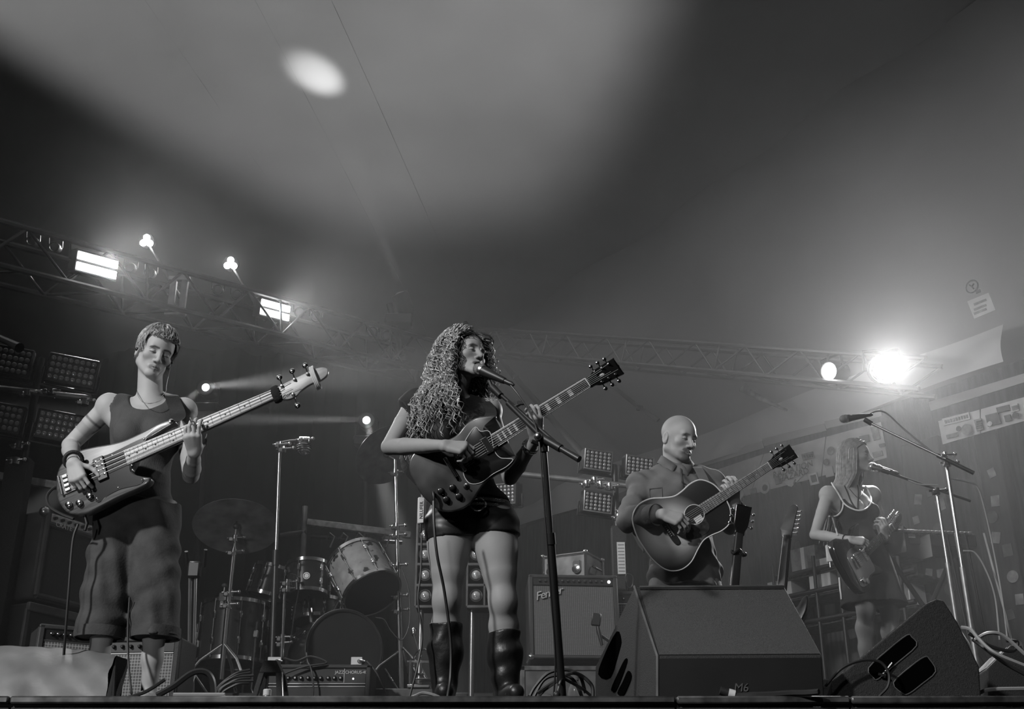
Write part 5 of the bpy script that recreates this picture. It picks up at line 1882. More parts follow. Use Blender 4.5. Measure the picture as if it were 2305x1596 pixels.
def worn():
    m = mat('worn_sparkle_wrap', .24, .4, var=.25, scale=14)
    nt = m.node_tree
    b = nt.nodes['Principled BSDF']
    src = b.inputs['Base Color'].links[0].from_socket
    tc = nt.nodes.new('ShaderNodeTexCoord')
    n1 = nt.nodes.new('ShaderNodeTexNoise')
    n1.inputs['Scale'].default_value = 16
    n1.inputs['Detail'].default_value = 6
    nt.links.new(tc.outputs['Object'], n1.inputs['Vector'])
    r = nt.nodes.new('ShaderNodeValToRGB')
    r.color_ramp.elements[0].position, r.color_ramp.elements[1].position = .60, .635
    nt.links.new(n1.outputs['Fac'], r.inputs[0])
    mx = nt.nodes.new('ShaderNodeMix')
    mx.data_type = 'RGBA'
    nt.links.new(r.outputs[0], mx.inputs[0])
    nt.links.new(src, mx.inputs[6])
    mx.inputs[7].default_value = (.015, .015, .015, 1)
    nt.links.new(mx.outputs[2], b.inputs['Base Color'])
    return m


M['worn'] = worn()
f0, b0 = at(775, 1468, 7.85), at(722, 1470, 8.3)
f0.z = b0.z = RZ + .262
bd = drum('bass_drum', 'dark glossy bass drum lying on its side', (f0 + b0) / 2, f0 - b0, .248, (f0 - b0).length, M['drum_dark'], 8, hoop='drum_dark')
part('hoop_line', MB().tube([chain_matrix(bd) @ V((.260 * math.cos(a), .260 * math.sin(a), (f0 - b0).length + .004)) for a in np.linspace(0, 6.283, 49)[:-1]], .004, 6, True), M['alu'], bd)
for e in (-1, 1):
    part('spur', MB().tube([f0 + V((e * .25, .15, -.10)), V((f0.x + e * .36, f0.y - .02, RZ))], .009, 8), M['chrome'], bd)
c_ = at(525, 1427, 8.1)
ft = drum('floor_tom', 'dark floor tom on chrome legs under the large cymbal', c_, (0, -.02, -1), .215, at(525, 1362, 8.1).z - at(525, 1492, 8.1).z, M['drum_dark'], 8)
for a in (200, 320, 80):
    x, y = c_.x + .24 * math.cos(R(a)), c_.y + .24 * math.sin(R(a))
    part('leg', MB().tube([(x, y, c_.z + .05), (x, y, RZ + .03), (x + .02 * math.cos(R(a)), y + .02 * math.sin(R(a)), RZ)], .007, 8), M['chrome'], ft)
    part('leg_bracket', MB().box((x, y, c_.z - .03), (.035, .03, .05), b=.006), M['chrome'], ft)
tm = drum('rack_tom', 'pale rack tom with flaking finish hung at a steep angle', at(818, 1299, 7.95), (.46, -.44, -.80), .195, .31, M['worn'], 8)
drum('rack_tom', 'small dark rack tom between the mic stand and the badge tom', at(612, 1312, 8.4), (-.25, .0, -1), .14, .20, M['drum_dark'], 6)
bt2 = drum('rack_tom', 'small dark rack tom with a round badge', at(692, 1308, 8.3), (.05, -.15, -1), .145, .22, M['drum_dark'], 6)
bm = at(690, 1296, 8.15)
part('badge', MB().lathe([(.024, 0), (.024, .003)], 20, Matrix.Translation(bm) @ FRX).tube([bm + V((.017 * math.cos(a), -.004, .017 * math.sin(a))) for a in np.linspace(0, 6.28, 21)[:-1]], .002, 5, True), M['steel'], bt2)
sn = drum('snare_drum', 'shallow dark snare drum low behind the bass drum', at(715, 1378, 8.5), (.05, -.1, -1), .17, .13, M['drum_dark'], 8)
# things that hold the toms and snare up
part('tom_arm', MB().tube([at(816, 1320, 8.1), at(770, 1335, 8.15), at(740, 1390, 8.1), V((f0.x - .08, 8.1, RZ + .56))], .010, 8), M['chrome'], tm)
part('stand', MB().tube([at(692, 1320, 8.3), at(700, 1400, 8.25), V((b0.x, 8.25, RZ + .5))], .010, 8), M['chrome'], bt2)
for a in (90, 210, 330):
    p = at(715, 1390, 8.5)
    part('stand_leg', MB().tube([p, V((p.x + .2 * math.cos(R(a)), p.y + .2 * math.sin(R(a)), RZ))], .008, 8), M['chrome'], sn)


def tripod(t, p, z0, r, top, m='chrome', n=3, a0=30, rr=.009):
    for k in range(n):
        a = R(a0 + 360 * k / n)
        part('leg', MB().tube([p + V((0, 0, top - p.z)), p + V((r * .55 * math.cos(a), r * .55 * math.sin(a), z0 + (top - z0) * .6 - p.z)), V((p.x + r * math.cos(a), p.y + r * math.sin(a), z0 + .008))], rr, 8, flat=.5), M[m], t)
        part('foot', MB().ball((p.x + r * math.cos(a), p.y + r * math.sin(a), z0 + .012), .014), M['rubber'], t)


def clamp(t, p, r=.02, m='chrome'):
    mb = MB().lathe([(r, -.02), (r, .02)], 12, Matrix.Translation(p)).tube([p + V((-.05, -.01, 0)), p + V((.06, -.012, .006))], .007, 8).ball(tuple(p + V((.06, -.012, .006))), .013)
    mb.box((p.x - .02, p.y - .02, p.z - .012), (.03, .03, .03), b=.005)
    return part('clamp', mb, M[m], t)


def cymbal(t, c, n, r, m='cymbal'):
    n = V(n).normalized()
    T = frame(c, n.orthogonal(), n)
    pf = [(.006, .028), (.03, .026), (.05, .014), (.065, .008), (r * .6, .0), (r, -.014), (r, -.0155), (r * .6, -.0015), (.065, .0065), (.05, .0125), (.03, .0245), (.006, .0265)]
    o = part('cymbal', MB().lathe(pf, 64, T, True), M[m], t)
    part('wing_nut', MB().tube([T @ V((0, 0, .02)), T @ V((0, 0, .055))], .008, 8).ball(tuple(T @ V((0, 0, -.01))), .022), M['dark_metal'], t)
    return o


p = at(532, 1182, 7.75)
cyA = thing('cymbal_stand', 'chrome stand with a large aged ride cymbal over the floor tom', 'cymbal', V((p.x, 7.75, RZ)), 'drum kit')
cymbal(cyA, p, (-.06, .40, .91), .285)
q = V((p.x - .005, 7.75, RZ + .42))
part('tube', rod(p - V((0, 0, .03)), p - V((.0, 0, .17)), .008), M['chrome'], cyA)
part('tube', rod(p - V((0, 0, .15)), q, .014), M['chrome'], cyA)
part('tube', rod(q + V((0, 0, .2)), V((q.x, q.y, RZ + .06)), .018), M['chrome'], cyA)
for py in (1212, 1243, 1335, 1362):
    clamp(cyA, V((p.x, 7.75, at(532, py, 7.75).z)), .020)
tripod(cyA, V((q.x, q.y, RZ)), RZ, .26, at(532, 1447, 7.75).z, a0=200, rr=.013)
p = at(868, 1022, 8.0)
cyB = thing('cymbal_stand', 'chrome stand with a steeply tipped cymbal beside the singer\'s elbow', 'cymbal', V((p.x + .09, 8.0, RZ)), 'drum kit')
cymbal(cyB, p, (-.50, .52, .69), .235, 'cymbal_b')
q0, q1 = at(889, 1035, 8.0), V((at(904, 1540, 8.0).x, 8.0, RZ))
part('boom', rod(p, q0, .008), M['chrome'], cyB)
part('tube', rod(q0, lerp(q0, q1, .34), .011), M['chrome'], cyB)
part('tube', rod(lerp(q0, q1, .3), lerp(q0, q1, .66), .0155), M['chrome'], cyB)
part('tube', rod(lerp(q0, q1, .6), lerp(q0, q1, .98), .020), M['chrome'], cyB)
for t_ in (.06, .3, .34, .47, .6, .66):
    clamp(cyB, lerp(q0, q1, t_), .022)
tripod(cyB, V((q1.x, q1.y, RZ)), RZ, .28, RZ + .30, a0=80, rr=.012)

# chrome stand between mic pole and small toms
p0, p1 = at(641, 1312, 8.0), V((at(637, 1480, 8.0).x, 8.0, RZ))
hs_ = thing('hardware_stand', 'short chrome multi-clamp stand with a clip-on microphone', 'stand', V((p1.x, 8.0, RZ)), 'drum kit')
part('tube', rod(p0, lerp(p0, p1, .6), .012), M['chrome'], hs_)
part('tube', rod(lerp(p0, p1, .5), p1, .018), M['chrome'], hs_)
for t_ in (.0, .06, .5, .55):
    clamp(hs_, lerp(p0, p1, t_) + V((.02 * (t_ < .1), 0, 0)), .024)
tripod(hs_, p1, RZ, .2, RZ + .2, a0=150)
part('clip_microphone', MB().tube([at(649, 1278, 8.0), at(652, 1290, 7.98)], .012, 10).tube(spline([tuple(at(652, 1290, 7.98)), tuple(at(672, 1300, 7.95)), tuple(at(672, 1330, 7.95)), tuple(at(663, 1380, 7.95)), tuple(at(655, 1440, 7.9))], 6), .004, 6), M['dark_metal'], hs_)
part('clip_microphone', MB().tube([at(669, 1312, 7.9), at(669, 1328, 7.9)], .016, 10), M['dark_metal'], hs_)
# clip-on mic on the floor tom
cm_ = thing('drum_microphone', 'small pale clip-on microphone on the floor tom rim', 'microphone', at(500, 1362, 7.9))
part('body', MB().box((0, 0, .05), (.045, .04, .06), b=.006), M['case'], cm_, True)
part('grille', MB().ball((.005, 0, .13), (.02, .02, .014)), M['case'], cm_, True)
part('neck', rod((.003, 0, .08), (.005, 0, .12), .005), M['steel'], cm_, True)
part('clip', MB().box((0, 0, .0), (.03, .05, .05), b=.005), M['chrome'], cm_, True)

# kick pedal with its spring
p = at(945, 1545, 7.3)
kp = thing('drum_pedal', 'chrome bass-drum pedal on a small pale board', 'pedal', V((p.x, 7.3, 0)))
z0 = at(945, 1556, 7.3).z
part('board', MB().box((p.x - .05, 7.35, z0 / 2), (.42, .34, z0), b=.006), M['case'], kp)
part('base', MB().box((p.x, 7.3, z0 + .012), (.13, .26, .02), b=.004), M['steel'], kp)
part('footboard', MB().box((p.x + .03, 7.28, z0 + .05), (.10, .24, .012), Matrix.Identity(4), .004), M['chrome'], kp)
for e in (-1, 1):
    part('post', rod((p.x + e * .07, 7.42, z0), (p.x + e * .07, 7.42, z0 + .20), .010), M['chrome'], kp)
part('axle', rod((p.x - .09, 7.42, z0 + .19), (p.x + .09, 7.42, z0 + .19), .007), M['chrome'], kp)
part('cam', MB().tube([V((p.x, 7.42 - .075 * math.cos(a), z0 + .19 + .075 * math.sin(a))) + V((.06 * math.cos(a), 0, 0)) for a in np.linspace(0, 5, 22)], .008, 8), M['chrome'], kp)
part('beater', MB().tube([(p.x, 7.42, z0 + .19), (p.x - .06, 7.48, z0 + .36)], .005, 8).ball((p.x - .06, 7.48, z0 + .38), (.02, .02, .03)), M['chrome'], kp)

# ---------------------------------------------------------------- microphones and stands
def mic(t, head_p, tail_p, r=.025, name='microphone', cable_tail=.04):
    d = (tail_p - head_p).normalized()
    T = frame(head_p, d.orthogonal(), d)
    g_ = part('grille', MB().ball((0, 0, .0), (r, r, r * 1.05), T, 16, 10), M['mic_mesh'], t)
    part('collar', MB().lathe([(r * 1.02, r * .35), (r * 1.08, r * .6), (r * .98, r * .95)], 18, T, True), M['steel'], t)
    L = (tail_p - head_p).length
    part('barrel', MB().lathe([(r * .95, r * .8), (r * .78, r * 2.2), (r * .55, L), (r * .5, L + .004)], 18, T), M['black'], t)
    part('plug', MB().lathe([(r * .42, L), (r * .42, L + cable_tail), (r * .2, L + cable_tail + .015)], 12, T), M['dark_metal'], t)


M['mic_mesh'] = mat('wire_mesh', .22, .45, .6, var=.4, scale=300, bump=.8, bscale=500)
ms = thing('microphone_stand', 'black boom stand holding the singer\'s microphone', 'stand', V((at(1266, 1560, 4.85).x, 4.85, 0)))
b_, t_ = V((at(1266, 1560, 4.88).x, 4.88, .02)), at(1224, 1000, 4.60)
part('lower_tube', rod(b_, lerp(b_, t_, .62), .0165), M['black'], ms)
part('upper_tube', rod(lerp(b_, t_, .60), t_, .0115), M['dark_metal'], ms)
part('collar', MB().tube([lerp(b_, t_, .60), lerp(b_, t_, .645)], [.020, .019], 12), M['black'], ms)
part('clutch', MB().tube([lerp(b_, t_, .97), t_ + V((0, 0, .012))], .018, 12).tube([t_ + V((-.015, -.01, -.005)), t_ + V((-.05, -.02, .006))], .009, 8), M['black'], ms)
bA, bB, bC = at(1108, 872, 4.77), at(1222, 986, 4.585), at(1304, 1034, 4.50)
part('boom', rod(bA, lerp(bB, bC, .6), .0085), M['black'], ms)
part('boom_sleeve', rod(lerp(bA, bB, .32), bB, .0115), M['black'], ms)
part('boom_grip', MB().tube([lerp(bB, bC, -.05), lerp(bB, bC, .5)], [.017, .017], 12), M['black'], ms)
part('counterweight', MB().tube([lerp(bB, bC, .5), bC], [.012, .014], 12), M['dark_metal'], ms)
part('boom_clutch', MB().ball(tuple(bB + V((-.02, -.02, 0))), .017), M['steel'], ms)
kk = lerp(bA, bB, .42)
part('wing_nut', MB().tube([kk, kk + V((.03, -.005, .015))], .007, 8).box(tuple(kk + V((.034, -.005, .02))), (.03, .012, .018), b=.004), M['black'], ms)
part('clip', MB().tube([lerp(bA, bB, .0), lerp(bA, bB, .18)], [.017, .015], 12).tube([bA, bA + V((-.012, .0, .03))], .010, 8), M['black'], ms)
tripod(ms, V((b_.x, b_.y, 0)), 0, .16, .10, 'black', a0=20)
mc = thing('microphone', 'silver-headed vocal microphone at the singer\'s mouth', 'microphone', at(1080, 833, 4.80))
mic(mc, at(1078, 831, 4.80), at(1135, 857, 4.74), .026)

# tall stand with the round chrome microphone over the drums
a0, a1 = V((at(622, 1482, 7.4).x, 7.4, 0)), at(630, 1000, 7.4)
os_ = thing('microphone_stand', 'tall thin pole beside the drums carrying a round chrome microphone', 'stand', a0)
part('pole', rod(a0, lerp(a0, a1, .62), .017), M['dark_metal'], os_)
part('pole', rod(lerp(a0, a1, .6), a1, .011), M['steel'], os_)
part('collar', MB().tube([lerp(a0, a1, .59), lerp(a0, a1, .64)], .022, 10), M['black'], os_)
part('arm', MB().tube([at(622, 998, 7.4), at(655, 992, 7.38), at(692, 990, 7.36)], .009, 8), M['chrome'], os_)
clamp(os_, at(632, 1002, 7.39), .016)
clamp(os_, at(640, 1012, 7.39), .012)
clamp(os_, at(684, 991, 7.37), .014)
tripod(os_, V((a0.x, a0.y, 0)), 0, .25, .2, 'black')
rm = thing('microphone', 'round chrome microphone hanging from the tall drum pole', 'microphone', at(684, 1010, 7.36))
mcp = at(684, 1009, 7.36)
part('body', MB().ball(tuple(mcp), (.046, .046, .048), None, 20, 12), M['chrome'], rm)
for k in range(5):
    z = -.03 + .015 * k
    r_ = math.sqrt(max(.047 ** 2 - z * z, 0)) + .001
    part('rib', MB().tube([mcp + V((r_ * math.cos(a), r_ * math.sin(a), z)) for a in np.linspace(0, 6.283, 25)[:-1]], .0035, 6, True), M['dark_metal'], rm)
part('bracket', MB().tube([mcp + V((-.03, 0, .03)), mcp + V((-.03, 0, .075)), mcp + V((.03, 0, .075)), mcp + V((.03, 0, .03))], .006, 8), M['chrome'], rm)

# empty black stand beside the bass player
e0, e1 = V((at(440, 1510, 6.5).x, 6.5, 0)), at(428, 1300, 6.5)
gs = thing('guitar_stand', 'black empty stand with thin legs beside the bass player', 'stand', e0)
part('tube', MB().tube([e1, lerp(e1, e0, .55)], .010, 8), M['steel'], gs)
part('tube', MB().tube([e1 + V((.03, 0, 0)), lerp(e1, e0, .95) + V((.02, 0, 0))], .008, 8), M['steel'], gs)
part('collar', MB().tube([lerp(e1, e0, .52), lerp(e1, e0, .62)], .024, 10), M['black'], gs)
part('yoke', MB().box(tuple(e1 + V((.02, 0, .04))), (.07, .06, .09), b=.01).tube([e1 + V((-.02, 0, .06)), e1 + V((-.02, -.06, .13))], .010, 8).tube([e1 + V((.07, 0, .06)), e1 + V((.085, -.06, .14))], .010, 8), M['black'], gs)
tripod(gs, V((e0.x, e0.y, 0)), 0, .22, .35, 'steel', rr=.007)

# flat microphone before the tilted amp
fm_ = thing('microphone', 'flat square-headed microphone hung before the tilted amplifier grille', 'microphone', at(1340, 1440, 7.15))
h0 = at(1342, 1395, 7.15)
part('head', MB().box((0, 0, 0), (.055, .03, .075), Matrix.Translation(h0) @ Matrix.Rotation(R(8), 4, 'Y'), .006), M['black'], fm_)
part('stem', MB().tube([h0 + V((.008, 0, -.04)), h0 + V((.014, 0, -.075)), h0 + V((.03, 0, -.15))], [.012, .014, .009], 10), M['dark_metal'], fm_)
part('stand', MB().tube([h0 + V((.014, .02, -.08)), h0 + V((.10, .02, -.14)), h0 + V((.16, .03, -.2)), (h0.x + .2, h0.y + .03, .02)], .009, 8), M['black'], fm_)
part('base', MB().lathe([(.10, 0), (.10, .012), (.03, .02)], 20, Matrix.Translation((h0.x + .2, h0.y + .03, 0))), M['black'], fm_)

# two boom stands by the woman
sA0, sA1 = V((at(2200, 1500, 7.05).x, 7.05, 0)), at(2130, 1042, 7.05)
wa = thing('microphone_stand', 'tall boom stand beside the woman with its boom rising to a spare microphone', 'stand', sA0)
part('pole', rod(sA0, lerp(sA0, sA1, .62), .016), M['alu'], wa)
part('pole', rod(lerp(sA0, sA1, .58), sA1, .011), M['steel'], wa)
part('boom', rod(at(1946, 946, 7.15), at(2192, 1064, 6.95), .0085), M['steel'], wa)
part('boom_sleeve', rod(at(2110, 1025, 7.02), at(2192, 1065, 6.95), .013), M['black'], wa)
clamp(wa, sA1 + V((0, -.02, -.01)), .02)
clamp(wa, sA1 + V((-.01, -.02, .04)), .016)
part('clip', rod(at(1946, 944, 7.15), at(1962, 954, 7.14), .016), M['black'], wa)
tripod(wa, V((sA0.x, sA0.y, 0)), 0, .3, .35, 'black')
sp_m = thing('microphone', 'spare microphone with a pale band on the raised boom', 'microphone', at(1920, 940, 7.17))
mic(sp_m, at(1899, 943, 7.17), at(1946, 936, 7.16), .026)
part('pale_band', rod(at(1911, 941, 7.17), at(1917, 940, 7.17), .024), M['tape'], sp_m)
sB0, sB1 = V((at(2165, 1480, 7.3).x, 7.3, .46)), at(2108, 1106, 7.3)
wb = thing('microphone_stand', 'boom stand behind holding the microphone at the woman\'s mouth', 'stand', sB0)
part('pole', rod(sB0, lerp(sB0, sB1, .6), .015), M['alu'], wb)
part('pole', rod(lerp(sB0, sB1, .55), sB1, .010), M['steel'], wb)
part('boom', rod(at(1988, 1060, 7.35), at(2185, 1128, 7.28), .0085), M['black'], wb)
clamp(wb, sB1, .02, 'dark_metal')
part('clip', rod(at(1985, 1058, 7.36), at(2002, 1064, 7.35), .016), M['black'], wb)
tripod(wb, V((sB0.x, sB0.y, .46)), .46, .25, .75, 'black')
wm = thing('microphone', 'vocal microphone with a pale band at the woman\'s mouth', 'microphone', at(1972, 1052, 7.45))
mic(wm, at(1962, 1050, 7.50), at(2008, 1062, 7.36), .026)
part('pale_band', rod(at(1975, 1053, 7.465), at(1981, 1055, 7.45), .0245), M['tape'], wm)

# keyboard on a stand
kb0 = at(2065, 1225, 8.1)
kb = thing('keyboard', 'dark keyboard on a stand behind the woman guitarist', 'keyboard', Matrix.Translation((kb0.x, 8.1, .46)) @ rotz(R(8)))
kz = kb0.z - .46
part('case', MB().box((0, 0, kz), (.72, .30, .10), b=.012), M['black'], kb, True)
part('name_plate', MB().box((-.14, -.152, kz + .03), (.11, .006, .06), b=.002), M['tape'], kb, True)
for i in range(22):
    part('key', MB().box((-.33 + .0295 * i, -.17, kz + .035), (.027, .06, .02), b=.003), M['white'] if False else M['case'], kb, True)
for e in (-1, 1):
    part('stand_leg', MB().tube([(-.28 * e, -.06 * e, kz - .05), (.28 * e, -.06 * e, .015)], .018, 8), M['black'], kb, True)
part('stand_foot', rod((-.28, -.2, .012), (-.28, .2, .012), .012), M['black'], kb, True)
part('stand_foot', rod((.28, -.2, .012), (.28, .2, .012), .012), M['black'], kb, True)
part('cloth', MB().sheet([[V((-.42 + .06 * j, -.16 - .03 * math.sin(2 * j), kz + .055 - .06 * i - .02 * math.sin(j * 1.3))) for j in range(8)] for i in range(4)]), M['black'], kb, True)

# ================================================================ truss, lamps, screens of lenses
UNIT = MB().tube([(0, 0, -.5), (0, 0, .5)], 1.0, 8).mesh('unit_tube')
UNIT.materials.append(M['alu'])
UNIT_D = UNIT.copy()
UNIT_D.materials.clear()
UNIT_D.materials.append(M['alu_dark'])


def bar(name, a, b, r, parent, me=None):
    """one more tube that shares mesh data, between world points"""
    a, b = V(a), V(b)
    d = b - a
    T = Matrix.Translation((a + b) / 2) @ d.to_track_quat('Z', 'Y').to_matrix().to_4x4() @ Matrix.Diagonal((r, r, d.length, 1))
    return put(name, me or UNIT, chain_matrix(parent).inverted() @ T, parent)


def truss(name, label, P0, P1, s, bay, rc=.024, rb=.011, me=None):
    ax = (P1 - P0).normalized()
    up = V((0, 0, 1))
    up = (up - ax * up.dot(ax)).normalized()
    sd = ax.cross(up)
    t = thing(name, label, 'truss', P0)
    cr = {}
    for i in (-1, 1):
        for j in (-1, 1):
            o = up * i * s / 2 + sd * j * s / 2
            cr[(i, j)] = o
            bar('chord', P0 + o, P1 + o, rc, t, me)
    L = (P1 - P0).length
    n = int(L / bay)
    for k in range(n):
        a, b = P0 + ax * L * k / n, P0 + ax * L * (k + 1) / n
        e = 1 if k % 2 else -1
        for j in (-1, 1):
            bar('brace', a + cr[(e, j)], b + cr[(-e, j)], rb, t, me)
        bar('brace', a + cr[(-1, e)], b + cr[(-1, -e)], rb, t, me)
        if k % 4 == 0:
            for j in (-1, 1):
                bar('strut', a + cr[(-1, j)], a + cr[(1, j)], rb, t, me)
    return t, ax, up, sd


LP0, LP1 = at(-70, 552, 7.35), at(960, 815, 10.9)
tL, axL, upL, sdL = truss('lighting_truss', 'dark lighting truss sloping across above the drums', LP0, LP1, .33, .33, me=UNIT_D)
RP0, RP1 = at(1090, 771, 13.0), at(2095, 850, 9.0)
tR, axR, upR, sdR = truss('lighting_truss', 'long aluminium truss along the pale canvas wall', RP0, RP1, .26, .30, .022, .011)

M['lit'] = glow('lit_lamp', 30)
M['lit_mid'] = glow('lit_lamp_dimmer', 14)
LENS = MB().ball((0, 0, 0), (1, 1, .45), None, 14, 8).mesh('lens')
LENS.materials.append(M['lens'])
LENSB = MB().ball((0, 0, 0), (1, 1, .55), None, 10, 6).mesh('lens')
LENSB.materials.append(M['lens_bright'])


def aim(p, d):
    """frame at p whose z looks along d"""
    d = V(d).normalized()
    x = V((0, 0, 1)).cross(d)
    x = x.normalized() if x.length > 1e-4 else V((1, 0, 0))
    return frame(p, x, d)


# bright twin-bar blinders on the left truss
for px, py, f_, lb in ((219, 597, .0, 'bright twin-bar blinder lamp nearest the truss end'), (620, 698, .0, 'bright twin-bar blinder lamp farther along the truss')):
    Y = 7.35 + (10.9 - 7.35) * (px + 70) / 1030 - .48
    p = at(px, py, Y)
    z = V((.25, -.93, -.25))
    x = axL.copy()
    T = frame(p, x, z)
    t = thing('blinder_lamp', lb, 'stage light', T, 'lamps on the drum truss')
    w_ = (at(px + 47, py, Y) - at(px - 47, py, Y)).length * 1.06 if px < 400 else (at(px + 37, py, Y) - at(px - 37, py, Y)).length * 1.1
    hh_ = w_ * .45
    part('housing', MB().box((0, 0, -.05), (w_ + .03, hh_ + .03, .09), b=.01), M['black'], t, True)
    for e in (-1, 1):
        part('light_bar', MB().box((0, e * hh_ * .27, .0), (w_, hh_ * .38, .012), b=.006), M['lit'], t, True)
    part('yoke', MB().tube([(-w_ / 2 - .03, 0, -.05), (-w_ / 2 - .03, hh_, -.08), (w_ / 2 + .03, hh_, -.08), (w_ / 2 + .03, 0, -.05)], .01, 6), M['dark_metal'], t, True)
    spot('blinder_light', T @ V((0, 0, .06)), T @ V((.1, 0, 2)), 190, 110, .8, .08)

# unlit round lamps in pairs
prs = [(70, 541), (121, 555), (292, 601), (337, 613), (490, 652), (533, 663), (674, 703), (711, 712), (839, 747), (870, 755)]
CAN = MB().lathe([(.052, -.14), (.062, -.12), (.066, 0), (.060, .006), (.056, -.01)], 20, None, True).mesh('can')
CAN.materials.append(M['black'])
for i, (px, py) in enumerate(prs):
    Y = 7.35 + (10.9 - 7.35) * (px + 70) / 1030 - .28
    p = at(px, py, Y)
    r = 10.5 * Y / .93 / FPX
    pos = ('first', 'second', 'third', 'fourth', 'fifth', 'sixth', 'seventh', 'eighth', 'ninth', 'tenth')[i]
    t = thing('par_lamp', 'unlit round lamp on the drum truss, %s from its near end' % pos, 'stage light', aim(p, (.15, -.9, -.35)), 'unlit round lamps on the drum truss')
    put('can', CAN, Matrix.Diagonal((r / .058, r / .058, 1, 1)), t)
    put('lens', LENS, Matrix.Translation((0, 0, -.012)) @ Matrix.Diagonal((r * .95, r * .95, r * .9, 1)), t)
    part('yoke', MB().tube([(-r - .015, 0, -.05), (-r - .015, r + .05, -.05), (r + .015, r + .05, -.05), (r + .015, 0, -.05)], .006, 6), M['dark_metal'], t, True)

# lit three-cell lamps above the truss
for px, py, lb in ((330, 543, 'lit three-cell lamp above the nearer blinder'), (519, 594, 'lit three-cell lamp between the two blinders')):
    Y = 7.35 + (10.9 - 7.35) * (px + 70) / 1030 + .2
    p = at(px, py, Y)
    t = thing('cell_lamp', lb, 'stage light', aim(p, (.1, -.9, -.45)), 'three-cell lamps on the drum truss')
    r = 16 * Y / .93 / FPX
    part('housing', MB().lathe([(r * .7, -.13), (r * 1.1, -.1), (r * 1.18, -.01), (r * 1.1, -.006)], 20), M['black'], t, True)
    for k in range(3):
        a = R(90 + 120 * k)
        part('cell', MB().ball((r * .55 * math.cos(a), r * .55 * math.sin(a), 0), (r * .5, r * .5, r * .3)), M['lit'], t, True)
    q_ = LP0 + axL * (p - LP0).dot(axL)
    part('hanger', rod(p + V((0, .06, 0)), q_, .014), M['dark_metal'], t)
    spot('cell_light', t.matrix_basis @ V((0, 0, .06)), t.matrix_basis @ V((0, 0, 2)), 60, 60, .6, .05)

# upright aluminium bracket on the truss
pb = at(400, 668, 8.6)
t = thing('truss_bracket', 'upright aluminium double bracket between the blinders', 'bracket', pb)
for x in (-.045, .045):
    part('upright', MB().box((pb.x + x, pb.y, pb.z), (.05, .04, .33), b=.004), M['alu'], t)
for z in (-.155, .155):
    part('crosspiece', MB().box((pb.x, pb.y - .01, pb.z + z), (.17, .04, .035), b=.004), M['alu'], t)

# moving-head lamps low behind the drums with beams in the haze
for px, py, lb, beams in ((463, 872, 'lit moving lamp behind the bass guitar neck', ((-1.0, -1.2, -1.6), (.75, -1, -.35))), (825, 946, 'lit moving lamp beside the tipped cymbal', ((-1.6, -.7, -.25), (.35, -1.1, -1.1)))):
    p = at(px, py, 10.6)
    t = thing('moving_head_lamp', lb, 'stage light', aim(p, (-.05, -1, -.12)), 'moving lamps behind the drums')
    part('head', MB().lathe([(.05, -.20), (.085, -.16), (.085, -.01), (.075, .0)], 20), M['black'], t, True)
    part('lens', MB().ball((0, 0, 0), (.036, .036, .022)), M['lit'], t, True)
    part('yoke', MB().tube([(-.11, 0, -.08), (-.11, -.14, -.08), (.11, -.14, -.08), (.11, 0, -.08)], .018, 8), M['black'], t, True)
    part('base', MB().box((0, -.19, -.08), (.24, .09, .18), b=.012), M['black'], t, True)
    part('pole', rod((0, -.23, -.08), (0, -(p.z - RZ) * .995, -.08 + .0), .03), M['black'], t, True)
    for d in beams:
        spot('beam_light', t.matrix_basis @ V((0, 0, .03)) + V(d).normalized() * .06, p + V(d), 3200, 7, .9, .03)

# dark moving lamp on the truss that pins the disc on the roof
p = V((-1.1, 10.55, 4.60))
t = thing('moving_head_lamp', 'dark moving lamp standing on the far end of the drum truss', 'stage light', aim(p, at(738, 232, 9.75) - p), 'moving lamps behind the drums')
part('head', MB().lathe([(.05, -.22), (.085, -.16), (.085, .0), (.075, .01)], 20), M['black'], t, True)
part('lens', MB().ball((0, 0, .01), (.055, .055, .02)), M['lens'], t, True)
q_ = LP0 + axL * (p - LP0).dot(axL)
part('arm', rod(p - V((.1, 0, .1)), q_, .03), M['black'], t)
part('base', MB().box(tuple(p + V((0, .03, -.28))), (.26, .2, .10), b=.012), M['black'], t)

# two lamps on the right truss, one blazing
p = at(1990, 831, 8.95)
t = thing('fresnel_lamp', 'blazing white lamp hung on the long truss', 'stage light', aim(p, (-.12, -.93, -.30)), 'lamps on the canvas-side truss')
part('housing', MB().lathe([(.05, -.28), (.10, -.22), (.115, -.02), (.125, .02), (.118, .03), (.105, -.01)], 24, None, True), M['black'], t, True)
part('lens', MB().ball((0, 0, 0), (.080, .080, .04)), M['lit'], t, True)
part('yoke', MB().tube([(-.14, 0, -.1), (-.14, .16, -.1), (.14, .16, -.1), (.14, 0, -.1)], .014, 8), M['black'], t, True)
LAMP = p
spot('fresnel_light', t.matrix_basis @ V((0, 0, .07)), t.matrix_basis @ V((0, 0, 3)), 900, 112, .8, .06)
p = at(1866, 836, 9.5)
t = thing('fresnel_lamp', 'dimmer round lamp beside the blazing one', 'stage light', aim(p, (-.75, -.62, -.22)), 'lamps on the canvas-side truss')
part('housing', MB().lathe([(.04, -.25), (.08, -.2), (.085, -.01), (.08, .005), (.07, -.01)], 24, None, True), M['black'], t, True)
part('lens', MB().ball((0, 0, 0), (.072, .072, .03)), M['lit_mid'], t, True)
part('yoke', MB().tube([(-.1, 0, -.08), (-.1, .13, -.08), (.1, .13, -.08), (.1, 0, -.08)], .012, 8), M['black'], t, True)


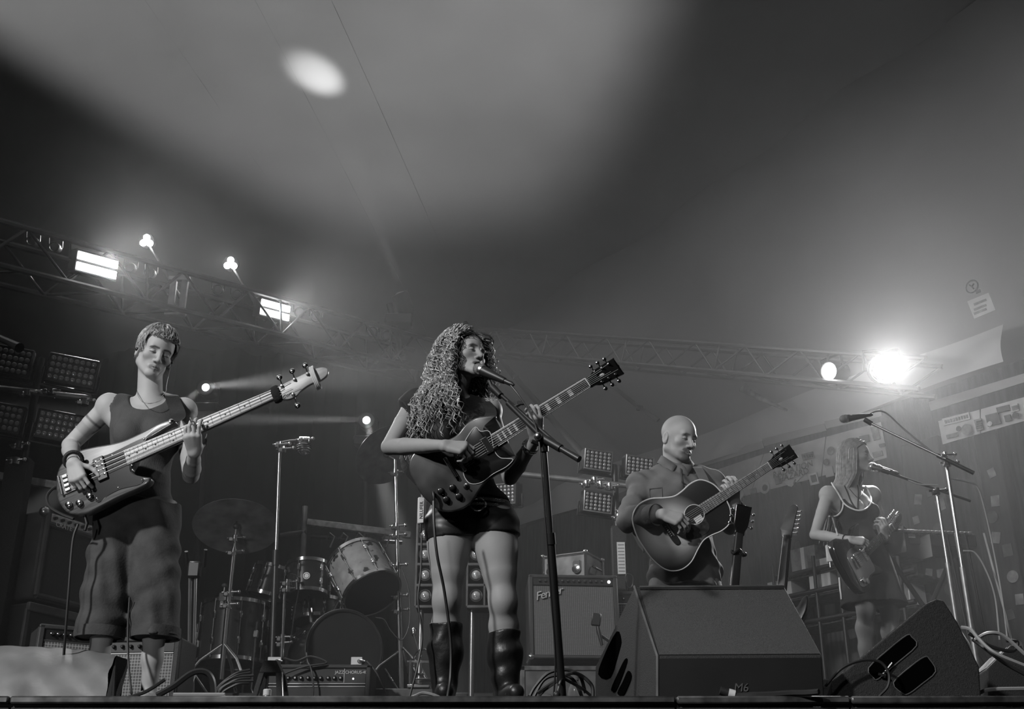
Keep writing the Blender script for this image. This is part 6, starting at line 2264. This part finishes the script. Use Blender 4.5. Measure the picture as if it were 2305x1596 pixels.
# ---- lens panels
def panel(label, c, nx, ny, w_, h_, look, lens, rim, group, roll=0):
    T = aim(c, look) @ rotz(R(roll))
    t = thing('led_panel', label, 'stage light', T, group)
    part('housing', MB().box((0, 0, -.045), (w_ + .03, h_ + .03, .085), b=.008), M['black'], t, True)
    part('rim', MB().tube([(-w_ / 2 - .006, -h_ / 2 - .006, 0), (w_ / 2 + .006, -h_ / 2 - .006, 0), (w_ / 2 + .006, h_ / 2 + .006, 0), (-w_ / 2 - .006, h_ / 2 + .006, 0)], .007, 4, True), rim, t, True)
    for i in range(nx):
        for j in range(ny):
            r = min(w_ / nx, h_ / ny) * .46
            put('lens', lens, Matrix.Translation((-w_ / 2 + w_ * (i + .5) / nx, -h_ / 2 + h_ * (j + .5) / ny, .0)) @ Matrix.Diagonal((r, r, r, 1)), t)
    part('bracket', MB().tube([(-w_ / 2 - .03, 0, -.05), (-w_ / 2 - .03, -h_ * .7, -.06), (w_ / 2 + .03, -h_ * .7, -.06), (w_ / 2 + .03, 0, -.05)], .010, 6), M['dark_metal'], t, True)
    return t


for px, py, lb in ((14, 810, 'unlit lens panel cut by the picture edge, upper of two'), (162, 834, 'unlit lens panel above the bass player\'s shoulder'), (-6, 938, 'unlit lens panel cut by the picture edge, lower of two'), (138, 960, 'unlit lens panel behind the bass player\'s upper arm')):
    panel(lb, at(px, py, 6.75), 8, 4, .27, .155, (.28, -.93, -.18), LENS, M['dark_metal'], 'lens panels behind the bass player', -5)
for px, py, lb in ((1347, 1036, 'pale lens panel, upper one nearest the mic stand'), (1440, 1050, 'pale lens panel partly behind the shirt sleeve'), (1346, 1130, 'pale lens panel, lower one on the crossbar'), (1132, 1112, 'lens panel edge peeping out behind the singer\'s belt')):
    panel(lb, at(px, py, 7.95), 6, 5, .185, .125, (.22, -.95, -.1) if px > 1200 else (-.5, -.8, -.1), LENSB, M['alu'], 'lens panels beside the acoustic player', -4)
# their stands
c = at(52, 1000, 6.9)
ls = thing('lamp_stand', 'dark box-section stand with clamps carrying the lens panels', 'stand', V((c.x, 6.9, 0)))
part('column', MB().box((c.x - .02, 6.95, (c.z - .08) / 2), (.14, .10, c.z - .08), b=.006), M['black_rough'], ls)
part('upright', rod((c.x, 6.95, c.z - .1), (c.x, 6.95, at(50, 800, 6.9).z), .024), M['dark_metal'], ls)
part('crossbar', rod(at(-40, 870, 6.9), at(205, 897, 6.9), .02), M['alu'], ls)
part('crossbar', rod(at(100, 862, 6.85), at(205, 888, 6.85), .010), M['steel'], ls)
for px, py in ((42, 1002), (34, 1038), (60, 885), (112, 880), (190, 905)):
    clamp(ls, at(px, py, 6.85), .028)
lb_ = thing('light_bar', 'pale horizontal bar behind the bass player\'s hand', 'bar', at(70, 1080, 7.2))
part('bar', MB().tube([at(-40, 1066, 7.2), at(150, 1097, 7.2)], .032, 4), M['alu_bright'], lb_)
c = at(1390, 1180, 7.95)
ls = thing('lamp_stand', 'dark post with a white label sheet carrying lens panels', 'stand', V((c.x, 8.0, 0)))
part('post', MB().box((c.x + .01, 8.02, c.z / 2), (.10, .09, c.z), b=.006), M['black_rough'], ls)
part('label', MB().box((at(1399, 1255, 7.95).x, 7.965, at(1399, 1255, 7.95).z), (.055, .004, .22), b=.001), M['tape'], ls)
for k in range(9):
    part('label_line', MB().box((at(1399, 1255, 7.95).x, 7.962, at(1399, 1255, 7.95).z - .09 + .0225 * k), (.042, .002, .004), b=.0005), M['case'], ls)
part('upright', rod((c.x, 8.02, c.z), (c.x, 8.02, at(1390, 1040, 7.95).z), .022), M['dark_metal'], ls)
part('crossbar', rod(at(1120, 1062, 8.05), at(1460, 1098, 8.0), .020), M['alu'], ls)
for px, py in ((1338, 1082), (1352, 1092), (1372, 1096), (1392, 1165), (1400, 1150), (1320, 1090)):
    clamp(ls, at(px, py, 7.9), .026)

# stacks of round blinders behind the singer's legs
for px0, lb in ((957, 'stack of round blinder lamps beside the singer\'s knee'), (1072, 'stack of round blinder lamps seen between the singer\'s knees')):
    b_ = at(px0 + 18, 1370, 7.55)
    t = thing('blinder_stack', lb, 'stage light', V((b_.x, 7.6, 0)), 'round blinder stacks')
    ztop = at(px0, 1178, 7.55).z
    zbot = at(px0, 1366, 7.55).z
    x0, x1 = at(px0 - 20, 1300, 7.55).x, at(px0 + 58, 1300, 7.55).x
    part('housing', MB().box(((x0 + x1) / 2, 7.66, (ztop + zbot) / 2), (x1 - x0, .2, ztop - zbot), b=.006), M['hole'], t)
    rows = [1203, 1248, 1294, 1341]
    for ry in rows:
        for cx in (px0, px0 + 38):
            p = at(cx, ry, 7.55)
            rr = .031
            part('lens', MB().ball(tuple(p), (rr, .02, rr), None, 16, 10), M['lens_bright'], t)
            part('reflector', MB().tube([p + V((.037 * math.cos(a), -.004, .037 * math.sin(a))) for a in np.linspace(0, 6.283, 25)[:-1]], .005, 6, True), M['dark_metal'], t)
    for ry in (1178, 1226, 1271, 1318, 1366):
        part('rail', MB().box(((x0 + x1) / 2, 7.545, at(px0, ry, 7.55).z), (x1 - x0, .02, .018), b=.004), M['case'], t)
    for x in (x0, (x0 + x1) / 2, x1):
        part('rail', MB().box((x, 7.545, (ztop + zbot) / 2), (.016, .02, ztop - zbot), b=.004), M['case'], t)
    for x in (x0 + .03, x1 - .03):
        part('leg', rod((x, 7.66, zbot), (x, 7.66, 0), .016), M['steel'], t)
    part('pole', rod((x0 + .02, 7.7, ztop), (x0 + .02, 7.7, at(px0, 1080, 7.6).z), .02), M['alu'], t)

# scuffed bar behind the drums on its post
hb = thing('light_bar', 'scuffed aluminium bar on a post behind the rack tom', 'bar', V((at(687, 1270, 8.9).x, 8.9, RZ)))
part('bar', MB().box((0, 0, 0), ((at(925, 1205, 8.9) - at(692, 1176, 8.9)).length, .05, .05), frame((at(925, 1205, 8.9) + at(692, 1176, 8.9)) / 2, at(925, 1205, 8.9) - at(692, 1176, 8.9), (0, 0, 1)), .004), M['alu_bright'], hb)
part('post', rod(at(687, 1140, 8.9), V((at(687, 1270, 8.9).x, 8.9, RZ)), .022), M['alu'], hb)
part('arm', rod(at(630, 1206, 8.9), at(690, 1198, 8.9), .022), M['dark_metal'], hb)
part('rail', rod(at(700, 1208, 8.92), at(905, 1222, 8.92), .014), M['dark_metal'], hb)
for px in (735, 765, 800, 860):
    part('hook', MB().tube([at(px, 1212, 8.9), at(px + 8, 1200, 8.88), at(px + 18, 1208, 8.88), at(px + 8, 1232, 8.88)], .007, 6), M['steel'], hb)

# ---------------------------------------------------------------- things on the canvas side
WN = V((-0.788, -0.616, 0))


def wpx(px, py, out=0.0):
    return onplane(px, py, W0 + WN * out, WN)


def plate(name, pts, m, parent, out=.28, th=.01):
    P = [wpx(x, y, out) for x, y in pts]
    k = len(P)
    B_ = [p - WN * th for p in P]
    return part(name, MB().add(P + B_, [list(range(k)), [k + i for i in range(k)][::-1]] + [[i, (i + 1) % k, k + (i + 1) % k, k + i] for i in range(k)]), m, parent, smooth=False)


def wtext(text, px, py, size, m, parent, out, tilt=0):
    p = wpx(px, py, out)
    T = frame(p, -WD, WN) @ rotz(R(tilt))
    return letters(text, chain_matrix(parent).inverted() @ T, size, m, parent)


def disc(px, py, r, m, parent, out=.29, name='sticker'):
    p = wpx(px, py, out)
    return part(name, MB().lathe([(r, 0), (r, .004)], 22, frame(p, -WD, WN)), m, parent)


def quad_px(x, y, w_, h_, a=-14):
    c_, s_ = math.cos(R(a)), math.sin(R(a))
    return [(x + i * w_ / 2 * c_ - j * h_ / 2 * s_, y + i * w_ / 2 * s_ + j * h_ / 2 * c_) for i, j in ((-1, -1), (1, -1), (1, 1), (-1, 1))]


bd1 = thing('sticker_board', 'pale board covered with stickers behind the woman\'s head', 'board', wpx(1800, 1080, .1))
tp1 = [(1390, 1148), (1560, 1075), (1720, 1022), (1860, 983), (1985, 950)]
bt1 = [(1400, 1180), (1570, 1147), (1690, 1113), (1850, 1072), (1998, 1030)]
for k in range(4):
    plate('plank', [tp1[k], (tp1[k + 1][0] - 2, tp1[k + 1][1]), (bt1[k + 1][0] - 2, bt1[k + 1][1]), bt1[k]], M['sticker_pale'], bd1)
for k in range(4):
    a, b = tp1[k], tp1[k + 1]
    plate('ledge', [(a[0] - 5, a[1] - 34), (b[0] - 5, b[1] - 30), (b[0], b[1] - 14), (a[0], a[1] - 18)], M['canvas'], bd1, 0.260)
hx = [(1752, 1060), (1806, 1046), (1815, 1056), (1812, 1066), (1782, 1096), (1774, 1094), (1750, 1070)]
st_ = plate('warning_sticker', hx, M['canvas_pale'], bd1, 0.288)
wtext('RADIATION', 1784, 1057, .085, M['ink'], bd1, 0.297)
wtext('HAZARD', 1786, 1070, .085, M['ink'], bd1, 0.297)
wtext('6', 1790, 1088, .10, M['ink'], bd1, 0.297)
for x, y, w_, h_, mm in ((1818, 1026, 26, 14, 'sticker_mid'), (1831, 1078, 20, 26, 'canvas_pale'), (1831, 1077, 11, 16, 'sticker_dark'), (1866, 1062, 18, 22, 'canvas_pale'), (1750, 1078, 14, 22, 'sticker_mid'), (1945, 988, 20, 16, 'sticker_dark'), (1985, 1002, 13, 7, 'sticker_dark'), (1970, 975, 15, 30, 'sticker_mid'), (1975, 1022, 22, 12, 'sticker_mid'), (1695, 1105, 14, 12, 'sticker_mid')):
    plate('sticker', quad_px(x, y, w_, h_), M[mm], bd1, .292 if mm != 'sticker_dark' else 0.298)
for dx_ in (-7, -2, 3, 8):
    plate('print', quad_px(1818 + dx_, 1027 - dx_ * .22, 3, 7), M['ink'], bd1, .302)
for x, y, r in ((1870, 1015, .038), (1722, 1098, .055), (1665, 1112, .05), (1860, 1040, .03)):
    disc(x, y, r, M['sticker_mid'] if r < .05 else M['canvas_pale'], bd1, 0.292)
disc(1722, 1098, .03, M['sticker_dark'], bd1, 0.298)
bd2 = thing('sticker_board', 'pale board covered with stickers at the far right above the stands', 'board', wpx(2210, 950, .1))
for a, b, c_, d_ in (((2112, 948), (2205, 922), (2206, 976), (2122, 1000)), ((2208, 921), (2340, 884), (2340, 938), (2208, 975))):
    plate('plank', [a, b, c_, d_], M['sticker_pale'], bd2)
for x, y, w_, h_, mm in ((2152, 943, 62, 16, 'canvas_pale'), (2203, 956, 16, 26, 'sticker_mid'), (2235, 944, 30, 26, 'sticker_dark'), (2246, 948, 8, 8, 'canvas_pale'), (2258, 920, 30, 12, 'sticker_dark'), (2268, 941, 14, 14, 'sticker_dark'), (2283, 918, 18, 16, 'canvas_pale'), (2284, 918, 13, 10, 'sticker_mid'), (2143, 980, 26, 8, 'sticker_mid')):
    plate('sticker', quad_px(x, y, w_, h_), M[mm], bd2, .292 if mm == 'canvas_pale' else 0.298)
for x, y, r, mm in ((2176, 967, .045, 'sticker_mid'), (2286, 935, .026, 'sticker_dark'), (2158, 965, .022, 'sticker_dark'), (2228, 954, .02, 'canvas_pale')):
    disc(x, y, r, M[mm], bd2, 0.300)
for dy_ in (-8, -3, 2, 7):
    plate('print', quad_px(2203, 956 + dy_, 12, 3), M['ink'], bd2, .305)
for dx_ in range(-24, 26, 6):
    plate('print', quad_px(2152 + dx_, 943 - dx_ * .25, 3.5, 7), M['sticker_mid'], bd2, .300)
plate('ledge', [(2090, 905), (2340, 830), (2340, 850), (2095, 925)], M['canvas'], bd2, .2)
# notices stuck on the canvas
nt_ = thing('notice', 'round pictogram sticker high on the canvas', 'sticker', wpx(2188, 645, .45))
p = wpx(2188, 645, .45)
fT = frame(p, -WD, WN)
part('ring', MB().tube([fT @ V((.052 * math.cos(a), .052 * math.sin(a), 0)) for a in np.linspace(0, 6.283, 33)[:-1]], .006, 6, True), M['sticker_dark'], nt_)
part('figure', MB().tube([fT @ V((-.02, .025, 0)), fT @ V((0, 0, 0)), fT @ V((.012, -.025, 0))], .007, 6).tube([fT @ V((.02, .02, 0)), fT @ V((0, 0, 0))], .006, 6), M['sticker_dark'], nt_)
part('tab', MB().box((0, 0, 0), (.04, .03, .006), fT @ Matrix.Translation((.045, -.06, 0)), .001), M['sticker_dark'], nt_)
nt_ = thing('notice', 'square paper notice stuck on the canvas below the pictogram', 'sticker', wpx(2210, 690, .45))
plate('sheet', quad_px(2209, 688, 52, 42, -22), M['sticker_pale'], nt_, .45, .004)
for y in (-8, 4, 13):
    plate('printed_line', quad_px(2206, 688 + y, 30, 5, -22), M['sticker_mid'], nt_, .453, .003)
hg = thing('canvas_handle', 'dark strap handle sewn on the canvas wall', 'strap', wpx(1700, 890, .4))
part('strap', MB().tube([wpx(1672, 872, .42), wpx(1690, 885, .45), wpx(1730, 905, .45), wpx(1772, 924, .40)], [.05, .03, .022, .012], 8, flat=.5), M['sticker_mid'], hg)
for pts, lb in (([(1108, 790), (1160, 850), (1235, 935), (1312, 1022)], 'dark guy strap running from the truss to the pale lens panel'), ([(1330, 832), (1380, 870), (1440, 918), (1482, 946)], 'dark guy strap ending behind the shaven head')):
    P = [at(x, y, 12.2 - 3.6 * i / 3) for i, (x, y) in enumerate(pts)]
    gs_ = thing('guy_strap', lb, 'strap', P[0], 'guy straps under the truss')
    part('strap', MB().tube(spline([tuple(p) for p in P], 5), .026 if pts[0][0] < 1200 else .018, 6, flat=.35), M['black'], gs_)
    for k in (1, 2):
        part('buckle', MB().box(tuple(P[k]), (.06, .02, .05), b=.005), M['dark_metal'], gs_)
# posts and shelving against the wall
for px, lb, w_ in ((1668, 'weathered post plastered with stickers behind the parked guitars', .22), (1800, 'weathered post with small stickers beside the woman\'s elbow', .22), (2085, 'weathered post behind the boom stands', .20), (2128, 'weathered post plastered with labels at the boom clamp', .18), (2262, 'weathered post at the far right edge', .2)):
    q = wpx(px, 1200, .14)
    po = thing('wooden_post', lb, 'post', V((q.x, q.y, 0)), 'wooden posts along the canvas side')
    part('post', MB().box((0, 0, 1.34), (w_, .10, 2.68), rotz(math.atan2(-WD.y, -WD.x)), .008), M['post_wood'], po, True)
    for k in range(9):
        zz = .95 + .16 * k + random.uniform(-.05, .05)
        sz_ = random.uniform(.03, .055)
        xx = random.uniform(-.06, .06)
        T = Matrix.Translation((0, 0, zz)) @ rotz(math.atan2(-WD.y, -WD.x)) @ Matrix.Translation((xx, -.054, 0)) @ Matrix.Rotation(random.uniform(-.3, .3), 4, 'Y')
        mm = random.choice(['sticker_mid', 'sticker_dark', 'wood_dark', 'sticker_mid'])
        if k % 3:
            part('sticker', MB().box((0, 0, 0), (sz_ * 1.6, .005, sz_ * 1.9), T, .001), M[mm], po, True)
        else:
            part('sticker', MB().lathe([(sz_, 0), (sz_, .005)], 18, T @ FRX), M[mm], po, True)
sh_ = thing('shelf_rack', 'cluttered metal rack along the dark wall behind the woman', 'rack', wpx(1900, 1480, .5))
sz0 = []
for py, o_ in ((1340, .55), (1408, .55), (1290, .5)):
    a, b = wpx(1745, py + 12, o_), wpx(2060, py - 60, o_)
    zz = (a.z + b.z) / 2
    sz0.append(zz)
    a.z = b.z = zz
    part('rail', rod(a, b, .022), M['black'], sh_)
    part('shelf', MB().box((0, 0, 0), ((b - a).length, .34, .02), frame((a + b) / 2 - WN * .19 - V((0, 0, .03)), b - a, (0, 0, 1)), .003), M['wood_dark'], sh_)
for px in (1750, 1845, 1900, 2040):
    q = wpx(px, 1400, .55)
    part('upright', rod((q.x, q.y, 0), (q.x, q.y, max(sz0) + .1), .016), M['black'], sh_)
kinds = ['pale', 'grey', 'dark', 'white', 'scuffed', 'dented']
names = [('carton', 'pale carton'), ('tool_box', 'dark tool box'), ('carton', 'grey carton'), ('crate', 'scuffed crate')]
spots_ = [(1775, 1, .26, .20, 'canvas_pale', 'pale carton on the middle shelf next to the big wedge'), (1835, 2, .26, .24, 'sticker_mid', 'grey carton on the top shelf beside the post'), (1868, 1, .22, .30, 'canvas_pale', 'tall pale carton on the shelf beside the woman\'s leg'), (1935, 2, .28, .16, 'sticker_dark', 'dark tool box on the shelf beyond the dress'), (1990, 2, .2, .22, 'sticker_mid', 'grey carton near the keyboard legs'), (2030, 0, .3, .2, 'canvas_pale', 'pale carton on the lower shelf near the side-on wedge'), (1960, 0, .24, .26, 'sticker_pale', 'pale carton low between the woman and the wedge')]
zs_ = sorted(sz0)
for px, lvl, w_, h_, mm, lb in spots_:
    q = wpx(px, 1350, .36)
    z = zs_[lvl] - .02
    bx = thing('carton', lb, 'box', Matrix.Translation((q.x, q.y, z)) @ rotz(math.atan2(-WD.y, -WD.x)), 'cartons on the rack')
    part('box', MB().box((0, 0, h_ / 2), (w_, .22, h_), b=.004), M[mm], bx, True)
    part('tape', MB().box((0, -.111, h_ / 2), (.04, .003, h_ * .98), b=.0005), M['sticker_mid'] if mm != 'sticker_mid' else M['canvas_pale'], bx, True)

# ================================================================ cables
def cable(label, pts, r=.0055, m='rubber', n=8, ends=True):
    """pts: (px, py, depth) along a cable; z below zero is laid on the deck"""
    P = []
    for x, y, d in pts:
        p = at(x, y, d)
        p.z = max(p.z, r)
        P.append(tuple(p))
    o = solo('cable', MB().tube(spline(P, n), r, 6), M[m], label, 'cable')
    return o


cable('black cable hanging from the bass guitar past the shorts', [(176, 1180, 4.90), (164, 1220, 4.90), (155, 1330, 4.90), (147, 1430, 4.92), (142, 1500, 4.96)], .006)
cable('curled lead from the bass bridge round to its jack', [(150, 1092, 4.99), (122, 1098, 4.97), (106, 1118, 4.96), (114, 1142, 4.95), (140, 1158, 4.93), (166, 1168, 4.91)], .006)
cable('black cable hanging between the bass player\'s legs', [(292, 1345, 5.02), (288, 1420, 5.02), (290, 1500, 5.0), (298, 1575, 4.95)], .005)
cable('black lead falling from the singer\'s guitar past her knee', [(976, 1128, 4.72), (977, 1180, 4.71), (984, 1250, 4.72), (1000, 1330, 4.76), (1014, 1440, 4.80), (1014, 1520, 4.80), (1007, 1575, 4.76)], .006)
cable('thin lead from the pale transmitter down to the deck', [(949, 1205, 4.93), (947, 1290, 4.93), (941, 1350, 4.93), (950, 1430, 4.93), (940, 1500, 4.9), (921, 1572, 4.85)], .0045)
cable('pale cable loop at the stage edge before the singer', [(924, 1578, 4.76), (935, 1566, 4.76), (952, 1560, 4.77), (975, 1564, 4.77), (993, 1578, 4.77)], .006, 'cable_light')
cable('microphone lead running down the singer\'s stand', [(1146, 863, 4.725), (1170, 893, 4.70), (1196, 935, 4.63), (1212, 985, 4.575), (1219, 1060, 4.585), (1228, 1180, 4.63), (1240, 1340, 4.70), (1250, 1480, 4.78), (1246, 1575, 4.84)], .0036)
o = cable('thick cable with a taped plug lying over the stage edge', [(1650, 1572, 4.76), (1690, 1576, 4.72), (1735, 1566, 4.70), (1780, 1560, 4.68), (1812, 1567, 4.66), (1838, 1590, 4.64), (1850, 1625, 4.63)], .011)
pl = at(1642, 1562, 4.76)
pg_ = thing('cable_plug', 'plug with a white tape band lying before the big wedge', 'plug', V((pl.x, 4.76, 0)))
pl.z = .022
part('sleeve', MB().tube([pl + V((-.035, 0, .012)), pl + V((0, 0, 0))], [.016, .018], 12), M['rubber'], pg_)
part('tape_band', MB().tube([pl + V((-.004, 0, .001)), pl + V((.02, -.002, -.006))], .0185, 12), M['tape'], pg_)
for i, pts in enumerate(([(1190, 1572, 4.95), (1205, 1545, 4.95), (1235, 1515, 4.95), (1275, 1508, 4.95), (1305, 1522, 4.95), (1318, 1560, 4.95)], [(1200, 1572, 5.0), (1225, 1530, 5.0), (1260, 1520, 5.0), (1290, 1530, 5.0), (1312, 1572, 5.0)], [(1210, 1560, 4.92), (1240, 1540, 4.92), (1290, 1515, 4.92), (1330, 1540, 4.92), (1335, 1575, 4.92)])):
    cable('dark cable arching round the base of the singer\'s stand, %s' % ('highest arch', 'inner arch', 'arch reaching the wedge')[i], pts, .0075)
cable('blurred dark cable looping near the covered monitor', [(352, 1577, 4.74), (390, 1545, 4.74), (430, 1516, 4.75), (460, 1512, 4.76), (477, 1530, 4.77), (481, 1575, 4.78)], .012)
cable('dark cable end slanting up beside the bass player\'s ankle', [(292, 1572, 4.75), (330, 1556, 4.74), (372, 1529, 4.73)], .007)
cable('pale flat cable strip along the stage edge before the stand', [(390, 1570, 4.72), (430, 1566, 4.72), (480, 1568, 4.72), (505, 1573, 4.72)], .010, 'cable_light')
cable('cable looping over the side-on wedge', [(1858, 1545, 4.86), (1895, 1505, 4.86), (1940, 1487, 4.86), (1980, 1490, 4.86), (2000, 1515, 4.86), (1998, 1545, 4.86), (1978, 1568, 4.86)], .006)
for i, (pts, m_) in enumerate((([(2165, 1412, 5.35), (2185, 1417, 5.3), (2205, 1440, 5.25), (2240, 1470, 5.2), (2310, 1500, 5.2)], 'cable_light'), ([(2195, 1440, 5.3), (2225, 1425, 5.25), (2260, 1432, 5.25), (2310, 1475, 5.25)], 'cable_light'), ([(2190, 1440, 5.4), (2215, 1458, 5.35), (2260, 1492, 5.35), (2310, 1520, 5.35)], 'rubber'), ([(2180, 1425, 5.4), (2230, 1455, 5.4), (2280, 1465, 5.4), (2290, 1445, 5.4), (2265, 1442, 5.4)], 'rubber'), ([(2205, 1560, 5.0), (2230, 1552, 5.0), (2310, 1550, 5.0)], 'cable_light'))):
    cable('cable in the tangle beside the side-on wedge, %s' % ('pale one arching low', 'pale one arching highest', 'dark one running outward', 'dark looping one', 'pale one along the deck')[i], pts, .008, m_)
cable('thin lead from the spare microphone to its stand', [(1953, 935, 7.16), (1972, 926, 7.15), (1995, 930, 7.13), (2030, 962, 7.1), (2070, 995, 7.06), (2105, 1022, 7.03)], .005, 'cable_light')
cable('thin lead from the woman\'s microphone to the stand', [(2014, 1064, 7.35), (2040, 1078, 7.33), (2070, 1090, 7.31), (2112, 1092, 7.29)], .005, 'cable_light')
cable('lead curving down beyond the boom stands', [(2136, 1076, 7.05), (2175, 1084, 7.05), (2200, 1096, 7.05), (2215, 1140, 7.05), (2235, 1230, 7.05), (2255, 1340, 7.05), (2268, 1440, 7.0)], .005, 'cable_light')
cable('lead looping out from the middle of the boom stand', [(2168, 1240, 7.0), (2195, 1245, 7.0), (2220, 1285, 7.0), (2240, 1345, 7.0), (2250, 1440, 7.0)], .005, 'cable_light')
for i, (x0, x1, d) in enumerate(((2150, 2205, 7.15), (2172, 2228, 7.2), (2215, 2290, 7.1), (2130, 2190, 7.25))):
    cable('vertical lead in the bundle beside the boom stands, %s' % ('nearest the pole', 'second along', 'outermost', 'innermost')[i], [(x0, 1200, d), (x0 + (x1 - x0) * .35, 1300, d), (x0 + (x1 - x0) * .7, 1400, d), (x1, 1500, d)], .007, ('alu', 'rubber', 'cable_light', 'rubber')[i])
for i in range(6):
    a = random.uniform(-6, 6)
    cable('dark cable in the heap below the floor tom, %s' % ('uppermost', 'second', 'third', 'fourth', 'fifth', 'lowest')[i], [(478 + 4 * i, 1562 + i, 6.6), (500 + a, 1535 + 4 * i, 6.6), (530 + a, 1515 + 5 * i, 6.6), (566 - a, 1508 + 6 * i, 6.62)], .008, 'rubber')
cable('lead draped across the top of the lettered amplifier', [(640, 1482, 6.93), (668, 1488, 6.91), (700, 1478, 6.92), (735, 1492, 6.88), (690, 1500, 6.87), (645, 1515, 6.86), (625, 1530, 6.84)], .006)
cable('lead hanging over the front of the lettered amplifier', [(690, 1470, 6.95), (693, 1490, 6.9), (700, 1505, 6.86), (705, 1540, 6.85), (704, 1575, 6.85)], .005)
cable('lead trailing from the direct box to the deck', [(826, 1488, 6.93), (845, 1510, 6.9), (858, 1535, 6.88), (872, 1572, 6.86)], .006)
cable('lead hanging beside the tipped cymbal stand', [(905, 1280, 7.9), (920, 1330, 7.9), (922, 1400, 7.9), (905, 1440, 7.9), (880, 1420, 7.9), (865, 1395, 7.9), (845, 1390, 7.9)], .004)
cable('thin lead looped on the dark post', [(1408, 1300, 7.9), (1414, 1322, 7.9), (1424, 1318, 7.9), (1424, 1298, 7.9), (1412, 1292, 7.9), (1408, 1306, 7.9), (1412, 1345, 7.9)], .005)
tb_ = solo('boom_tube', MB().tube([at(-30, 748, 5.6), at(20, 770, 5.55), at(44, 783, 5.5)], [.016, .018, .026], 12), M['gloss_black'], 'dark tube end poking in over the lens panels', 'tube')

# ================================================================ haze over the rear of the stage
def haze(name, label, lo, hi, dens, an=.35):
    m = bpy.data.materials.new(name)
    m.use_nodes = True
    nt = m.node_tree
    nt.nodes.remove(nt.nodes['Principled BSDF'])
    v = nt.nodes.new('ShaderNodeVolumeScatter')
    v.inputs['Color'].default_value = (1, 1, 1, 1)
    v.inputs['Density'].default_value = dens
    v.inputs['Anisotropy'].default_value = an
    nt.links.new(v.outputs[0], nt.nodes['Material Output'].inputs['Volume'])
    mb = MB().ball([(a + b) / 2 for a, b in zip(lo, hi)], [(b - a) / 2 for a, b in zip(lo, hi)], None, 32, 18) if 'cloud' in name else MB().box([(a + b) / 2 for a, b in zip(lo, hi)], [b - a for a, b in zip(lo, hi)], b=.001)
    o = solo(name, mb, m, label, 'haze', None, 'stuff')
    return o


haze('stage_haze', 'thin smoke haze drifting over the rear of the stage', (-9, 5.6, .02), (8, 16, 7.4), .028, .1)
